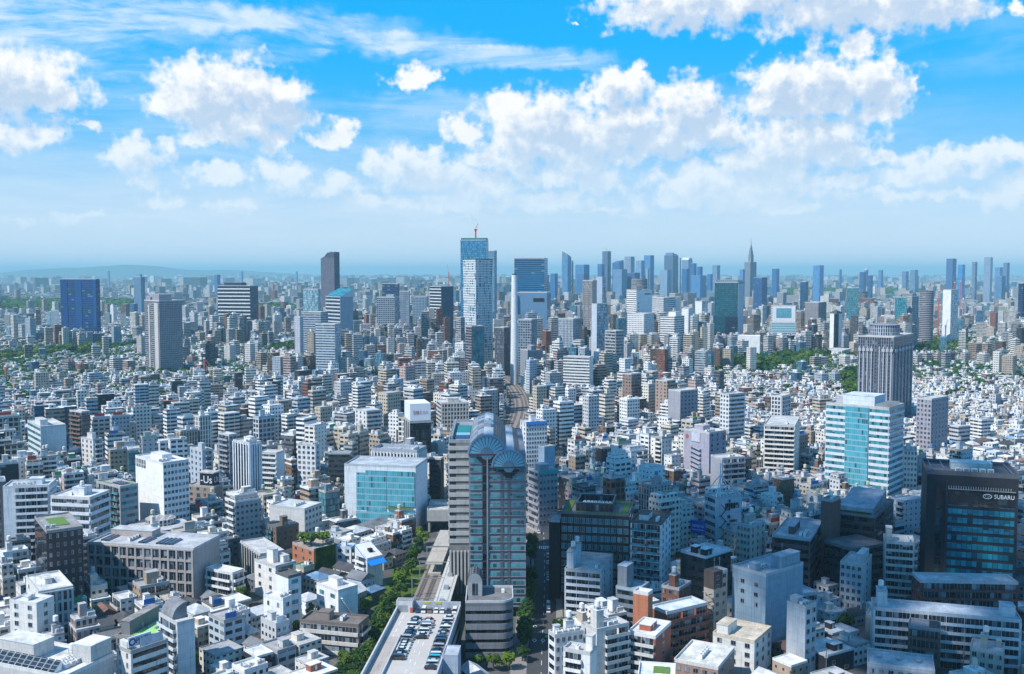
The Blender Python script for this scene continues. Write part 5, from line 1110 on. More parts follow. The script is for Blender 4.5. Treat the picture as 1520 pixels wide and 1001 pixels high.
# lower left details
H('office_building', 'white studio building with big gridded windows and a metal roof deck', 'office building', 39, 57, 109, 878, h=24, th=24, col=(.66, .65, .62), L='punch:2', Rr='grid:6', body='frame', st=4.0, key='gridded studio building', yv=915, trim=(.50, .50, .50), roof=(.60, .60, .59), ex=('P:.35,.4,.2,.3,2', 'N:.1,.5', 'N:.2,.3'))
H('house', 'white house with pergola and awning at the far left', 'house', 14, 54, 58, 895, h=19, w=9, th=72, col=(.72, .71, .68), L='punch:2', Rr='punch:1', body='small', yv=940, roof=(.66, .66, .66), ex=('P:.3,.5,.4,.2,1.5',))
lw = H('office_building', 'dark grey building with a bright green sports lawn on its roof', 'office building', 172, 232, 238, 948, h=17, w=25, th=76, col=(.20, .20, .21), L='rib', Rr='blank', body='rib', st=3.6, key='green-lawn roof building', yv=985, roof=(.30, .28, .27), ex=('P:.1,.75,.75,.22,5',))
w, d, h = lw['w'], lw['d'], lw['hb']
MB().box(w * .12, d * .08, h + .13, w * .9, d * .70, h + .3).build('lawn', M['turf'], lw['root'])
mb = MB()
for j in range(16):
    mb.bar((w * .10, d * (.08 + .62 * j / 15), h + .13), (w * .10, d * (.08 + .62 * j / 15), h + 1.4), .05); mb.bar((w * (.12 + .78 * j / 15), d * .06, h + .13), (w * (.12 + .78 * j / 15), d * .06, h + 1.4), .05)
mb.build('fence', flat('fence_olive', (.34, .33, .06)), lw['root'])
for q in (.2, .4, .6): MB().box(w * .4, d * q, h + .31, w * .52, d * (q + .05), h + .8).build('roof_light', M['metal'], lw['root'])
cv = H('apartment_building', 'white narrow apartment house with a dark curved roof hood', 'apartment building', 236, 263, 289, 924, h=24, th=44, col=(.60, .62, .64), L='balc:.06,.94', Rr='blank', body='small', st=3.0, key='curved-hood apartment house', yv=1001, flat_roof=True)
w, d, h = cv['w'], cv['d'], cv['hb']
mb = MB(); n = 8
for i in range(n):
    a0, a1 = math.pi * .5 * i / n, math.pi * .5 * (i + 1) / n
    p = lambda a: (w * .1 + (w * .85) * (1 - math.cos(a)), h + .2 + 5.5 * math.sin(a))
    (x0, z0_), (x1, z1_) = p(a0), p(a1)
    mb.face([(x0, d * .35, z0_), (x1, d * .35, z1_), (x1, d * .97, z1_), (x0, d * .97, z0_)]); mb.face([(x0, d * .35, h + .15), (x1, d * .35, h + .15), (x1, d * .35, z1_), (x0, d * .35, z0_)])
mb.build('curved_hood', M['roof'], cv['root'], (.20, .21, .23))
pd = H('shop_building', 'white building with a slanted rooftop sign board and blue letters', 'shop', 173, 194, 250, 966, h=24, th=52, col=(.68, .67, .65), L='punch:2,glass,.8', Rr='rib:glass_dark', body='small', key='slanted blue sign building', yv=1001, roof=(.36, .35, .34), ex=('A:3,.5,.55',))
w, d, h = pd['w'], pd['d'], pd['hb']
MB().box(.2, d * .3, h + .13, w * .12, d * .8, h + 3).build('sign_support', M['plain'], pd['root'], (.6, .62, .64))
MB().box(w * .02, d * .20, h + 1.2, w * .62, d * .26, h + 4.6, bottom=True).build('sign_board', flat('sign_pale', (.62, .68, .74)), pd['root'])
text('lettering', 'PADI', 2.8, flat('sign_navy', (.01, .05, .20)), pd['root'], 'R', w * .41, h + 2.9, -d * .20 + .2, w * .38)
mb = MB(); n = 20
for i in range(n):
    a0, a1 = 2 * math.pi * i / n, 2 * math.pi * (i + 1) / n; c_ = w * .12
    mb.face([(c_ + 1.3 * math.cos(a0), d * .20 - .1, h + 2.9 + 1.3 * math.sin(a0)), (c_ + 1.3 * math.cos(a1), d * .20 - .1, h + 2.9 + 1.3 * math.sin(a1)), (c_ + .8 * math.cos(a1), d * .20 - .1, h + 2.9 + .8 * math.sin(a1)), (c_ + .8 * math.cos(a0), d * .20 - .1, h + 2.9 + .8 * math.sin(a0))])
mb.build('emblem', flat('sign_navy', (.01, .05, .20)), pd['root'])
MB().prism([(w * .30, .5), (w * .9, .5), (w * .9, d * .16), (w * .3, d * .16)], h + .13, 0, 0, ztop=[h + 1.0, h + 1.0, h + 3.6, h + 3.6]).build('sloping_roof', M['roof'], pd['root'], (.42, .47, .56))
bl = H('office_building', 'large white tiled block with a row of slanting skylights and roof machinery', 'office building', -60, 96, 170, 1003, h=22, th=50, col=(.52, .52, .51), L='blank', Rr='blank', body='small', key='skylight block', yv=1001, roof=(.66, .66, .65), ex=('P:.35,.45,.4,.35,5', 'A:12,.3,.12', 'T:.8,.3'))
w, d, h = bl['w'], bl['d'], bl['hb']
mb = MB()
for j in range(11):
    y = d * .12 + j * d * .062; mb.prism([(.5, y), (4.2, y), (4.2, y + d * .05), (.5, y + d * .05)], h - .3, 0, 1, 0, ztop=[h + .2, h + 3.4, h + 3.4, h + .2])
mb.build('skylight', [M['glass'], M['white']], bl['root'])
MB().box(w * .55, .6, h + .13, w * .98, d * .18, h + 6).build('tiled_shaft', M['brick'], bl['root'], (.50, .50, .49)); MB().box(w * .55, .6, h + 6.01, w * .98, d * .18, h + 6.2).build('shaft_roof', M['roof'], bl['root'], (.66, .66, .66))
gx, gy, gz = PY(141, 962, 352)
gc = thing('roof_gantry', 'small red window-cleaning gantry on a white roof by the skylight block', 'gantry', (gx, gy, gz - 1), R(25))
mb = MB(); mb.bar((-4, 0, 1.2), (4, 0, 2.0), .3); mb.bar((2.6, 0, 0), (2.6, 0, 4.5), .22); mb.build('jib', flat('crane_red', (.55, .10, .06)), gc); MB().box(-1, -.9, 0, 1.4, .9, 1.1).build('carriage', flat('crane_red', (.55, .10, .06)), gc)
# blue-sheet house, garden house
bs = H('house', 'white house with a steep bright blue sheeted roof slope', 'house', 527, 545, 568, 829, h=15, th=44, col=(.74, .74, .74), L='balc:.1,.9', Rr='blank', body='small', st=3.0, key='blue-roofed house', yv=845, flat_roof=False)
w, d, h = bs['w'], bs['d'], bs['h']
MB().prism([(0, 0), (w, 0), (w, d), (0, d)], h - .01, 0, 0, ztop=[h, h, h + 4.5, h + 4.5]).build('roof', M['plain'], bs['root'], (.7, .7, .7))
q = 7.6 / (d + 3.5)
mb = MB(); A = [(-.3, d + .3), (-.3, -3.2), (w + .3, -3.2), (w + .3, d + .3)]; zf = lambda y: h + 4.65 - (d + .3 - y) * q
mb.face([(x, y, zf(y)) for x, y in A]); mb.face([(x, y, zf(y) - .14) for x, y in A][::-1]); mb.face([(-.3, -3.2, zf(-3.2) - .14), (w + .3, -3.2, zf(-3.2) - .14), (w + .3, -3.2, zf(-3.2)), (-.3, -3.2, zf(-3.2))])
mb.build('blue_sheet', M['blue_sheet'], bs['root'])
MB().box(w * .4, d * .3, h - .4, w * .6, d * .5, h + 3.2).build('roof_light', M['dark'], bs['root'])
H('house', 'white house with a blue-edged flat roof and barrel vault beside the blue-roofed house', 'house', 499, 521, 527, 812, h=14, th=62, col=(.74, .75, .77), L='punch:2', Rr='balc:.1,.9', body='small', st=3.0, yv=835, roof=(.46, .58, .70), ex=('P:.2,.4,.3,.3,3',))
gh = H('house', 'orange brick house with trees on its roof and ivy on its side', 'house', 434, 466, 497, 815, h=16, th=46, col=(.44, .17, .09), L='punch:3', Rr='blank', body='brick', key='roof-tree brick house', yv=835, roof=(.40, .34, .30))
sidebox(MB(), 'R', 0, gh['w'] * .05, gh['w'] * .98, .02, .6, 0, gh['hb'] + 1).build('ivy', M['leaf'], gh['root'])
ROOFTREES = [(gh['X'] - 3, gh['Y'] + 8, gh['hb'] + .2), (gh['X'] + 2.5, gh['Y'] + 10, gh['hb'] + .2), (gh['X'] - 7, gh['Y'] + 11, gh['hb'] + .2)]
H('apartment_building', 'broad low brown apartment building with a brown tiled roof terrace', 'apartment building', 445, 532, 548, 927, h=13, th=58, col=(.26, .21, .19), L='ledge:glass', Rr='balc:.1,.9', body='punch', key='brown terrace apartments', yv=955, roof=(.17, .145, .13), trim=(.6, .57, .53), ex=('P:.3,.55,.4,.2,3', 'A:2,.4,.35'))
H('apartment_building', 'white cube house with a single square window and tanks', 'house', 391, 420, 433, 888, h=20, th=60, col=(.80, .80, .80), L='punch:2,glass,.9', Rr='punch:1', body='small', st=4, key='white cube house', yv=920, roof=(.72, .72, .72), ex=('A:3,.2,.2',))
H('apartment_building', 'tall white pipe-clad stair building with a black roof balcony', 'apartment building', 409, 428, 447, 855, h=23, th=46, col=(.74, .76, .78), L='blank', Rr='punch:1,glass_teal2,3', body='small', st=4, yv=890, roof=(.12, .12, .12))
H('apartment_building', 'white terraced apartment block with slanted dormers and roof huts', 'apartment building', 378, 409, 439, 840, h=17, th=48, col=(.74, .72, .69), L='punch:2', Rr='balc:.1,.9', body='small', yv=858, ex=('P:.3,.4,.25,.3,6', 'P:.6,.2,.3,.3,3'))
H('apartment_building', 'rounded white apartment house with wrapping balconies', 'apartment building', 305, 345, 362, 850, h=15, th=56, col=(.74, .73, .70), L='balc:.05,.95', Rr='balc:.05,.95', body='punch', key='rounded white apartments', yv=880, roof=(.68, .67, .66))
H('apartment_building', 'white villa with teal windows and a long outside stair by the railway cutting', 'apartment building', 470, 502, 531, 876, h=16, th=46, col=(.78, .79, .80), L='punch:2,glass_teal2,3', Rr='blank', body='small', st=4.5, key='outside-stair villa', yv=905, roof=(.66, .66, .66), ex=('P:.4,.4,.3,.4,3',))
i_ = HERO['white villa with teal windows and a long outside stair by the railway cutting']
mb = MB(); w = i_['w']
for k in range(14): sidebox(mb, 'R', 0, w * .1 + k * w * .055, w * .1 + (k + 1) * w * .055, .06, 1.5, 12 - k * .85, 12.4 - k * .85, bottom=True)
mb.build('stair_flight', M['plain'], i_['root'], (.74, .75, .77))
H('office_building', 'classical grey institute with tall slit windows and columns', 'office building', 357, 386, 422, 822, h=14, th=34, col=(.42, .41, .40), L='piers:8', Rr='punch:6', body='vert', yv=838, roof=(.50, .50, .50), key='slit-windowed institute')
H('office_building', 'pale wedge-roofed building with slanting dormer side', 'office building', 400, 452, 478, 755, h=22, th=66, col=(.58, .58, .58), L='blank', Rr='punch:5', body='small', yv=775, roof=(.5, .52, .54), key='wedge-roofed building', ex=('A:4,.3,.4',))
# ------------------------------------------------------------ the fan-topped tower over the station
tw = thing('office_tower', 'dark grey station tower with twin glass barrel roofs ending in fan windows', 'office tower', (-18.6, 424, 0), R(1.0))
TWW, TWD, TH = 24.6, 70.0, 72.0
SL8 = (.21, .235, .275)
MB().box(0, 0, 5, TWW, TWD, TH, 0, smats={'L': 1, 'R': 1}).build('wall', [M['plain'], FM['band']], tw, SL8)
MB().box(1.5, 2.5, 0, TWW - 1.5, TWD - 2, 4.99).build('ground_floor', M['dark'], tw)
for xx in (1.0, 8.0, 15.0, 22.4): MB().box(xx, .6, 0, xx + 1.2, 1.8, 4.99, top=False).build('pillar', M['plain'], tw, (.3, .3, .3))
nst = 17; st = (TH - 7) / nst
for k in range(nst):
    z = 6 + k * st
    MB().box(.5, -.08, z + 1.3, 5.4, -.001, z + 2.9).build('window_band', M['glass_teal2'], tw)
    MB().box(8.6, -.08, z + 1.3, TWW - .8, -.001, z + 2.9).build('window_band', M['glass_teal2'], tw)
    MB().box(.2, -.5, z + .9, 5.6, -.09, z + 1.05, bottom=True).build('ledge', M['plain'], tw, (.24, .22, .24))
    MB().box(8.4, -.5, z + .9, TWW - .5, -.09, z + 1.05, bottom=True).build('ledge', M['plain'], tw, (.24, .22, .24))
    MB().box(5.8, -.25, z + .25, 7.5, -.001, z + st - .25).build('recess_panel', M['glass_dark'], tw)
for xx in (13.6, 16.6): MB().box(xx, -.3, 6, xx + 1.3, -.085, TH - 8, bottom=True).build('pier', M['plain'], tw, (.085, .10, .125))
MB().box(7.7, -.7, 5.5, 8.25, -.001, TH - 1, bottom=True).build('mullion_tube', M['metal'], tw)
def barrel(cx, r, zb, y0, y1, n=18, nm='barrel_roof', ny=16):
    mb = MB()
    for i in range(n):
        a0, a1 = math.pi * i / n, math.pi * (i + 1) / n
        x0, z0, x1, z1 = cx - r * math.cos(a0), zb + r * math.sin(a0), cx - r * math.cos(a1), zb + r * math.sin(a1)
        m_ = 0 if i < n * .42 or i > n * .86 else (1 if i >= n * .58 else 2)
        mb.face([(x0, y0, z0), (x0, y1, z0), (x1, y1, z1), (x1, y0, z1)], m_, [(a0 * r, y0), (a0 * r, y1), (a1 * r, y1), (a1 * r, y0)])
    return mb.build(nm, [M['barrel_metal'], M['barrel_glass'], M['barrel_walk']], tw)
M['barrel_metal'] = glassband('barrel_metal', (.20, .23, .28), (.25, .28, .33), .4, 4.0, (.13, .16, .2), rough=.6, spec=.15)
M['barrel_glass'] = glassband('barrel_glass', (.02, .022, .03), (.05, .05, .06), .4, 1.3, (.30, .29, .30), rough=.45, hfrac=2.4, spec=.2)
M['barrel_walk'] = simple('barrel_walkway', (.46, .50, .55), .6, .0, var=.15)
C1, R1, Z1 = 7.8, 8.0, TH + .3; C2, R2, Z2 = 17.2, 7.2, TH - 5.2
o1 = barrel(C1, R1, Z1, -.2, TWD); barrel(C2, R2, Z2, -1.0, TWD - 2)
def fan(cx, r, zb, y, nseg=13):
    mb = MB(); ri = r * .34
    for i in range(nseg):
        a0, a1 = math.pi * (i + .09) / nseg, math.pi * (i + .91) / nseg
        q = [(cx - ri * math.cos(a0), y, zb + ri * math.sin(a0)), (cx - (r * .93) * math.cos(a0), y, zb + r * .93 * math.sin(a0)), (cx - (r * .93) * math.cos(a1), y, zb + r * .93 * math.sin(a1)), (cx - ri * math.cos(a1), y, zb + ri * math.sin(a1))]
        mb.face(q)
    f = mb.build('fan_window', M['fan_glass'], tw)
    mb = MB(); n = 26        # dark back and hub
    mb.face([(cx - r * math.cos(math.pi * i / n), y + .12, zb + r * math.sin(math.pi * i / n)) for i in range(n + 1)])
    mb.build('fan_back', M['plain'], tw, (.03, .05, .08))
    mb = MB()
    mb.face([(cx + ri * .98 * math.cos(2 * math.pi * i / 24), y - .25, zb + ri * .98 * math.sin(2 * math.pi * i / 24)) for i in range(24)])
    for i in range(24):
        a0, a1 = 2 * math.pi * i / 24, 2 * math.pi * (i + 1) / 24; rr = ri * .98
        mb.face([(cx + rr * math.cos(a1), y - .25, zb + rr * math.sin(a1)), (cx + rr * math.cos(a0), y - .25, zb + rr * math.sin(a0)), (cx + rr * math.cos(a0), y + .3, zb + rr * math.sin(a0)), (cx + rr * math.cos(a1), y + .3, zb + rr * math.sin(a1))])
    mb.build('fan_hub', M['plain'], tw, (.16, .24, .33))
    mb = MB(); n = 26
    for i in range(n):
        a0, a1 = math.pi * i / n, math.pi * (i + 1) / n
        for (ra, rb, ya) in ((r * .94, r * 1.04, y - .3),):
            mb.face([(cx - ra * math.cos(a0), ya, zb + ra * math.sin(a0)), (cx - rb * math.cos(a0), ya, zb + rb * math.sin(a0)), (cx - rb * math.cos(a1), ya, zb + rb * math.sin(a1)), (cx - ra * math.cos(a1), ya, zb + ra * math.sin(a1))])
            mb.face([(cx - rb * math.cos(a0), ya, zb + rb * math.sin(a0)), (cx - rb * math.cos(a0), ya + .9, zb + rb * math.sin(a0)), (cx - rb * math.cos(a1), ya + .9, zb + rb * math.sin(a1)), (cx - rb * math.cos(a1), ya, zb + rb * math.sin(a1))])
    mb.build('fan_rim', M['plain'], tw, (.22, .33, .46))
    MB().box(cx - r, y - .35, zb - .55, cx + r, y + .1, zb - .02, bottom=True).build('fan_sill', M['plain'], tw, (.10, .07, .09))
fan(C1, R1, Z1, -.25); fan(C2, R2, Z2, -1.1)
for cx_, zz in ((C1, Z1), (C2, Z2)):
    for i in range(4):
        MB().box(cx_ - 4.6 + i * 1.0, -.32, zz - 2.2 - i * .9, cx_ + 4.6 - i * 1.0, -.12, zz - 1.35 - i * .9, bottom=True).build('corbel', M['dark'], tw)
mb = MB()
for i in range(6):
    a = math.pi * (.44 + .03 * i)
MB().box(C1 - 1.6, 24, Z1 + R1 - .4, C1 + 1.6, 34, Z1 + R1 + 1.6).build('roof_cab', M['metal'], tw); MB().box(C1 - .6, 36, Z1 + R1 - .3, C1 + .6, 50, Z1 + R1 + .9).build('roof_gantry', M['white'], tw)
addfoot(rect_corners(-18.6, 424, R(1), -.5, -2, TWW + .5, TWD), 'fan-topped station tower'); CAPS.append((665, 783, 900, 424)); KEYS.append(('fan-topped tower', 738, 730, -6, 424))
# grey wing beside it
wg = thing('office_building', 'lower grey wing of light and dark stripes left of the fan-topped tower', 'office building', (-29.3, 458, 0), R(1.0))
WW, WD, WH = 10.3, 62, 71.5
MB().box(0, 0, 0, WW, WD, WH, 0).build('wall', M['plain'], wg, (.21, .205, .205))
for k in range(13):
    z = 24 + k * 3.65
    MB().box(-.12, -.4, z, WW - .01, -.001, z + 1.9, bottom=True).build('spandrel', M['plain'], wg, (.42, .44, .44))
    MB().box(.3, -.06, z + 2.1, 3.2, -.001, z + 3.2).build('window', M['glass_dark'], wg)
    MB().box(-.4, .2, z, -.001, WD, z + 1.9, bottom=True).build('spandrel', M['plain'], wg, (.42, .44, .44))
roof_on(wg, 0, 0, WW, WD, WH, (.30, .33, .36), (.38, .40, .42), 1.2)
MB().box(2.2, 26, WH + .13, WW - 1, 48, WH + .5).build('roof_pool', flat('pool_green', (.02, .20, .20)), wg); MB().box(2.2, 18, WH + .13, WW - 1, 25.5, WH + .45).build('roof_pool', flat('pool_pale', (.22, .46, .58)), wg); MB().box(2.2, 8, WH + .13, WW - 1, 17.5, WH + .42).build('roof_pool', flat('pool_blue', (.02, .07, .16)), wg)
MB().box(.8, 4, WH + .13, 1.5, WD - 4, WH + 2.2).build('roof_rail_wall', M['metal'], wg)
mb = MB()
for k in range(6): mb.box(.1 + k * 1.7, -1.6, 0, 1.0 + k * 1.7, -.41, 20.5)
mb.build('podium_fin', M['plain'], wg, (.42, .42, .42))
addfoot(rect_corners(-29.3, 458, R(1), -1, -2, WW, WD), 'grey striped wing'); KEYS.append(('grey striped wing', 680, 700, -25, 458))
# striped low building with the rounded corner and its vaulted stair tower
rb_ = thing('office_building', 'grey six-storey building of dark bands with a rounded corner before the fan-topped tower', 'office building', (-18.0, 376, 0), R(1))
def roundpoly(w, d, r, n=8):
    return [(0, 0), (w - r, 0)] + [(w - r + r * math.sin(math.pi / 2 * i / n), r - r * math.cos(math.pi / 2 * i / n)) for i in range(1, n + 1)] + [(w, d), (0, d)]
BW, BD, BH = 18.6, 19, 23.0
MB().prism([(x * .985 + .15, y + .35) for x, y in roundpoly(BW, BD - .4, 5)], 0, BH - .3, 0).build('window_core', M['glass_dark'], rb_)
for k in range(6):
    z = 1.2 + k * 3.75
    MB().prism(roundpoly(BW, BD, 5), z, z + 2.3, 0, bottom=True).build('wall_band', M['plain'], rb_, (.20, .21, .235))
MB().prism(roundpoly(BW, BD, 5), BH - .95, BH, 0, bottom=True, top=1).build('roof', [M['plain'], M['roof']], rb_, (.17, .165, .17))
mb = MB(); q = roundpoly(BW, BD, 5); qi = [(min(max(x, .35), BW - .35) if not (x > BW - 5 and y < 5) else x - .35 * (x - (BW - 5)) / 5, min(max(y, .35), BD - .35) if not (x > BW - 5 and y < 5) else y + .35 * (5 - y) / 5) for x, y in q]
for i in range(len(q)):
    j = (i + 1) % len(q)
    mb.face([(*q[i], BH), (*q[j], BH), (*q[j], BH + .9), (*q[i], BH + .9)]); mb.face([(*qi[j], BH), (*qi[i], BH), (*qi[i], BH + .9), (*qi[j], BH + .9)]); mb.face([(*q[i], BH + .9), (*q[j], BH + .9), (*qi[j], BH + .9), (*qi[i], BH + .9)])
mb.build('parapet', M['plain'], rb_, (.52, .53, .54))
MB().box(.6, 8, BH + .01, 6.4, 17.5, BH + 5.6).build('stair_tower', M['plain'], rb_, (.34, .34, .35))
mb = MB(); n = 12
for i in range(n):
    a0, a1 = math.pi * i / n, math.pi * (i + 1) / n; f_ = lambda a: (3.5 - 2.9 * math.cos(a), BH + 5.6 + 3.6 * math.sin(a))
    (x0, z0), (x1, z1) = f_(a0), f_(a1); mb.face([(x0, 8, z0), (x0, 17.5, z0), (x1, 17.5, z1), (x1, 8, z1)], 0, [(a0 * 3, 8), (a0 * 3, 17.5), (a1 * 3, 17.5), (a1 * 3, 8)])
mb.face([(3.5 + 2.9 * math.cos(math.pi * i / n), 8, BH + 5.6 + 3.6 * math.sin(math.pi * i / n)) for i in range(n + 1)][::-1], 1)
mb.build('vault', [M['barrel_glass'], M['metal']], rb_)
mb = MB(); mb.cyl(3.5, 7.9, BH + 2.2, BH + 2.3, 1.2, n=10); MB().box(2.4, 7.85, BH + .6, 4.6, 7.99, BH + 5.2).build('arched_window', M['glass'], rb_)
MB().box(14, 12, BH + .01, 15.2, 13.2, BH + 1.4).build('roof_vent', M['white'], rb_)
addfoot(rect_corners(-18, 376, R(1), -1, -1, BW + 1, BD + 1), 'rounded banded building'); CAPS.append((689, 764, 990, 376)); KEYS.append(('rounded banded building', 725, 940, -9, 376))
# ------------------------------------------------------------ railway cutting and station
RA = R(-2.6)          # the railway runs a little left-to-right of the line of sight
def along(X0, Y0, s, o):          # s metres along the line, o metres to its right
    return (X0 + s * math.sin(-RA) + o * math.cos(RA), Y0 + s * math.cos(RA) - o * math.sin(-RA))
PATH = [(-47, 330), (-41.5, 440), (-36, 560), (-26, 700), (-12, 850), (0, 1000), (4, 1130), (-2, 1270), (-18, 1420), (-46, 1590), (-72, 1760), (-90, 1950), (-110, 2200)]
def spline(pts, n=10):
    out = []
    for i in range(len(pts) - 1):
        p0, p1, p2, p3 = pts[max(0, i - 1)], pts[i], pts[i + 1], pts[min(len(pts) - 1, i + 2)]
        for k in range(n):
            t = k / n; out.append(tuple(.5 * ((2 * p1[j]) + (-p0[j] + p2[j]) * t + (2 * p0[j] - 5 * p1[j] + 4 * p2[j] - p3[j]) * t * t + (-p0[j] + 3 * p1[j] - 3 * p2[j] + p3[j]) * t ** 3) for j in (0, 1)))
    return out + [pts[-1]]
RAILP = spline(PATH)
def ribbon(path, o0, o1, z, mb=None, mat=0, h=None):
    mb = mb or MB(); L = []
    for i, p in enumerate(path):
        a, c = path[max(0, i - 1)], path[min(len(path) - 1, i + 1)]; dx_, dy_ = c[0] - a[0], c[1] - a[1]; q = math.hypot(dx_, dy_); nx, ny = dy_ / q, -dx_ / q
        L.append(((p[0] + nx * o0, p[1] + ny * o0), (p[0] + nx * o1, p[1] + ny * o1)))
    for (a, b1), (c, d1) in zip(L, L[1:]):
        if h is None: mb.face([(*a, z), (*b1, z), (*d1, z), (*c, z)], mat)
        else:
            mb.face([(*a, z + h), (*b1, z + h), (*d1, z + h), (*c, z + h)], mat); mb.face([(*b1, z), (*d1, z), (*d1, z + h), (*b1, z + h)], mat); mb.face([(*c, z), (*a, z), (*a, z + h), (*c, z + h)], mat)
    return mb
tag(ribbon(RAILP, -4.5, 15, .05, h=.55).build('railway_ground', M['rust']), 'brown ballast bed of the railway', kind='structure')
names_tr = ['beside the planted bank', 'second from the planted bank', 'beside the long station roof', 'farthest from the planted bank']
for k, o_ in enumerate((-2.2, 2.0, 8.0, 12.2)):
    t = thing('railway_track', 'rusty railway track %s' % names_tr[k], 'railway track', (0, 0, 0))
    ribbon(RAILP, o_ - 1.3, o_ + 1.3, .604).build('sleepers', simple('sleepers', (.13, .11, .10), .95, var=.4, scale=2.0) if k == 0 else bpy.data.materials['sleepers'], t)
    mb = ribbon(RAILP, o_ - .62, o_ - .50, .62, h=.15); mb.build('rail', M['rail'], t); ribbon(RAILP, o_ + .50, o_ + .62, .62, h=.15).build('rail', M['rail'], t)
for (x0, y0), (x1, y1) in zip(RAILP[::5], RAILP[5::5]):
    dx_, dy_ = x1 - x0, y1 - y0; q = math.hypot(dx_, dy_); nx, ny = dy_ / q, -dx_ / q
    addfoot([(x0 - nx * 6, y0 - ny * 6), (x0 + nx * 16, y0 + ny * 16), (x1 + nx * 16, y1 + ny * 16), (x1 - nx * 6, y1 - ny * 6)][::1], 'railway')
for i, Y in enumerate((424, 452, 478, 505)):
    x = -41.8 + (Y - 440) * .0455; g = thing('overhead_gantry', ['steel overhead gantry nearest the car park', 'steel overhead gantry second from the car park', 'steel overhead gantry third from the car park', 'steel overhead gantry over the beige platform canopy'][i], 'gantry', (x, Y, .6))
    MB().box(-5.2, -.2, 0, -4.8, .2, 9).build('post', M['metal'], g); MB().box(9.0, -.2, 0, 9.4, .2, 9).build('post', M['metal'], g); MB().box(-4.79, -.18, 8.2, 8.99, .18, 8.6, bottom=True).build('beam', M['metal'], g)
def slab_thing(name, label, cat, x0, y0, x1, y1, w, z, th_, mat, col, key=None):
    dx_, dy_ = x1 - x0, y1 - y0; L = math.hypot(dx_, dy_); rz = math.atan2(dy_, dx_) - math.pi / 2
    t = thing(name, label, cat, (x0, y0, 0), rz); MB().box(-w / 2, 0, z, w / 2, L, z + th_, 0, bottom=True).build('roof', mat, t, col); return t, L
t, L = slab_thing('platform_canopy', 'beige flat canopy over the platform between the tracks', 'canopy', -38.6, 484, -36.0, 548, 8.4, 6.0, .5, M['plain'], (.42, .38, .34))
for k in range(6): MB().box(-.25, 4 + k * 11, .6, .25, 4.5 + k * 11, 5.99, top=False).build('post', M['metal'], t)
MB().box(-3.2, 0, .6, 3.2, L, 1.6).build('platform', M['plain'], t, (.4, .38, .36))
MB().box(-4.2, L * .48, 6.51, 4.2, L * .49, 6.6).build('roof_joint', M['dark'], t)
t, L = slab_thing('station_roof', 'long pale station roof with skylight boxes alongside the tracks', 'station roof', -31.2, 385, -25.6, 556, 7.2, 8.6, .6, M['plain'], (.50, .50, .48))
MB().box(-3.3, .2, .6, 3.3, L - .2, 8.59, 0, top=False).build('wall', M['glass_teal2'], t)
for k in range(8): MB().box(-1.0, 12 + k * 19, 9.21, 1.2, 16 + k * 19, 10.2).build('skylight', M['metal'], t)
for q in (-2.3, 2.3): MB().box(q - .08, .3, 9.21, q + .08, L - .3, 9.32).build('roof_seam', M['metal'], t)
KEYS.append(('long station roof', 665, 850, -28, 470))
sb_ = thing('station_building', 'flat concrete station bridge spanning the tracks at the end of the long roof', 'station', (-49, 566, 0), 0)
MB().box(0, 0, 7, 21, 26, 13, 0, bottom=True).build('wall', M['plain'], sb_, (.40, .39, .37)); roof_on(sb_, 0, 0, 21, 26, 13, (.45, .43, .41), (.42, .41, .39), .8)
for xx in (.5, 19): MB().box(xx, .5, .6, xx + 1.2, 25, 6.99, top=False).build('pillar', M['plain'], sb_, (.35, .35, .34))
extras(sb_, 21, 26, 13, ('A:4,.2,.5', 'P:.6,.5,.3,.3,2.5'), (.42, .42, .42), (.5, .5, .5))
MB().box(21.01, 4, 13, 27, 30, 20).build('stair_hall', M['plain'], sb_, (.42, .42, .42))
addfoot(rect_corners(-49, 566, 0, 0, 0, 27, 30), 'station bridge')
# ------------------------------------------------------------ car park
CPA = R(-3.6); cp = thing('car_park', 'rooftop car park deck with pale floor, parapet walls and a ramp', 'car park', (-20.5, 389, 0), CPA)
CW, CL, CZ = 25.0, 96.0, 16.0      # local: x 0 right edge .. -CW left, y 0 back .. -CL towards us
cpm, nb, out = newmat('car_park_floor')
n1 = nb.noise(wpos_(nb), .5, 5, .7); n2 = nb.noise(wpos_(nb), .06, 3, .6)
bsdf(nb, out, vm(nb, (.47, .44, .41, 1), nb.m('ADD', nb.m('MULTIPLY_ADD', n1, .35, .68), nb.m('MULTIPLY', n2, .3))), .85)
MB().box(-CW, -CL, 0, 0, 0, CZ, 0, smats={'F': 1, 'R': 1, 'L': 1, 'B': 1}).build('deck', [cpm, M['plain']], cp, (.36, .38, .42))
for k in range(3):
    MB().box(.001, -CL + 2, 2.4 + k * 4.6, .06, -3, 4.4 + k * 4.6).build('opening_shade', M['dark'], cp)  # dark panels on the wall carry the shade of the side gaps
pm = (.42, .46, .52)
MB().box(-.45, -CL, CZ + .01, .12, -.46, CZ + 2.0).build('parapet', M['plain'], cp, pm); MB().box(-CW - .12, -CL, CZ + .01, -CW + .5, -.46, CZ + 2.0).build('parapet', M['plain'], cp, (.50, .51, .53)); MB().box(-CW + 6.5, -.45, CZ + .01, .12, .12, CZ + 3.2).build('parapet', M['plain'], cp, pm)
MB().box(-CW - .12, -4.5, CZ + .01, -CW + 6.4, .12, CZ + 4.4, 0).build('stair_hut', M['plain'], cp, (.55, .56, .57)); MB().box(-CW + .2, -4.2, CZ + 4.41, -CW + 6.1, -.2, CZ + 4.55).build('hut_roof', M['roof'], cp, (.26, .26, .27))
MB().box(-CW + .6, -4.58, CZ + .05, -CW + 4.4, -4.501, CZ + 2.8).build('shutter_door', M['metal'], cp)
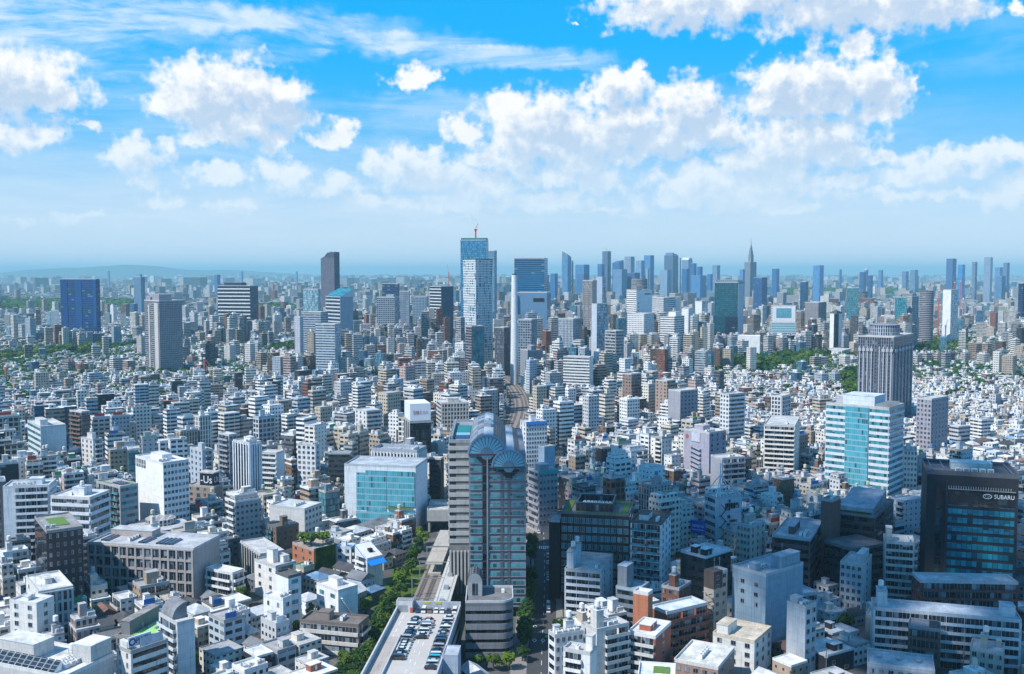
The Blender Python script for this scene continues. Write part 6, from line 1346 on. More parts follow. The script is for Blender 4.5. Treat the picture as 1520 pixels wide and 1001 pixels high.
MB().box(-CW + 5.6, -5.2, CZ + .05, -CW + 6.6, -4.6, CZ + 2.0).build('ticket_machine', flat('sign_red', (.45, .09, .06)), cp)
for a in (-14.5, -10.0): MB().box(a, -.56, CZ + 2.2, a + 2.4, -.46, CZ + 3.0, bottom=True).build('height_sign', flat('sign_yellow', (.50, .45, .03)), cp)
MB().box(-CW + 6.2, -CL, CZ + .01, -CW + 6.6, -31, CZ + 1.2).build('ramp_wall', M['plain'], cp, (.50, .52, .55))
MB().box(-CW + .51, -CL, CZ + .004, -CW + 6.19, -31, CZ + .03, 0).build('ramp', M['plain'], cp, (.40, .36, .33))
mb = MB()
for k in range(9):
    mb.box(-CW + 9.0 + 4.6, -10 - k * 9, CZ + .004, -CW + 9.0 + 4.75, -7 - k * 9, CZ + .012); mb.box(-9.4, -12 - k * 9, CZ + .004, -9.25, -9 - k * 9, CZ + .012)
for k in range(4): mb.box(-CW + 3.4, -12 - k * 7, CZ + .004, -CW + 3.6, -8 - k * 7, CZ + .012)
mb.build('lane_marking', M['white'], cp)
kb = thing('stair_hut', 'small flat-roofed hut on the outer side of the rooftop car park', 'hut', along(-20.5 - 2.9 + 3.2, 389 - 46, 0, 0) + (0,), CPA)
MB().box(-3.2, -9, 0, 2.2, 0, CZ + 2.6, 0).build('wall', M['plain'], kb, (.40, .46, .55)); roof_on(kb, -3.2, -9, 2.2, 0, CZ + 2.6, (.40, .44, .5), (.5, .53, .57), .5)
addfoot(rect_corners(-20.5, 389, CPA, -CW - 1, -CL, 3.5, 1), 'car park'); KEYS.append(('rooftop car park', 610, 950, -33, 340))
CAPS.append((545, 690, 1001, 385))
# ------------------------------------------------------------ vehicles
def car_proto(kind):
    t = thing(*{'car': ('parked_car', 'car', 'car'), 'van': ('parked_van', 'van', 'van')}[kind])
    Lh, Wd = (2.2, .86) if kind == 'car' else (2.3, .86)
    prof = [(-Lh, .35), (-Lh, .75), (-Lh * .97, .92), (-Lh * .45, .98), (Lh * .72, 1.0), (Lh * .98, .90), (Lh, .6), (Lh, .35)] if kind == 'car' else [(-Lh, .35), (-Lh, .95), (-Lh * .93, 1.1), (Lh * .98, 1.15), (Lh, .5), (Lh, .35)]
    cab = [(-Lh * .55, .99), (-Lh * .25, 1.42), (Lh * .42, 1.46), (Lh * .80, 1.0)] if kind == 'car' else [(-Lh * .9, 1.12), (-Lh * .62, 1.88), (Lh * .93, 1.92), (Lh * .98, 1.16)]
    mb = MB()
    for i in range(len(prof)):
        a, c = prof[i], prof[(i + 1) % len(prof)]; mb.face([(a[0], -Wd, a[1]), (a[0], Wd, a[1]), (c[0], Wd, c[1]), (c[0], -Wd, c[1])])
    mb.face([(p[0], -Wd, p[1]) for p in prof][::-1]); mb.face([(p[0], Wd, p[1]) for p in prof]); mb.build('body', M['car'], t)
    mb = MB(); iw = Wd * .86
    for i in range(3):
        a, c = cab[i], cab[i + 1]; wa, wc = (Wd * .97 if i == 0 else iw), (Wd * .97 if i == 2 else iw)
        if i != 1: mb.face([(a[0], -wa, a[1]), (a[0], wa, a[1]), (c[0], wc, c[1]), (c[0], -wc, c[1])])
    for s in (-1, 1): mb.face([(cab[0][0], s * Wd * .97, cab[0][1]), (cab[1][0], s * iw, cab[1][1]), (cab[2][0], s * iw, cab[2][1]), (cab[3][0], s * Wd * .97, cab[3][1])])
    mb.build('greenhouse', M['carglass'], t)
    MB().box(cab[1][0] + .02, -iw, cab[1][1] - .02, cab[2][0] - .02, iw, cab[2][1] + .05).build('car_roof', M['car'], t)
    wm = MB(); 
    for i in range(10):
        a0, a1 = 2 * math.pi * i / 10, 2 * math.pi * (i + 1) / 10
        wm.face([(.33 * math.cos(a0), -.1, .33 * math.sin(a0)), (.33 * math.cos(a1), -.1, .33 * math.sin(a1)), (.33 * math.cos(a1), .1, .33 * math.sin(a1)), (.33 * math.cos(a0), .1, .33 * math.sin(a0))])
    wm.face([(.33 * math.cos(2 * math.pi * i / 10), -.1, .33 * math.sin(2 * math.pi * i / 10)) for i in range(10)]); wm.face([(.33 * math.cos(2 * math.pi * i / 10), .1, .33 * math.sin(2 * math.pi * i / 10)) for i in range(10)][::-1])
    me = wm.mesh('wheel', [M['tyre']])
    for sx in (-.62, .62):
        for sy in (-1, 1): o = obj('wheel', me, t); o.location = (sx * Lh, sy * (Wd - .02), .34)
    return t
def dupcar(src, loc, rz, label, col, group, cat):
    r = src.copy(); COL.objects.link(r); r.location = loc; r.rotation_euler = (0, 0, rz); r['label'] = label; r['category'] = cat
    if group: r['group'] = group
    for ch in list(src.children):
        c = ch.copy(); COL.objects.link(c); c.parent = r
        if M['car'] in [m for m in ch.data.materials]: c.color = (*col, 1)
    return r
PROTO = {'car': car_proto('car'), 'van': car_proto('van')}
CARC = [('white', (.78, .78, .77)), ('black', (.012, .012, .015)), ('dark blue', (.02, .03, .08)), ('silver', (.42, .43, .45)), ('white', (.8, .8, .8)), ('grey', (.16, .17, .18)), ('white', (.76, .77, .78)), ('navy', (.015, .02, .045)), ('pearl white', (.72, .71, .68)), ('charcoal', (.04, .04, .045))]
NUM = ['zero', 'first', 'second', 'third', 'fourth', 'fifth', 'sixth', 'seventh', 'eighth', 'ninth', 'tenth', 'eleventh', 'twelfth', 'thirteenth', 'fourteenth', 'fifteenth', 'sixteenth', 'seventeenth', 'eighteenth', 'nineteenth', 'twentieth', 'twenty-first', 'twenty-second']
def cplocal(x, y): 
    c, s = math.cos(CPA), math.sin(CPA); return (-20.5 + x * c - y * s, 389 + x * s + y * c, CZ + .01)
rc = random.Random(11)
used_proto = set()
def park(x, y, rz, where, colour=None, kind=None, ordn=1):
    kind = kind or ('van' if rc.random() < .28 else 'car')
    cn, cc = colour or rc.choice(CARC)
    lab = '%s %s parked %s in the %s, rooftop car park' % (cn, kind, NUM[ordn], where)
    dupcar(PROTO[kind], cplocal(x, y), CPA + rz, lab, cc, 'vehicles on the rooftop car park', kind)
back = [('navy', (.02, .04, .10), 'car'), ('white', (.78, .78, .78), 'van'), ('bronze', (.22, .15, .12), 'car'), ('white', (.8, .8, .8), 'car'), ('pearl white', (.75, .74, .72), 'car'), ('dark blue', (.03, .05, .10), 'car'), ('white', (.78, .78, .78), 'van')]
for i, (cn, cc, kd) in enumerate(back): park(-16.6 + i * 2.45, -3.4, R(90), 'back row', (cn, cc), kd, i + 1)
y = -13
for i in range(16):
    park(-CW + 9.4, y - i * 2.62, R(178 + rc.uniform(-3, 3)), 'row by the ramp', None, None, i + 1)
for i in range(8):
    col = ('orange', (.50, .16, .04)) if i == 0 else None
    park(-CW + 14.2, y - .8 - i * 2.62, R(rc.uniform(-3, 3)), 'short double row', col, None, i + 1)
for i in range(20):
    col = ('sky blue', (.05, .42, .62)) if i == 16 else None
    park(-3.3, -10.5 - i * 2.6, R(rc.uniform(-3, 3)), 'long parapet row', col, None, i + 1)
# ------------------------------------------------------------ avenue beside the tower
ROADP = [(7, 300), (10.5, 380), (14.5, 470), (17, 560), (18, 640), (22, 720), (36, 800)]
RP = spline(ROADP, 8)
asph, nb, out = newmat('asphalt')
n1 = nb.noise(wpos_(nb), .9, 5, .7); n2 = nb.noise(wpos_(nb), .05, 3, .6)
bsdf(nb, out, vm(nb, (.055, .056, .060, 1), nb.m('ADD', nb.m('MULTIPLY_ADD', n1, .5, .6), nb.m('MULTIPLY', n2, .4))), .9)
tag(ribbon(RP, -4.4, 6.6, .10).build('road', asph), 'dark avenue running past the fan-topped tower', kind='structure')
pav = simple('pavement_slabs', (.24, .22, .21), .9, var=.25, scale=1.5)
mb = ribbon(RP, -10.5, -4.4, .02, h=.22); ribbon(RP, 6.6, 9.5, .02, mb, h=.22)
tag(mb.build('pavement', pav), 'paved footways along the avenue', kind='structure')
mb = MB()
for i in range(0, len(RP) - 1, 1):
    a, c = RP[i], RP[i + 1]; mx_, my_ = (a[0] * .7 + c[0] * .3) + 1.1, a[1] * .7 + c[1] * .3
    mb.face([(mx_ - .08, my_, .106), (mx_ + .08, my_, .106), (mx_ + .25, my_ + 4.5, .106), (mx_ + .1, my_ + 4.5, .106)])
for k in range(10): mb.face([(11.6 + k * 1.05, 533, .106), (12.1 + k * 1.05, 533, .106), (12.1 + k * 1.05, 539, .106), (11.6 + k * 1.05, 539, .106)])
for (x, y) in ((9.2, 398), (12.6, 398), (9.8, 414)):     # diamond warnings before the crossing
    for s in range(4):
        p = [(0, -2.2), (1.0, 0), (0, 2.2), (-1.0, 0)]; a, c = p[s], p[(s + 1) % 4]
        mb.face([(x + a[0], y + a[1], .106), (x + c[0], y + c[1], .106), (x + c[0] * .7, y + c[1] * .7, .106), (x + a[0] * .7, y + a[1] * .7, .106)])
tag(mb.build('road_markings', M['white']), 'white lane lines, crossing stripes and diamonds on the avenue', kind='structure')
for (x0, y0), (x1, y1) in zip(RP[::4], RP[4::4]): addfoot([(x0 - 11, y0), (x0 + 9.6, y0), (x1 + 9.6, y1), (x1 - 11, y1)], 'avenue')
def roadx(Y):
    for a, c in zip(RP, RP[1:]):
        if a[1] <= Y <= c[1]: return a[0] + (c[0] - a[0]) * (Y - a[1]) / (c[1] - a[1])
    return RP[0][0]
tf = [(402, 'car', 'green and yellow', (.35, .50, .04), 3.0), (432, 'van', 'white', (.74, .74, .74), 3.2), (440, 'van', 'pale grey', (.55, .56, .57), 3.2), (478, 'car', 'white', (.78, .78, .78), 3.0), (486, 'car', 'silver', (.5, .5, .5), 3.0), (505, 'car', 'white', (.78, .78, .78), 2.9), (517, 'van', 'white', (.7, .7, .7), 3.0), (528, 'car', 'orange', (.5, .18, .05), 3.2), (566, 'car', 'white', (.75, .75, .75), -1.5), (574, 'car', 'dark grey', (.06, .06, .07), -1.5)]
for i, (Y, kd, cn, cc, o_) in enumerate(tf):
    dupcar(PROTO[kd], (roadx(Y) + o_, Y, .11), R(88), '%s %s on the shaded avenue, %s vehicle from the bottom edge' % (cn, kd, NUM[i + 1]), cc, 'vehicles on the avenue', kd)
for p in PROTO.values():
    for ch in list(p.children): bpy.data.objects.remove(ch)
    bpy.data.objects.remove(p)
# ------------------------------------------------------------ trees
def crown_mesh(seed, n=520, mat='leaf', big=1.0):
    r_ = random.Random(seed); v, f = [], []
    cl = [(r_.uniform(-.55, .55), r_.uniform(-.55, .55), r_.uniform(-.35, .5), r_.uniform(.35, .55)) for _ in range(9)] + [(0, 0, .1, .6)]
    for i in range(n):
        c = r_.choice(cl); d = Vector((r_.gauss(0, 1), r_.gauss(0, 1), r_.gauss(0, 1))).normalized() * c[3] * r_.uniform(.72, 1.06)
        p = Vector((c[0] + d.x, c[1] + d.y, c[2] + d.z * .8)); s = r_.uniform(.07, .14) * big
        nrm = (d.normalized() + Vector((r_.uniform(-.6, .6), r_.uniform(-.6, .6), r_.uniform(-.2, .9)))).normalized()
        e = nrm.orthogonal().normalized(); g = nrm.cross(e); k = len(v)
        for (a, b1) in ((-1, -.8), (1, -.7), (.8, 1), (-.9, .8)): v.append(tuple(p + e * a * s + g * b1 * s))
        f.append((k, k + 1, k + 2, k + 3))
    me = bpy.data.meshes.new('crown'); me.from_pydata(v, [], f); me.materials.append(M[mat]); return me
CROWN = [crown_mesh(s) for s in range(5)]; CROWNB = [crown_mesh(20 + s, mat='leaf_bright') for s in range(3)]; CROWNF = [crown_mesh(40 + s, 260, 'leaf_far', 1.45) for s in range(4)]
tm = MB(); tm.bar((0, 0, 0), (0, 0, .62), .05, r2=.03, n=6); tm.bar((0, 0, .45), (.22, .1, .75), .025, r2=.012); tm.bar((0, 0, .42), (-.2, .12, .72), .025, r2=.012); tm.bar((0, 0, .5), (.02, -.2, .78), .022, r2=.01)
TRUNK = tm.mesh('trunk', [M['bark']])
rt_ = random.Random(5)
TREEPOS = []
def tree(x, y, z, hgt, wid, label, group=None, bright=False, far_=False, cat='tree'):
    t = thing('tree', label, cat, (x, y, z), rt_.uniform(0, 6.28), group)
    o = obj('trunk', TRUNK, t); o.scale = (hgt * .9, hgt * .9, hgt * .9)
    c = obj('crown', rt_.choice(CROWNB if bright else (CROWNF if far_ else CROWN)), t); c.location = (0, 0, hgt * .62); c.scale = (wid * .5 / .85, wid * .5 / .85, hgt * .40 / .85)
    TREEPOS.append((x, y)); return t
for i, Y in enumerate((388, 394, 400, 407, 415, 424, 436, 444, 452, 461, 470, 502, 511, 520, 529)):
    tree(roadx(Y) - 6.0, Y, .2, 9.5, 6.8, 'round street tree, %s in the row between avenue and tower' % NUM[i + 1], 'street trees along the avenue')
for i, (Y, o_) in enumerate(((384, 8.6), (396, 8.4), (405, 8.8), (470, 9.0), (478, 8.2), (600, -6), (612, 7.6), (622, 8.2), (630, -5))):
    tree(roadx(Y) + o_, Y, .2, 7.5, 5.6, ['low street tree under the white avenue slab', 'street tree beside the parked van on the avenue', 'street tree by the avenue bend below the white balcony block', 'dark tree at the foot of the dark brown annexe', 'second dark tree at the annexe foot', 'tree on the plaza by the tower corner', 'plaza tree near the turquoise-rimmed office', 'plaza tree under the red sign', 'small tree at the far end of the avenue'][i], 'street trees along the avenue')
for i, (tx, ty) in enumerate(((-14, 366), (-7, 367), (-1, 368), (4, 376))): tree(tx, ty, .2, 6.5, 5.5, 'low round tree %s at the foot of the rounded banded building' % ['first from the car park', 'second from the car park', 'third from the car park', 'nearest the avenue'][i], 'trees by the rounded banded building', bright=i % 2 == 0)
k = 0
for i in range(34):        # the planted bank beside the railway
    Y = 338 + i * 6.3 + rt_.uniform(-2, 2); xr = -47 + (Y - 330) * .048 - 9
    for j in range(2):
        if (Y > 372 and j) or (Y > 440 and i % 2): continue
        k += 1
        tree(xr - 3 - j * 5.5 + rt_.uniform(-1.5, 1.5), Y + rt_.uniform(-2, 2), 0, rt_.uniform(6.5, 9), rt_.uniform(5.5, 7.5), 'leafy green tree on the planted bank between flats and railway', 'trees on the railway bank', bright=rt_.random() < .18)
for (x0, y0), (x1, y1) in zip([(-54, 330), (-50, 420), (-45, 500)], [(-50, 420), (-45, 500), (-44, 550)]): addfoot([(x0 - 9, y0), (x0 + 1, y0), (x1 + 1, y1), (x1 - 9, y1)], 'bank')
for i, q in enumerate(ROOFTREES): tree(q[0], q[1], q[2], 6.5, 6.5, ['bright green tree on the roof of the orange brick house, middle one', 'bright green tree on the far roof corner of the orange brick house', 'bright green tree on the roof of the orange brick house, outer one'][i], 'roof trees of the brick house', bright=True)
bank = MB(); bank.face([(-66, 320, .03), (-50.5, 320, .03), (-44, 500, .03), (-60, 500, .03)]); tag(bank.build('grass_bank', M['leaf']), 'green undergrowth on the railway bank', kind='stuff')
# ------------------------------------------------------------ ground, far hills
gm, nb, out = newmat('city_ground')
n1 = nb.noise(wpos_(nb), .09, 5, .65); n2 = nb.noise(wpos_(nb), .8, 4, .7); n3 = nb.noise(wpos_(nb), .004, 4, .6)
c = nb.ramp(n1, [(.3, (.05, .05, .052)), (.55, (.11, .11, .11)), (.7, (.20, .19, .18))])
c = nb.mix(nb.sstep(n3, .52, .62), c, (.05, .075, .03, 1))
bsdf(nb, out, vm(nb, c, nb.m('MULTIPLY_ADD', n2, .7, .65)), .95)
g = MB(); g.face([(-60000, -3000, 0), (60000, -3000, 0), (60000, 60000, 0), (-60000, 60000, 0)]); tag(g.build('ground', gm), 'asphalt and paved ground of the city plain', kind='structure')
hm, nb, out = newmat('hill_forest'); bsdf(nb, out, (.045, .075, .07, 1), .95)
hv, hf = [], []; nxh = 160
for i in range(nxh + 1):
    a = R(-38 + 54 * i / nxh); dist = 26000
    env = math.exp(-((math.degrees(a) + 20.5) / 9.0) ** 2)
    hh = 130 + 230 * env * (.72 + .5 * mnoise.noise((i * .09, 3.1, 0))) + 20 * mnoise.noise((i * .35, 1.7, 0)) * env - 150 * (1 - env) 
    hv += [(dist * math.sin(a), dist * math.cos(a), -20), (dist * 1.03 * math.sin(a), dist * 1.03 * math.cos(a), max(-10, hh)), (dist * 1.10 * math.sin(a), dist * 1.10 * math.cos(a), -20)]
for i in range(nxh):
    for k in range(2): hf.append((3 * i + k, 3 * i + 3 + k, 3 * i + 4 + k, 3 * i + 1 + k))
hm_ = bpy.data.meshes.new('hills'); hm_.from_pydata(hv, [], hf); hm_.materials.append(hm); tag(obj('hills', hm_), 'faint mountains beyond the plain', kind='structure')
# ------------------------------------------------------------ zones of the city (street grids turn from quarter to quarter)
ZONES = [  # px, py on the ground, street angle, house share, tall share, height range
 (120, 960, 38, .30, .05, (11, 19)), (380, 930, 46, .42, .04, (9, 16)), (540, 860, 55, .45, .02, (8, 13)), (90, 760, 30, .12, .30, (16, 30)), (280, 790, 40, .25, .12, (12, 22)),
 (450, 760, 40, .18, .12, (13, 24)), (200, 660, 32, .15, .30, (16, 30)), (420, 650, 48, .12, .30, (18, 32)), (570, 700, 62, .10, .25, (18, 30)), (600, 620, 50, .12, .30, (16, 32)),
 (900, 950, 28, .12, .15, (15, 24)), (1080, 970, 34, .35, .05, (9, 16)), (1220, 960, 30, .65, .0, (7, 12)), (1420, 990, 20, .65, .0, (7, 12)), (880, 720, 32, .08, .15, (16, 26)),
 (1000, 700, 40, .12, .18, (15, 26)), (1130, 760, 30, .10, .15, (15, 26)), (1260, 700, 35, .25, .12, (12, 22)), (1450, 660, 28, .5, .06, (9, 16)),
 (850, 630, 30, .12, .30, (16, 30)), (1000, 610, 45, .25, .22, (12, 26)), (1150, 620, 25, .45, .10, (9, 18)), (1420, 600, 40, .6, .05, (8, 13)),
 (120, 600, 38, .40, .12, (9, 20)), (350, 590, 25, .35, .15, (10, 22)), (560, 570, 42, .25, .22, (11, 24)), (100, 545, 30, .70, .05, (7, 12)), (330, 545, 50, .60, .08, (8, 15)),
 (700, 600, 20, .1, .4, (18, 34)), (820, 570, 35, .12, .4, (18, 36)), (960, 560, 50, .25, .22, (12, 26)), (1120, 570, 35, .65, .03, (7, 12)), (1300, 560, 45, .7, .03, (7, 12)), (1480, 560, 30, .6, .06, (8, 14)),
 (-260, 900, 35, .3, .05, (9, 18)), (-260, 700, 30, .3, .1, (10, 20)), (-240, 600, 40, .3, .1, (9, 18)), (1780, 900, 25, .5, .05, (8, 14)), (1760, 700, 30, .4, .1, (9, 18)), (1740, 590, 35, .5, .05, (8, 14)),
]
ZP = [(*P(z[0], z[1])[:2], R(z[2]), z[3], z[4], z[5]) for z in ZONES]
def zone(x, y):
    best, bd = 0, 1e18
    for i, z in enumerate(ZP):
        d_ = ((x - z[0]) * 1.0) ** 2 + (y - z[1]) ** 2 * .35
        d_ /= (z[1] ** 2)
        if d_ < bd: bd, best = d_, i
    return best
# parks: no buildings inside
PARKS = [  # polygon in photo ground pixels, what it is called, how many trees
 ([(1080, 552), (1105, 538), (1160, 532), (1225, 533), (1238, 542), (1195, 552), (1130, 558)], 'wooded park beyond the white hall', 66),
 ([(1352, 524), (1372, 512), (1440, 514), (1425, 525), (1380, 527)], 'tree belt right of the slate-grey hotel tower', 20),
 ([(1252, 575), (1262, 556), (1278, 562), (1275, 592), (1258, 597)], 'grove at the foot of the slate-grey hotel tower', 14),
 ([(0, 536), (60, 525), (150, 520), (150, 527), (60, 535), (0, 541)], 'green belt left of the tall residential tower', 22),
 ([(100, 528), (150, 517), (210, 514), (215, 520), (160, 527), (110, 535)], 'tree belt below the navy block', 18),
 ([(395, 520), (440, 516), (450, 525), (400, 527)], 'small wood below the sliced-top dark tower', 10),
]
for pk in PARKS:
    xs_ = [p[0] for p in pk[0]]; yb = max(p[1] for p in pk[0]); CAPS.append((min(xs_), max(xs_), yb - 3, P(760, yb)[1]))
rg_ = random.Random(21)
def inpoly(x, y, poly):
    ins = False
    for i in range(len(poly)):
        (x0, y0), (x1, y1) = poly[i], poly[(i + 1) % len(poly)]
        if (y0 > y) != (y1 > y) and x < (x1 - x0) * (y - y0) / (y1 - y0) + x0: ins = not ins
    return ins
PPOLY = [[P(*q)[:2] for q in pk[0]] for pk in PARKS]
PB = [(min(p[0] for p in q), max(p[0] for p in q), min(p[1] for p in q), max(p[1] for p in q)) for q in PPOLY]
def inpark(x, y): return any(b_[0] < x < b_[1] and b_[2] < y < b_[3] and inpoly(x, y, q) for b_, q in zip(PB, PPOLY))
for pk, q, b_ in zip(PARKS, PPOLY, PB):
    n = 0; tries = 0
    while n < pk[2] and tries < 4000:
        tries += 1; x, y = rg_.uniform(b_[0], b_[1]), rg_.uniform(b_[2], b_[3])
        if not inpoly(x, y, q) or hits(rect_corners(x, y, 0, -3, -3, 3, 3)) is not None: continue
        n += 1; tree(x, y, 0, rg_.uniform(14, 20), rg_.uniform(15, 22), 'rounded green tree in the %s' % pk[1], 'trees of the ' + pk[1], bright=rg_.random() < .25, far_=rg_.random() < .7)
# ------------------------------------------------------------ lots
CANDS = []
def gen_zone(zi):
    zx, zy, th, ph_, pt, hr = ZP[zi]; c, s = math.cos(th), math.sin(th); r_ = random.Random(100 + zi)
    ext = 260 if zy < 700 else 520
    bpos = -ext; row = 0; sc = .76 if ZONES[zi][1] > 850 else .70
    while bpos < ext:
        dl = r_.uniform(13, 19) * sc; a = -ext + r_.uniform(0, 10); cnt = 0
        while a < ext:
            house = r_.random() < ph_ + (.16 if ZONES[zi][1] < 700 else .05)
            tall = (not house) and r_.random() < pt * .7
            wl = r_.uniform(6.8, 10) if house else r_.choice((r_.uniform(7, 11), r_.uniform(10, 20), r_.uniform(11, 20))) * sc if not tall else r_.uniform(13, 23) * sc
            dd = min(dl - 1.0, r_.uniform(8, 11)) if house else dl - r_.uniform(.8, 2.5)
            cx_, cy_ = a + wl / 2, bpos + dl / 2
            x, y = zx + cx_ * c - cy_ * s, zy + cx_ * s + cy_ * c
            a += wl + r_.choice((.8, 1.0, 1.4, 2.2)); cnt += 1
            if cnt % 5 == 0: a += 4.5
            if y < 296 or y > 1330: continue
            pr = proj(x, y, 10)
            if pr is None or pr[0] < -330 or pr[0] > 1850 or pr[1] > 1090: continue
            outside = pr[0] < -45 or pr[0] > 1565 or pr[1] > 1060
            if zone(x, y) != zi or inpark(x, y): continue
            if house: h = r_.uniform(6.2, 9.8)
            elif tall: h = r_.uniform(hr[1], hr[1] * 1.45)
            else: h = (hr[0] * .75 + (hr[1] - hr[0] * .75) * r_.random() ** 1.6) * (.82 if 540 < ZONES[zi][1] < 700 else 1)
            CANDS.append((x, y, wl - .2, dd, th + R(r_.choice((0, 0, 0, 0, r_.uniform(-6, 6)))), h, 'house' if house else 'x', outside))
        bpos += dl; row += 1
        if row % 2 == 0: bpos += r_.uniform(4.5, 6.5)
for zi in range(len(ZP)): gen_zone(zi)
CANDS.sort(key=lambda q: q[1])
PAL = [('white', (.77, .77, .76), 24), ('off-white', (.70, .67, .62), 17), ('pale grey', (.52, .53, .55), 12), ('grey', (.36, .37, .39), 9), ('beige', (.52, .45, .36), 12), ('tan', (.38, .29, .22), 6), ('brown', (.18, .12, .085), 5), ('dark grey', (.12, .125, .14), 5), ('reddish-brown', (.27, .11, .075), 4), ('cream', (.66, .60, .50), 6), ('pale blue', (.45, .54, .62), 4), ('pinkish', (.50, .38, .35), 3), ('black', (.035, .036, .042), 3)]
def pick(r_, tab):
    t = sum(q[-1] for q in tab) * r_.random()
    for q in tab:
        t -= q[-1]
        if t <= 0: return q
    return tab[-1]
ROOFS = [('white', (.74, .74, .73), 30), ('pale grey', (.52, .53, .54), 24), ('grey', (.36, .36, .37), 18), ('dark', (.14, .14, .145), 7), ('beige', (.46, .42, .37), 8), ('pale green', (.30, .42, .34), 3), ('pale blue', (.36, .46, .54), 3)]
HROOF = [('grey tiled', (.17, .18, .20), 10), ('dark tiled', (.07, .075, .085), 8), ('brown tiled', (.17, .10, .08), 5), ('pale metal', (.50, .53, .56), 7), ('blue metal', (.14, .26, .40), 2), ('reddish', (.30, .14, .10), 2), ('flat white', (.70, .70, .69), 8)]
WORDS = ['zero', 'one', 'two', 'three', 'four', 'five', 'six', 'seven', 'eight', 'nine', 'ten', 'eleven', 'twelve', 'thirteen', 'fourteen', 'fifteen', 'sixteen', 'seventeen', 'eighteen']
LABELS = {}
for o in list(S.objects):
    if o.get('label'): LABELS[o['label'].lower()] = o
def placephrase(x, y, px, py, n=0):
    ks = sorted(KEYS, key=lambda k: (k[1] - px) ** 2 + ((k[2] - py) * 1.3) ** 2)
    k = ks[n % len(ks)]
    dxp, dyd = px - k[1], y - k[4]
    if abs(dxp) > 45: rel = ('well ' if abs(dxp) > 110 else '') + ('right of' if dxp > 0 else 'left of')
    elif dyd > 15: rel = 'behind'
    elif dyd < -15: rel = 'in front of'
    else: rel = 'beside'
    return '%s the %s' % (rel, k[0])
def clean(l): return ' '.join(l.split()[:16])
def unique_label(opts, short=()):
    for l in opts:
        if len(l.split()) <= 16 and l.lower() not in LABELS: LABELS[l.lower()] = 1; return l
    for n in range(2, 23):
        for bs in short:
            l = '%s %s' % (NUM[n], bs)
            if len(l.split()) <= 16 and l.lower() not in LABELS: LABELS[l.lower()] = 1; return l
    return opts[0]
CNT = {'house': 0, 'townhouse': 0, 'apartment_building': 0, 'office_building': 0, 'shop_building': 0}
for o in S.objects:
    n = o.name.split('.')[0]
    if n in CNT and o.parent is None: CNT[n] += 1
LIM = {k: 290 for k in CNT}
MASS = []          # what is left over: boxes for the distant masses
def generic(q):
    x, y, w, d, th, h, kind, rv = q
    r_ = random.Random(int(x * 131 + y * 977))
    cs = rect_corners(x, y, th, -w / 2, -d / 2, w / 2, d / 2)
    if hits(cs) is not None:
        w2, d2 = w * .68, d * .68; cs = rect_corners(x, y, th, -w2 / 2, -d2 / 2, w2 / 2, d2 / 2)
        if w2 < 6.5 or hits(cs) is not None: return
        w, d = w2, d2; h = min(h, 14)
    hc = height_cap(cs, min(p[1] for p in cs), h)
    if hc < h: h = hc * r_.uniform(.86, 1.0)
    if h < 3.5: return
    addfoot(cs, 'generic')
    if rv: MASS.append((x, y, w, d, th, h, 'house')); return
    if kind == 'house' or h < 9:
        alts = ['townhouse', 'house'] if (h > 7.6 or r_.random() < .3) else ['house', 'townhouse']
        if h > 11.5: alts = ['apartment_building', 'shop_building', 'office_building']
    else:
        q_ = r_.random()
        alts = ['shop_building', 'apartment_building', 'office_building'] if (q_ < .26 and w < 13) else ['apartment_building', 'office_building', 'shop_building'] if q_ < .66 else ['office_building', 'apartment_building', 'shop_building']
    alts = [k for k in alts if CNT[k] < LIM[k]]
    if not alts: MASS.append((x, y, w, d, th, h, kind)); return
    kind = alts[0]
    CNT[kind] += 1
    build_generic(r_, x, y, w, d, th, h, kind)
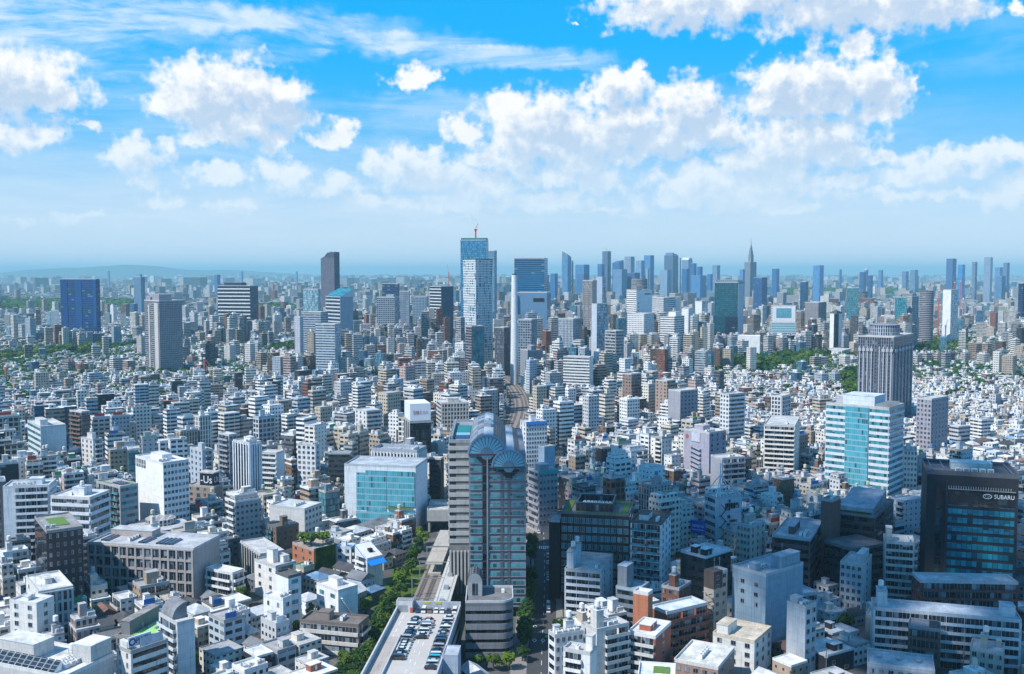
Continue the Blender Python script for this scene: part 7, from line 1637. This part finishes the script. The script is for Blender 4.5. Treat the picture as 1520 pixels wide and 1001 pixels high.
def build_generic(r_, x, y, w, d, th, h, kind):
    near = y < 700; mid = y < 900
    px, py = proj(x, y, h)
    cn, col, _ = pick(r_, PAL); v = r_.uniform(.9, 1.08); col = tuple(min(.8, c * v) for c in col)
    st = 3.0 if kind != 'office_building' else 3.5
    n = max(1, round(h / st)); st = (h - .9) / n if h > 4 else 3
    c, s = math.cos(th), math.sin(th); ox, oy = x - w / 2 * c + d / 2 * s, y - w / 2 * s - d / 2 * c
    root = thing(kind, '', kind.replace('_', ' '), (ox, oy, 0), th, None)
    feat = []
    if kind in ('house', 'townhouse'):
        rn, rc_, _ = pick(r_, HROOF)
        if kind == 'townhouse' and r_.random() < .5: rn, rc_ = 'flat ' + r_.choice(('white', 'grey', 'pale')), r_.choice(((.68, .68, .67), (.36, .36, .37), (.5, .5, .5)))
        MB().box(0, 0, 0, w, d, h * .78 if not rn.startswith('flat') else h, 0).build('wall', FM['small'] if r_.random() < .5 else FM['punch'], root, col)
        if rn.startswith('flat'):
            roof_on(root, 0, 0, w, d, h, rc_, col, .5, .2)
            if r_.random() < .6: penthouse(root, w * r_.uniform(.1, .5), d * r_.uniform(.1, .5), h + .125, w * .32, d * .3, 2.3, col, rc_); feat.append('roof hut')
        else:
            e = .45; zb = h * .78; hip = r_.random() < .5
            mb = MB(); A = [(-e, -e), (w + e, -e), (w + e, d + e), (-e, d + e)]
            if w >= d: r0, r1 = ((d / 2 if hip else -e), d / 2), ((w - d / 2 if hip else w + e), d / 2)
            else: r0, r1 = (w / 2, (w / 2 if hip else -e)), (w / 2, (d - w / 2 if hip else d + e))
            zr = h + .6
            R0, R1 = (*r0, zr), (*r1, zr); B = [(*p, zb) for p in A]
            if w >= d: fs = [[B[0], B[1], R1, R0], [B[2], B[3], R0, R1], [B[1], B[2], R1], [B[3], B[0], R0]]
            else: fs = [[B[1], B[2], R1, R0], [B[3], B[0], R0, R1], [B[0], B[1], R0], [B[2], B[3], R1]]
            for i, f_ in enumerate(fs): mb.face(f_, 0)
            mb.face([B[3], B[2], B[1], B[0]], 0)
            mb.build('roof', M['roof'], root, rc_); feat.append('hipped' if hip else 'gabled')
        if near and r_.random() < .55:
            o = obj('air_conditioner', ac_mesh(), root); o.location = (-.55, d * .4, .02); o.rotation_euler = (0, 0, R(90)); o.scale = (.6, .6, .6)
        if near:
            for k in range(max(1, n - 1)):
                for j in range(2):
                    if r_.random() < .75:
                        o = obj('window', window_mesh(1.6, 1.3, 'R', 'glass'), root); o.location = (w * (.27 + .45 * j), -.01, 1.0 + k * 2.9)
        rname = rn + ' roof'
    else:
        rn, rc_, _ = pick(r_, ROOFS); rname = rn + ' roof'
        if kind == 'shop_building':
            fm = r_.choice(('rib', 'punchw', 'rib', 'frame', 'punch')); bal = False; side = 'R'
        elif kind == 'apartment_building':
            fm = r_.choice(('punch', 'small', 'small', 'punch')); bal = r_.random() < .75
            side = 'R' if r_.random() < .5 else 'L'
        else:
            fm = r_.choice(('rib', 'punchw', 'frame', 'rib', 'band', 'vert', 'punchw', 'curt')); bal = False; side = 'R'
            if fm == 'curt': col = r_.choice(((.10, .26, .32), (.08, .16, .24), (.16, .30, .38))); cn = 'blue-green glass'
        mats = [FM[fm]]; sm = {}
        if bal and not near: mats.append(FM['balc']); sm = {'F' if side == 'R' else 'L': 1}
        if kind == 'office_building' and fm in ('punchw', 'rib') and r_.random() < .5: mats.append(FM['small']); sm = {('L' if r_.random() < .5 else 'F'): 1}
        setb = near and r_.random() < .3 and n >= 4
        hb = h - .9
        h1 = hb - st * r_.choice((1, 1, 2)) if setb else hb
        MB().box(0, 0, 0, w, d, h1, 0, smats=sm).build('wall', mats, root, col)
        if setb:
            y0 = d * r_.uniform(.15, .3)
            roof_on(root, 0, 0, w, d, h1, rc_, col, .7, .22)
            MB().box(w * .06, y0, h1 + .125, w * .94, d * .97, hb, 0).build('upper_storey', FM[fm], root, col); roof_on(root, w * .06, y0, w * .94, d * .97, hb, rc_, col, .5, .22); feat.append('set-back top')
        else: roof_on(root, 0, 0, w, d, h1, rc_, col, .9, .25)
        if bal:
            if near:
                L = w if side == 'R' else d; s0, s1 = r_.choice(((.04, .96), (.04, .6), (.35, .97)))
                pc = r_.choice((col, (.70, .70, .69), tuple(c_ * .7 for c_ in col)))
                g = r_.choice(('', '', '', 'glass_teal2'))
                face_style(root, side, L, .3, h1, 'balc:%g,%g%s' % (s0, s1, ',' + g if g else ''), col, st, pc)
            feat.append('balconies')
        elif near and fm in ('rib', 'band') and r_.random() < .6:
            face_style(root, 'R', w, 0, h1, 'ledge', col, st)
        zt = hb + .125 if setb else h1 + .125
        ty = .42 if setb else .12
        big = w > 12
        used = []
        if r_.random() < .75:
            pw, pd_, ph2 = w * r_.uniform(.22, .42), d * r_.uniform(.22, .38), r_.uniform(2.4, 5)
            pxx, pyy = w * r_.uniform(.10, .48), d * r_.uniform(ty, .55)
            penthouse(root, pxx, pyy, zt, pw, pd_, ph2, col if r_.random() < .7 else (.6, .6, .6), rc_, near); feat.append('roof hut')
            if r_.random() < .45:
                tc, tcol = r_.choice((('white', (.76, .76, .75)), ('white', (.7, .7, .7)), ('grey', (.4, .42, .44)), ('pale green', (.40, .52, .42)), ('blue', (.10, .24, .45)), ('cream', (.6, .55, .42))))
                o = obj('water_tank', tank_mesh(), root, tcol); o.location = (pxx + pw / 2, pyy + pd_ / 2, zt + ph2 + .26); feat[-1] = tc + ' tank on its roof hut'
        if mid:
            na = r_.choice((0, 1, 2, 3, 4) if kind == 'apartment_building' else (2, 3, 4, 6)) if near else r_.choice((0, 1, 2))
            for i in range(na):
                o = obj('air_conditioner', ac_mesh(), root); o.location = (w * .72 + (i % 2) * min(2.2, w * .13), d * (ty + .1) + (i // 2) * 1.8, zt)
            if na >= 3: feat.append('rooftop coolers')
        if near and r_.random() < .6:
            o = obj('pipe_run', pipe_mesh(r_.randrange(6)), root); o.location = (w * r_.uniform(.1, .4), d * r_.uniform(ty, .3), zt)
        if near and w > 8 and r_.random() < .4:
            o = obj('roof_railing', rail_mesh(w * .8, d * .35), root); o.location = (w * .1, d * .58, zt)
        if near and r_.random() < .3:
            o = obj('antenna', antenna_mesh(), root); o.location = (w * .8, d * .8, zt); o.rotation_euler = (0, 0, r_.uniform(0, 3))
        if near and r_.random() < .16:
            MB().box(w * .55, d * .62, zt, w * .93, d * .93, zt + .3).build('roof_garden', M['grass'], root); feat.append('roof garden')
        if mid and r_.random() < (.5 if kind == 'shop_building' else .06):
            bc, bcol = r_.choice((('blue', (.03, .14, .45)), ('white', (.78, .78, .78)), ('red', (.5, .06, .04)), ('green', (.05, .3, .14))))
            MB().box(w * .1, .5, zt + .6, w * .62, .8, zt + 3.0, bottom=True).build('sign_board', flat('board_' + bc, bcol), root); feat.append(bc + ' signboard')
    ks = {'house': 'house', 'townhouse': 'townhouse', 'shop_building': 'shop building', 'apartment_building': 'apartment block', 'office_building': 'office block'}[kind]
    f0 = feat[-1] if feat else ''
    stw = WORDS[min(n, 18)] + '-storey'
    pp = [placephrase(x, y, px, py + 4, i) for i in range(5)]
    if kind in ('house', 'townhouse'):
        base = '%s %s with %s' % (cn, ('%s-floor %s' % (WORDS[min(n, 18)], ks)), rname)
        opts = ['%s %s' % (base, pp[0]), '%s, %s' % (base, pp[1]), '%s, %s' % (base, pp[2]), '%s, %s' % (base, pp[3]), '%s %s and %s' % (base, pp[0], pp[1]), '%s and %s, %s' % (base, f0 or 'plain walls', pp[0]), '%s and %s, %s' % (base, f0 or 'plain walls', pp[1])]
    else:
        base = '%s %s %s%s' % (stw, cn, ks, ' with ' + f0 if f0 else '')
        opts = ['%s %s' % (base, pp[0]), '%s, %s, %s' % (base, rname, pp[0]), '%s, %s' % (base, pp[1]), '%s, %s, %s' % (base, rname, pp[1]), '%s, %s' % (base, pp[2]), '%s, %s' % (base, pp[3]), '%s, %s' % (base, pp[4])]
        b2 = '%s %s %s, %s' % (stw, cn, ks, rname); opts += ['%s, %s' % (b2, q) for q in pp] + ['%s %s %s %s and %s' % (stw, cn, ks, pp[0], pp[k]) for k in (1, 2, 3)]
    root['label'] = unique_label(opts, ['%s %s %s %s' % (stw, cn, ks, q) for q in pp])
    root['group'] = {'house': 'small houses of the city', 'townhouse': 'townhouses of the city', 'shop_building': 'shop buildings of the city', 'apartment_building': 'apartment blocks of the city', 'office_building': 'office blocks of the city'}[kind]
for q in CANDS: generic(q)
print('GENERIC', CNT, 'mass', len(MASS), 'from', min([q[1] for q in MASS if q[6]!='house'] or [0]), min([q[1] for q in MASS if q[6]=='house'] or [0]))
# scattered garden trees among the near houses
nt_ = 0
for i in range(12000):
    if nt_ >= 112: break
    px, py = rg_.uniform(0, 1520), rg_.choice((rg_.uniform(540, 700), rg_.uniform(600, 1000)))
    x, y, _ = P(px, py)
    if hits(rect_corners(x, y, 0, -1.6, -1.6, 1.6, 1.6)) is not None or height_cap(rect_corners(x, y, 0, -2, -2, 2, 2), y, 8) < 6: continue
    addfoot(rect_corners(x, y, 0, -2, -2, 2, 2), 'tree'); nt_ += 1
    hgt = rg_.uniform(5.5, 9.5)
    pp = [placephrase(x, y, px, py, k) for k in range(4)]; ad = rg_.choice(('dark green', 'mid-green', 'bushy', 'rounded'))
    br_ = rg_.random() < .25
    if br_: ad = 'yellow-green'
    tree(x, y, 0, hgt, hgt * rg_.uniform(.6, .85), unique_label(['%s tree among the buildings %s' % (ad, q) for q in pp] + ['%s street tree standing %s' % (ad, q) for q in pp], ['%s garden tree %s' % (ad, q) for q in pp]), 'garden and street trees', bright=br_, far_=y > 800)
# utility poles in the near lanes
pm_ = MB(); pm_.bar((0, 0, 0), (0, 0, 11.5), .17, r2=.12, n=8); POLE = pm_.mesh('pole', [M['metal']])
pm_ = MB()
for z in (10.9, 10.2, 9.2): pm_.bar((-1.0, 0, z), (1.0, 0, z), .07)
ARM = pm_.mesh('crossarm', [M['metal']])
pm_ = MB(); pm_.cyl(.38, .1, 7.6, 8.7, .3, n=10); pm_.cyl(-.4, -.1, 7.7, 8.6, .25, n=10); TRF = pm_.mesh('transformer', [M['plain']])
np_ = 0
for i in range(9000):
    if np_ >= 44: break
    px, py = rg_.uniform(0, 1520), rg_.uniform(760, 1010); x, y, _ = P(px, py)
    if hits(rect_corners(x, y, 0, -.5, -.5, .5, .5)) is not None: continue
    addfoot(rect_corners(x, y, 0, -.9, -.9, .9, .9), 'tree'); np_ += 1
    pp = [placephrase(x, y, px, py, k) for k in range(5)]
    t = thing('utility_pole', unique_label(['grey utility pole with transformers %s' % q for q in pp] + ['slim concrete power pole standing in the lane %s' % q for q in pp], ['utility pole %s' % q for q in pp]), 'utility pole', (x, y, 0), rg_.uniform(0, 3.1), 'utility poles of the near lanes')
    obj('pole', POLE, t); obj('crossarm', ARM, t); obj('transformer', TRF, t, (.5, .52, .53))
# ------------------------------------------------------------ the distant city as masses
rs = np.random.RandomState(4)
def massbox(arr, name, mats, label, roofs):
    """arr: rows x, y, w, d, th, z0, h, r,g,b, rr,rg,rb, facade index"""
    a = np.asarray(arr, float); n = len(a)
    c, s = np.cos(a[:, 4]), np.sin(a[:, 4])
    V = np.zeros((n, 8, 3)); 
    for k, (sx, sy) in enumerate(((-.5, -.5), (.5, -.5), (.5, .5), (-.5, .5))):
        lx, ly = sx * a[:, 2], sy * a[:, 3]
        for t in (0, 4):
            V[:, k + t, 0] = a[:, 0] + lx * c - ly * s; V[:, k + t, 1] = a[:, 1] + lx * s + ly * c; V[:, k + t, 2] = a[:, 5] + (a[:, 6] if t else 0)
    Fq = np.array([[0, 1, 5, 4], [1, 2, 6, 5], [2, 3, 7, 6], [3, 0, 4, 7], [4, 5, 6, 7]])
    faces = (np.arange(n)[:, None, None] * 8 + Fq[None]).reshape(-1)
    me = bpy.data.meshes.new(name); nf = n * 5
    me.vertices.add(n * 8); me.vertices.foreach_set('co', V.reshape(-1))
    me.loops.add(nf * 4); me.loops.foreach_set('vertex_index', faces.astype(np.int32))
    me.polygons.add(nf); me.polygons.foreach_set('loop_start', np.arange(0, nf * 4, 4, dtype=np.int32))
    mi = np.zeros((n, 5), np.int32); mi[:] = a[:, 13][:, None].astype(int); mi[:, 4] = len(mats)
    uv = np.zeros((n, 5, 4, 2)); w_, d_, h_ = a[:, 2], a[:, 3], a[:, 6]; off = rs.randint(0, 400, n) * 1.0
    for k in range(4):
        L = w_ if k % 2 == 0 else d_
        uv[:, k, 0, 0] = off; uv[:, k, 3, 0] = off; uv[:, k, 1, 0] = off + L; uv[:, k, 2, 0] = off + L; uv[:, k, 2, 1] = h_; uv[:, k, 3, 1] = h_
    col = np.ones((n, 5, 4, 4)); col[:, :4, :, :3] = a[:, None, None, 7:10]; col[:, 4, :, :3] = a[:, None, 10:13]
    me.update(calc_edges=True); me.polygons.foreach_set('use_smooth', np.zeros(nf, bool))
    for m in mats: me.materials.append(MASSM[m])
    me.materials.append(MASSM['roof']); me.polygons.foreach_set('material_index', mi.reshape(-1))
    ul = me.uv_layers.new(name='UVMap'); ul.data.foreach_set('uv', uv.reshape(-1))
    ca = me.color_attributes.new('Col', 'FLOAT_COLOR', 'CORNER'); ca.data.foreach_set('color', col.reshape(-1))
    me.validate()
    tag(obj(name, me), label, kind='stuff')
pal = np.array([p[1] for p in PAL]); pw_ = np.array([p[2] for p in PAL], float); pw_ /= pw_.sum()
rpal = np.array([(.62, .62, .61), (.48, .49, .50), (.36, .36, .37), (.14, .145, .16), (.46, .42, .37), (.24, .26, .28), (.28, .16, .12), (.30, .40, .48)]); rp_ = np.array([25, 27, 18, 9, 8, 10, 5, 3.]); rp_ /= rp_.sum()
CAPA = np.array(CAPS)
RAILA = np.array(RAILP)
hero_foot = [(f[1][0], f[1][1], f[2]) for f in FOOT if f[3] not in ('generic', 'tree') and f[1][1] > 900]
HA = np.array(hero_foot)
far_parks = [[P(*q)[:2] for q in pl] for pl in (
 [(722, 456), (735, 448), (830, 445), (1060, 445), (1066, 452), (900, 455), (780, 457)],
 [(1135, 439), (1180, 432), (1370, 434), (1376, 441), (1250, 443), (1150, 444)],
 [(0, 465), (0, 453), (85, 451), (215, 452), (212, 462), (90, 466)],
 [(380, 468), (395, 460), (440, 461), (430, 469)], [(1330, 474), (1365, 470), (1360, 480), (1335, 482)])]
def inp(x, y, poly):
    ins = np.zeros(len(x), bool)
    for i in range(len(poly)):
        (x0, y0), (x1, y1) = poly[i], poly[(i + 1) % len(poly)]
        cnd = ((y0 > y) != (y1 > y)); xi = (x1 - x0) * (y - y0) / ((y1 - y0) if y1 != y0 else 1e-9) + x0
        ins ^= cnd & (x < xi)
    return ins
def scatter(Y0, Y1, pitch, hs, tallp, tallr, wr, cap=True):
    ys = np.arange(Y0, Y1, pitch); out = []
    for y in ys:
        half = y * .74 + 60
        xs = np.arange(-half, half, pitch); n = len(xs)
        out.append(np.stack([xs + rs.uniform(-.28, .28, n) * pitch, np.full(n, y) + rs.uniform(-.28, .28, n) * pitch], 1))
    p = np.concatenate(out); n = len(p); x, y = p[:, 0], p[:, 1]
    # street angle changes by quarter
    th = np.radians(20 + 50 * np.modf(np.abs(np.sin(np.floor(x / 330) * 12.9898 + np.floor(y / 300) * 78.233) * 43758.5))[0])
    w = rs.uniform(*wr, n); d = rs.uniform(*wr, n) * rs.uniform(.8, 1.2, n)
    h = rs.uniform(*hs, n)
    px = CX + F * x / y; gy = HOR + F * CAM_H / y
    # the centre of the picture is built taller than its flanks
    t = tallp * (0.45 + 1.4 * np.exp(-((px - 760) / 260) ** 2) + .5 * np.exp(-((px - 1250) / 250) ** 2))
    tall = rs.rand(n) < t; h = np.where(tall, rs.uniform(*tallr, n), h); 
    keep = np.ones(n, bool)
    for poly in far_parks + PPOLY: keep &= ~inp(x, y, poly)
    for (fx, fy, fr) in HA: keep &= (x - fx) ** 2 + (y - fy) ** 2 > (fr + np.maximum(w, d) * .5) ** 2
    if Y0 < 2300:
        dr = np.min((x[:, None] - RAILA[None, 40:, 0] - 8) ** 2 + (y[:, None] - RAILA[None, 40:, 1]) ** 2, 1); keep &= dr > (19 + w * .6) ** 2
    if cap:
        hw = w / y * F * .7
        for (xl, xr, yv, Yh) in CAPA:
            m = (Yh > y) & (px + hw > xl) & (px - hw < xr)
            z = CAM_H - y * (yv - HOR) / F * .985
            h = np.where(m & (h > z), z * rs.uniform(.8, 1.0, n), np.where(m & (Yh - y < 150) & (z < 95) & (rs.rand(n) < .62), np.maximum(h, z * rs.uniform(.45, .98, n)), h))
        keep &= h > 3.5
    ci = rs.choice(len(pal), n, p=pw_); cl = pal[ci] * rs.uniform(.68, .98, n)[:, None]
    ri = rs.choice(len(rpal), n, p=rp_); rl = rpal[ri]
    A = np.column_stack([x, y, w, d, th, np.zeros(n), h, cl, rl, np.zeros(n)])[keep]
    return A
def typed(A):
    n = len(A); r_ = rs.rand(n); hgt = A[:, 6]
    A[:, 13] = np.where(hgt < 10.5, 4, np.where(r_ < .36, 2, np.where(r_ < .66, 0, np.where(r_ < .92, 1, 3))))
    cu = A[:, 13] == 3; A[cu, 7:10] = np.array([(.09, .22, .30), (.06, .14, .24), (.20, .32, .40)])[rs.randint(0, 3, cu.sum())]
    return A
MN = ['punch', 'rib', 'balc', 'curt', 'house']
A = typed(scatter(1325, 2000, 16.5, (6, 12.5), .12, (18, 44), (8.5, 14.5)))
B1 = typed(scatter(2000, 3600, 24, (7, 15), .11, (24, 60), (11, 21)))
B2 = typed(scatter(3600, 9000, 52, (9, 24), .10, (30, 75), (18, 42)))
B3 = typed(scatter(9000, 30000, 190, (12, 40), .10, (45, 110), (50, 150), False))
if MASS:
    m = np.array([(q[0], q[1], q[2], q[3], q[4], 0, q[5]) for q in MASS]); n = len(m)
    A = np.concatenate([A, typed(np.column_stack([m, pal[rs.choice(len(pal), n, p=pw_)], rpal[rs.choice(len(rpal), n, p=rp_)], np.zeros(n)]))])
# rooftop huts and tanks on the nearer of them
def huts(A, p):
    k = A[(rs.rand(len(A)) < p) & (A[:, 6] > 7)].copy(); n = len(k)
    f1, f2 = rs.uniform(.2, .45, n), rs.uniform(.2, .45, n); ox, oy = rs.uniform(-.22, .22, n) * k[:, 2], rs.uniform(-.22, .22, n) * k[:, 3]; c, s = np.cos(k[:, 4]), np.sin(k[:, 4])
    k[:, 0] += ox * c - oy * s; k[:, 1] += ox * s + oy * c; k[:, 2] *= f1; k[:, 3] *= f2; k[:, 5] = k[:, 6]; k[:, 6] = rs.uniform(1.5, 4.5, n); k[:, 13] = 4
    w_ = rs.rand(n) < .4; k[w_, 7:10] = (.72, .72, .72); return k
allb = np.concatenate([A, huts(A, .8), huts(A, .5), B1, huts(B1, .6), B2, B3])
low = allb[:, 13] == 4
massbox(allb[low], 'distant_houses', MN, 'low houses and roof huts of the city stretching to the horizon', None)
massbox(allb[~low], 'distant_apartment_buildings', MN, 'pale city blocks stretching away to the horizon', None)
print('MASS', len(allb))
# ------------------------------------------------------------ far woods
def woods(polys, name, label, size, dens_, hgt):
    v, f = [], []; r_ = random.Random(9)
    for poly in polys:
        xs = [p[0] for p in poly]; ys = [p[1] for p in poly]; area = abs(sum(poly[i][0] * poly[(i + 1) % len(poly)][1] - poly[(i + 1) % len(poly)][0] * poly[i][1] for i in range(len(poly)))) / 2
        nt = int(area / dens_); 
        for _ in range(nt * 3):
            x, y = r_.uniform(min(xs), max(xs)), r_.uniform(min(ys), max(ys))
            if not inpoly(x, y, poly): continue
            rr = size * r_.uniform(.7, 1.3); hz = hgt * r_.uniform(.7, 1.2)
            for k in range(14):
                d_ = Vector((r_.gauss(0, 1), r_.gauss(0, 1), abs(r_.gauss(0, 1)))).normalized(); p = Vector((x, y, hz * .5)) + Vector((d_.x * rr, d_.y * rr, d_.z * hz * .5)); s = rr * r_.uniform(.35, .6)
                nn = (d_ + Vector((r_.uniform(-.4, .4), r_.uniform(-.4, .4), .3))).normalized(); e = nn.orthogonal().normalized(); g = nn.cross(e); i = len(v)
                for (a, b1) in ((-1, -.8), (1, -.7), (.8, 1), (-.9, .8)): v.append(tuple(p + e * a * s + g * b1 * s))
                f.append((i, i + 1, i + 2, i + 3))
    me = bpy.data.meshes.new(name); me.from_pydata(v, [], f); me.materials.append(M['leaf_far']); tag(obj(name, me), label, kind='stuff'); print(name, len(f))
woods(far_parks, 'distant_forest', 'dark green woods of the far parks', 15, 1500, 28)
sc_ = []
v, f = [], []; r_ = random.Random(31)
for _ in range(6500):
    px = r_.uniform(-20, 1540); py = 405 + 1478 * 150 / r_.uniform(1150, 2600)
    side = abs(px - 760) / 760
    if r_.random() > .25 + .75 * side: continue
    x, y, _z = P(px, py)
    if hits(rect_corners(x, y, 0, -2, -2, 2, 2)) is not None: continue
    rr = r_.uniform(3, 6)
    for q in range(r_.choice((1, 1, 2, 3))):
        x2, y2 = x + r_.uniform(-8, 8), y + r_.uniform(-8, 8)
        for k in range(26):
            d_ = Vector((r_.gauss(0, 1), r_.gauss(0, 1), r_.gauss(0, 1))).normalized(); p = Vector((x2, y2, 7.5)) + Vector((d_.x * rr, d_.y * rr, d_.z * 6.0)); s = rr * r_.uniform(.22, .42)
            nn = (d_ + Vector((r_.uniform(-.4, .4), r_.uniform(-.4, .4), .3))).normalized(); e = nn.orthogonal().normalized(); g = nn.cross(e); i = len(v)
            for (a, b1) in ((-1, -.8), (1, -.7), (.8, 1), (-.9, .8)): v.append(tuple(p + e * a * s + g * b1 * s))
            f.append((i, i + 1, i + 2, i + 3))
me = bpy.data.meshes.new('distant_trees'); me.from_pydata(v, [], f); me.materials.append(M['leaf_far']); tag(obj('distant_trees', me), 'scattered garden greenery among the distant houses', kind='stuff')
# ------------------------------------------------------------ the cloud whose shadow lies on the right foreground
SHADE = [(812, 790), (800, 690), (830, 650), (900, 665), (1010, 690), (1100, 690), (1180, 700), (1225, 740), (1330, 735), (1400, 672), (1560, 660), (1600, 1001), (1290, 1010), (1215, 935), (1150, 905), (1060, 880), (1000, 855), (930, 850), (850, 872)]
cz = 950.0; gp = [P(*q, 28)[:2] for q in SHADE]; kx, ky = sv.x / sv.z * (cz - 28), sv.y / sv.z * (cz - 28)
cm, nb, out = newmat('cloud_shadow_puff')
pr_ = nb.n('ShaderNodeBsdfDiffuse'); pr_.inputs[0].default_value = (.9, .9, .92, 1); tr_ = nb.n('ShaderNodeBsdfTransparent'); mx_ = nb.n('ShaderNodeMixShader'); mx_.inputs[0].default_value = .06
nb.t.links.new(tr_.outputs[0], mx_.inputs[1]); nb.t.links.new(pr_.outputs[0], mx_.inputs[2]); nb.t.links.new(mx_.outputs[0], out.inputs[0])
xs = [p[0] for p in gp]; ys = [p[1] for p in gp]; v, f = [], []; r_ = random.Random(2)
def blob(x, y, z, r0, rz_):
    i0 = len(v); nu, nv_ = 10, 6
    for a in range(nv_ + 1):
        ph = math.pi * a / nv_
        for b1 in range(nu):
            t = 2 * math.pi * b1 / nu; q = 1 + .22 * mnoise.noise((x * .02 + math.cos(t) * 1.3, y * .02 + math.sin(t) * 1.3, ph))
            v.append((x + r0 * q * math.sin(ph) * math.cos(t), y + r0 * q * math.sin(ph) * math.sin(t), z + rz_ * math.cos(ph)))
    for a in range(nv_):
        for b1 in range(nu): f.append((i0 + a * nu + b1, i0 + (a + 1) * nu + b1, i0 + (a + 1) * nu + (b1 + 1) % nu, i0 + a * nu + (b1 + 1) % nu))
x = min(xs)
while x < max(xs):
    y = min(ys)
    while y < max(ys):
        qx, qy = x + r_.uniform(-5, 5), y + r_.uniform(-5, 5)
        if inpoly(qx, qy, gp): blob(qx + kx, qy + ky, cz + r_.uniform(-12, 12), r_.uniform(15, 19), r_.uniform(16, 30))
        y += 19
    x += 19
me = bpy.data.meshes.new('cloud'); me.from_pydata(v, [], f); me.materials.append(cm); tag(obj('cloud', me), 'low white cloud drifting overhead, shading the near right streets', kind='stuff')
# ------------------------------------------------------------ haze
hz, nb, out = newmat('haze_air')
pv = nb.n('ShaderNodeVolumePrincipled'); pv.inputs['Color'].default_value = HAZE_COL; pv.inputs['Density'].default_value = HAZE_DEN; pv.inputs['Anisotropy'].default_value = 0.0
nb.t.links.new(pv.outputs[0], out.inputs['Volume'])
mb = MB(); mb.box(-61000, -3100, -21, 61000, 61000, 420, bottom=True)
tag(mb.build('haze', hz), 'pale blue summer haze over the city', kind='stuff')
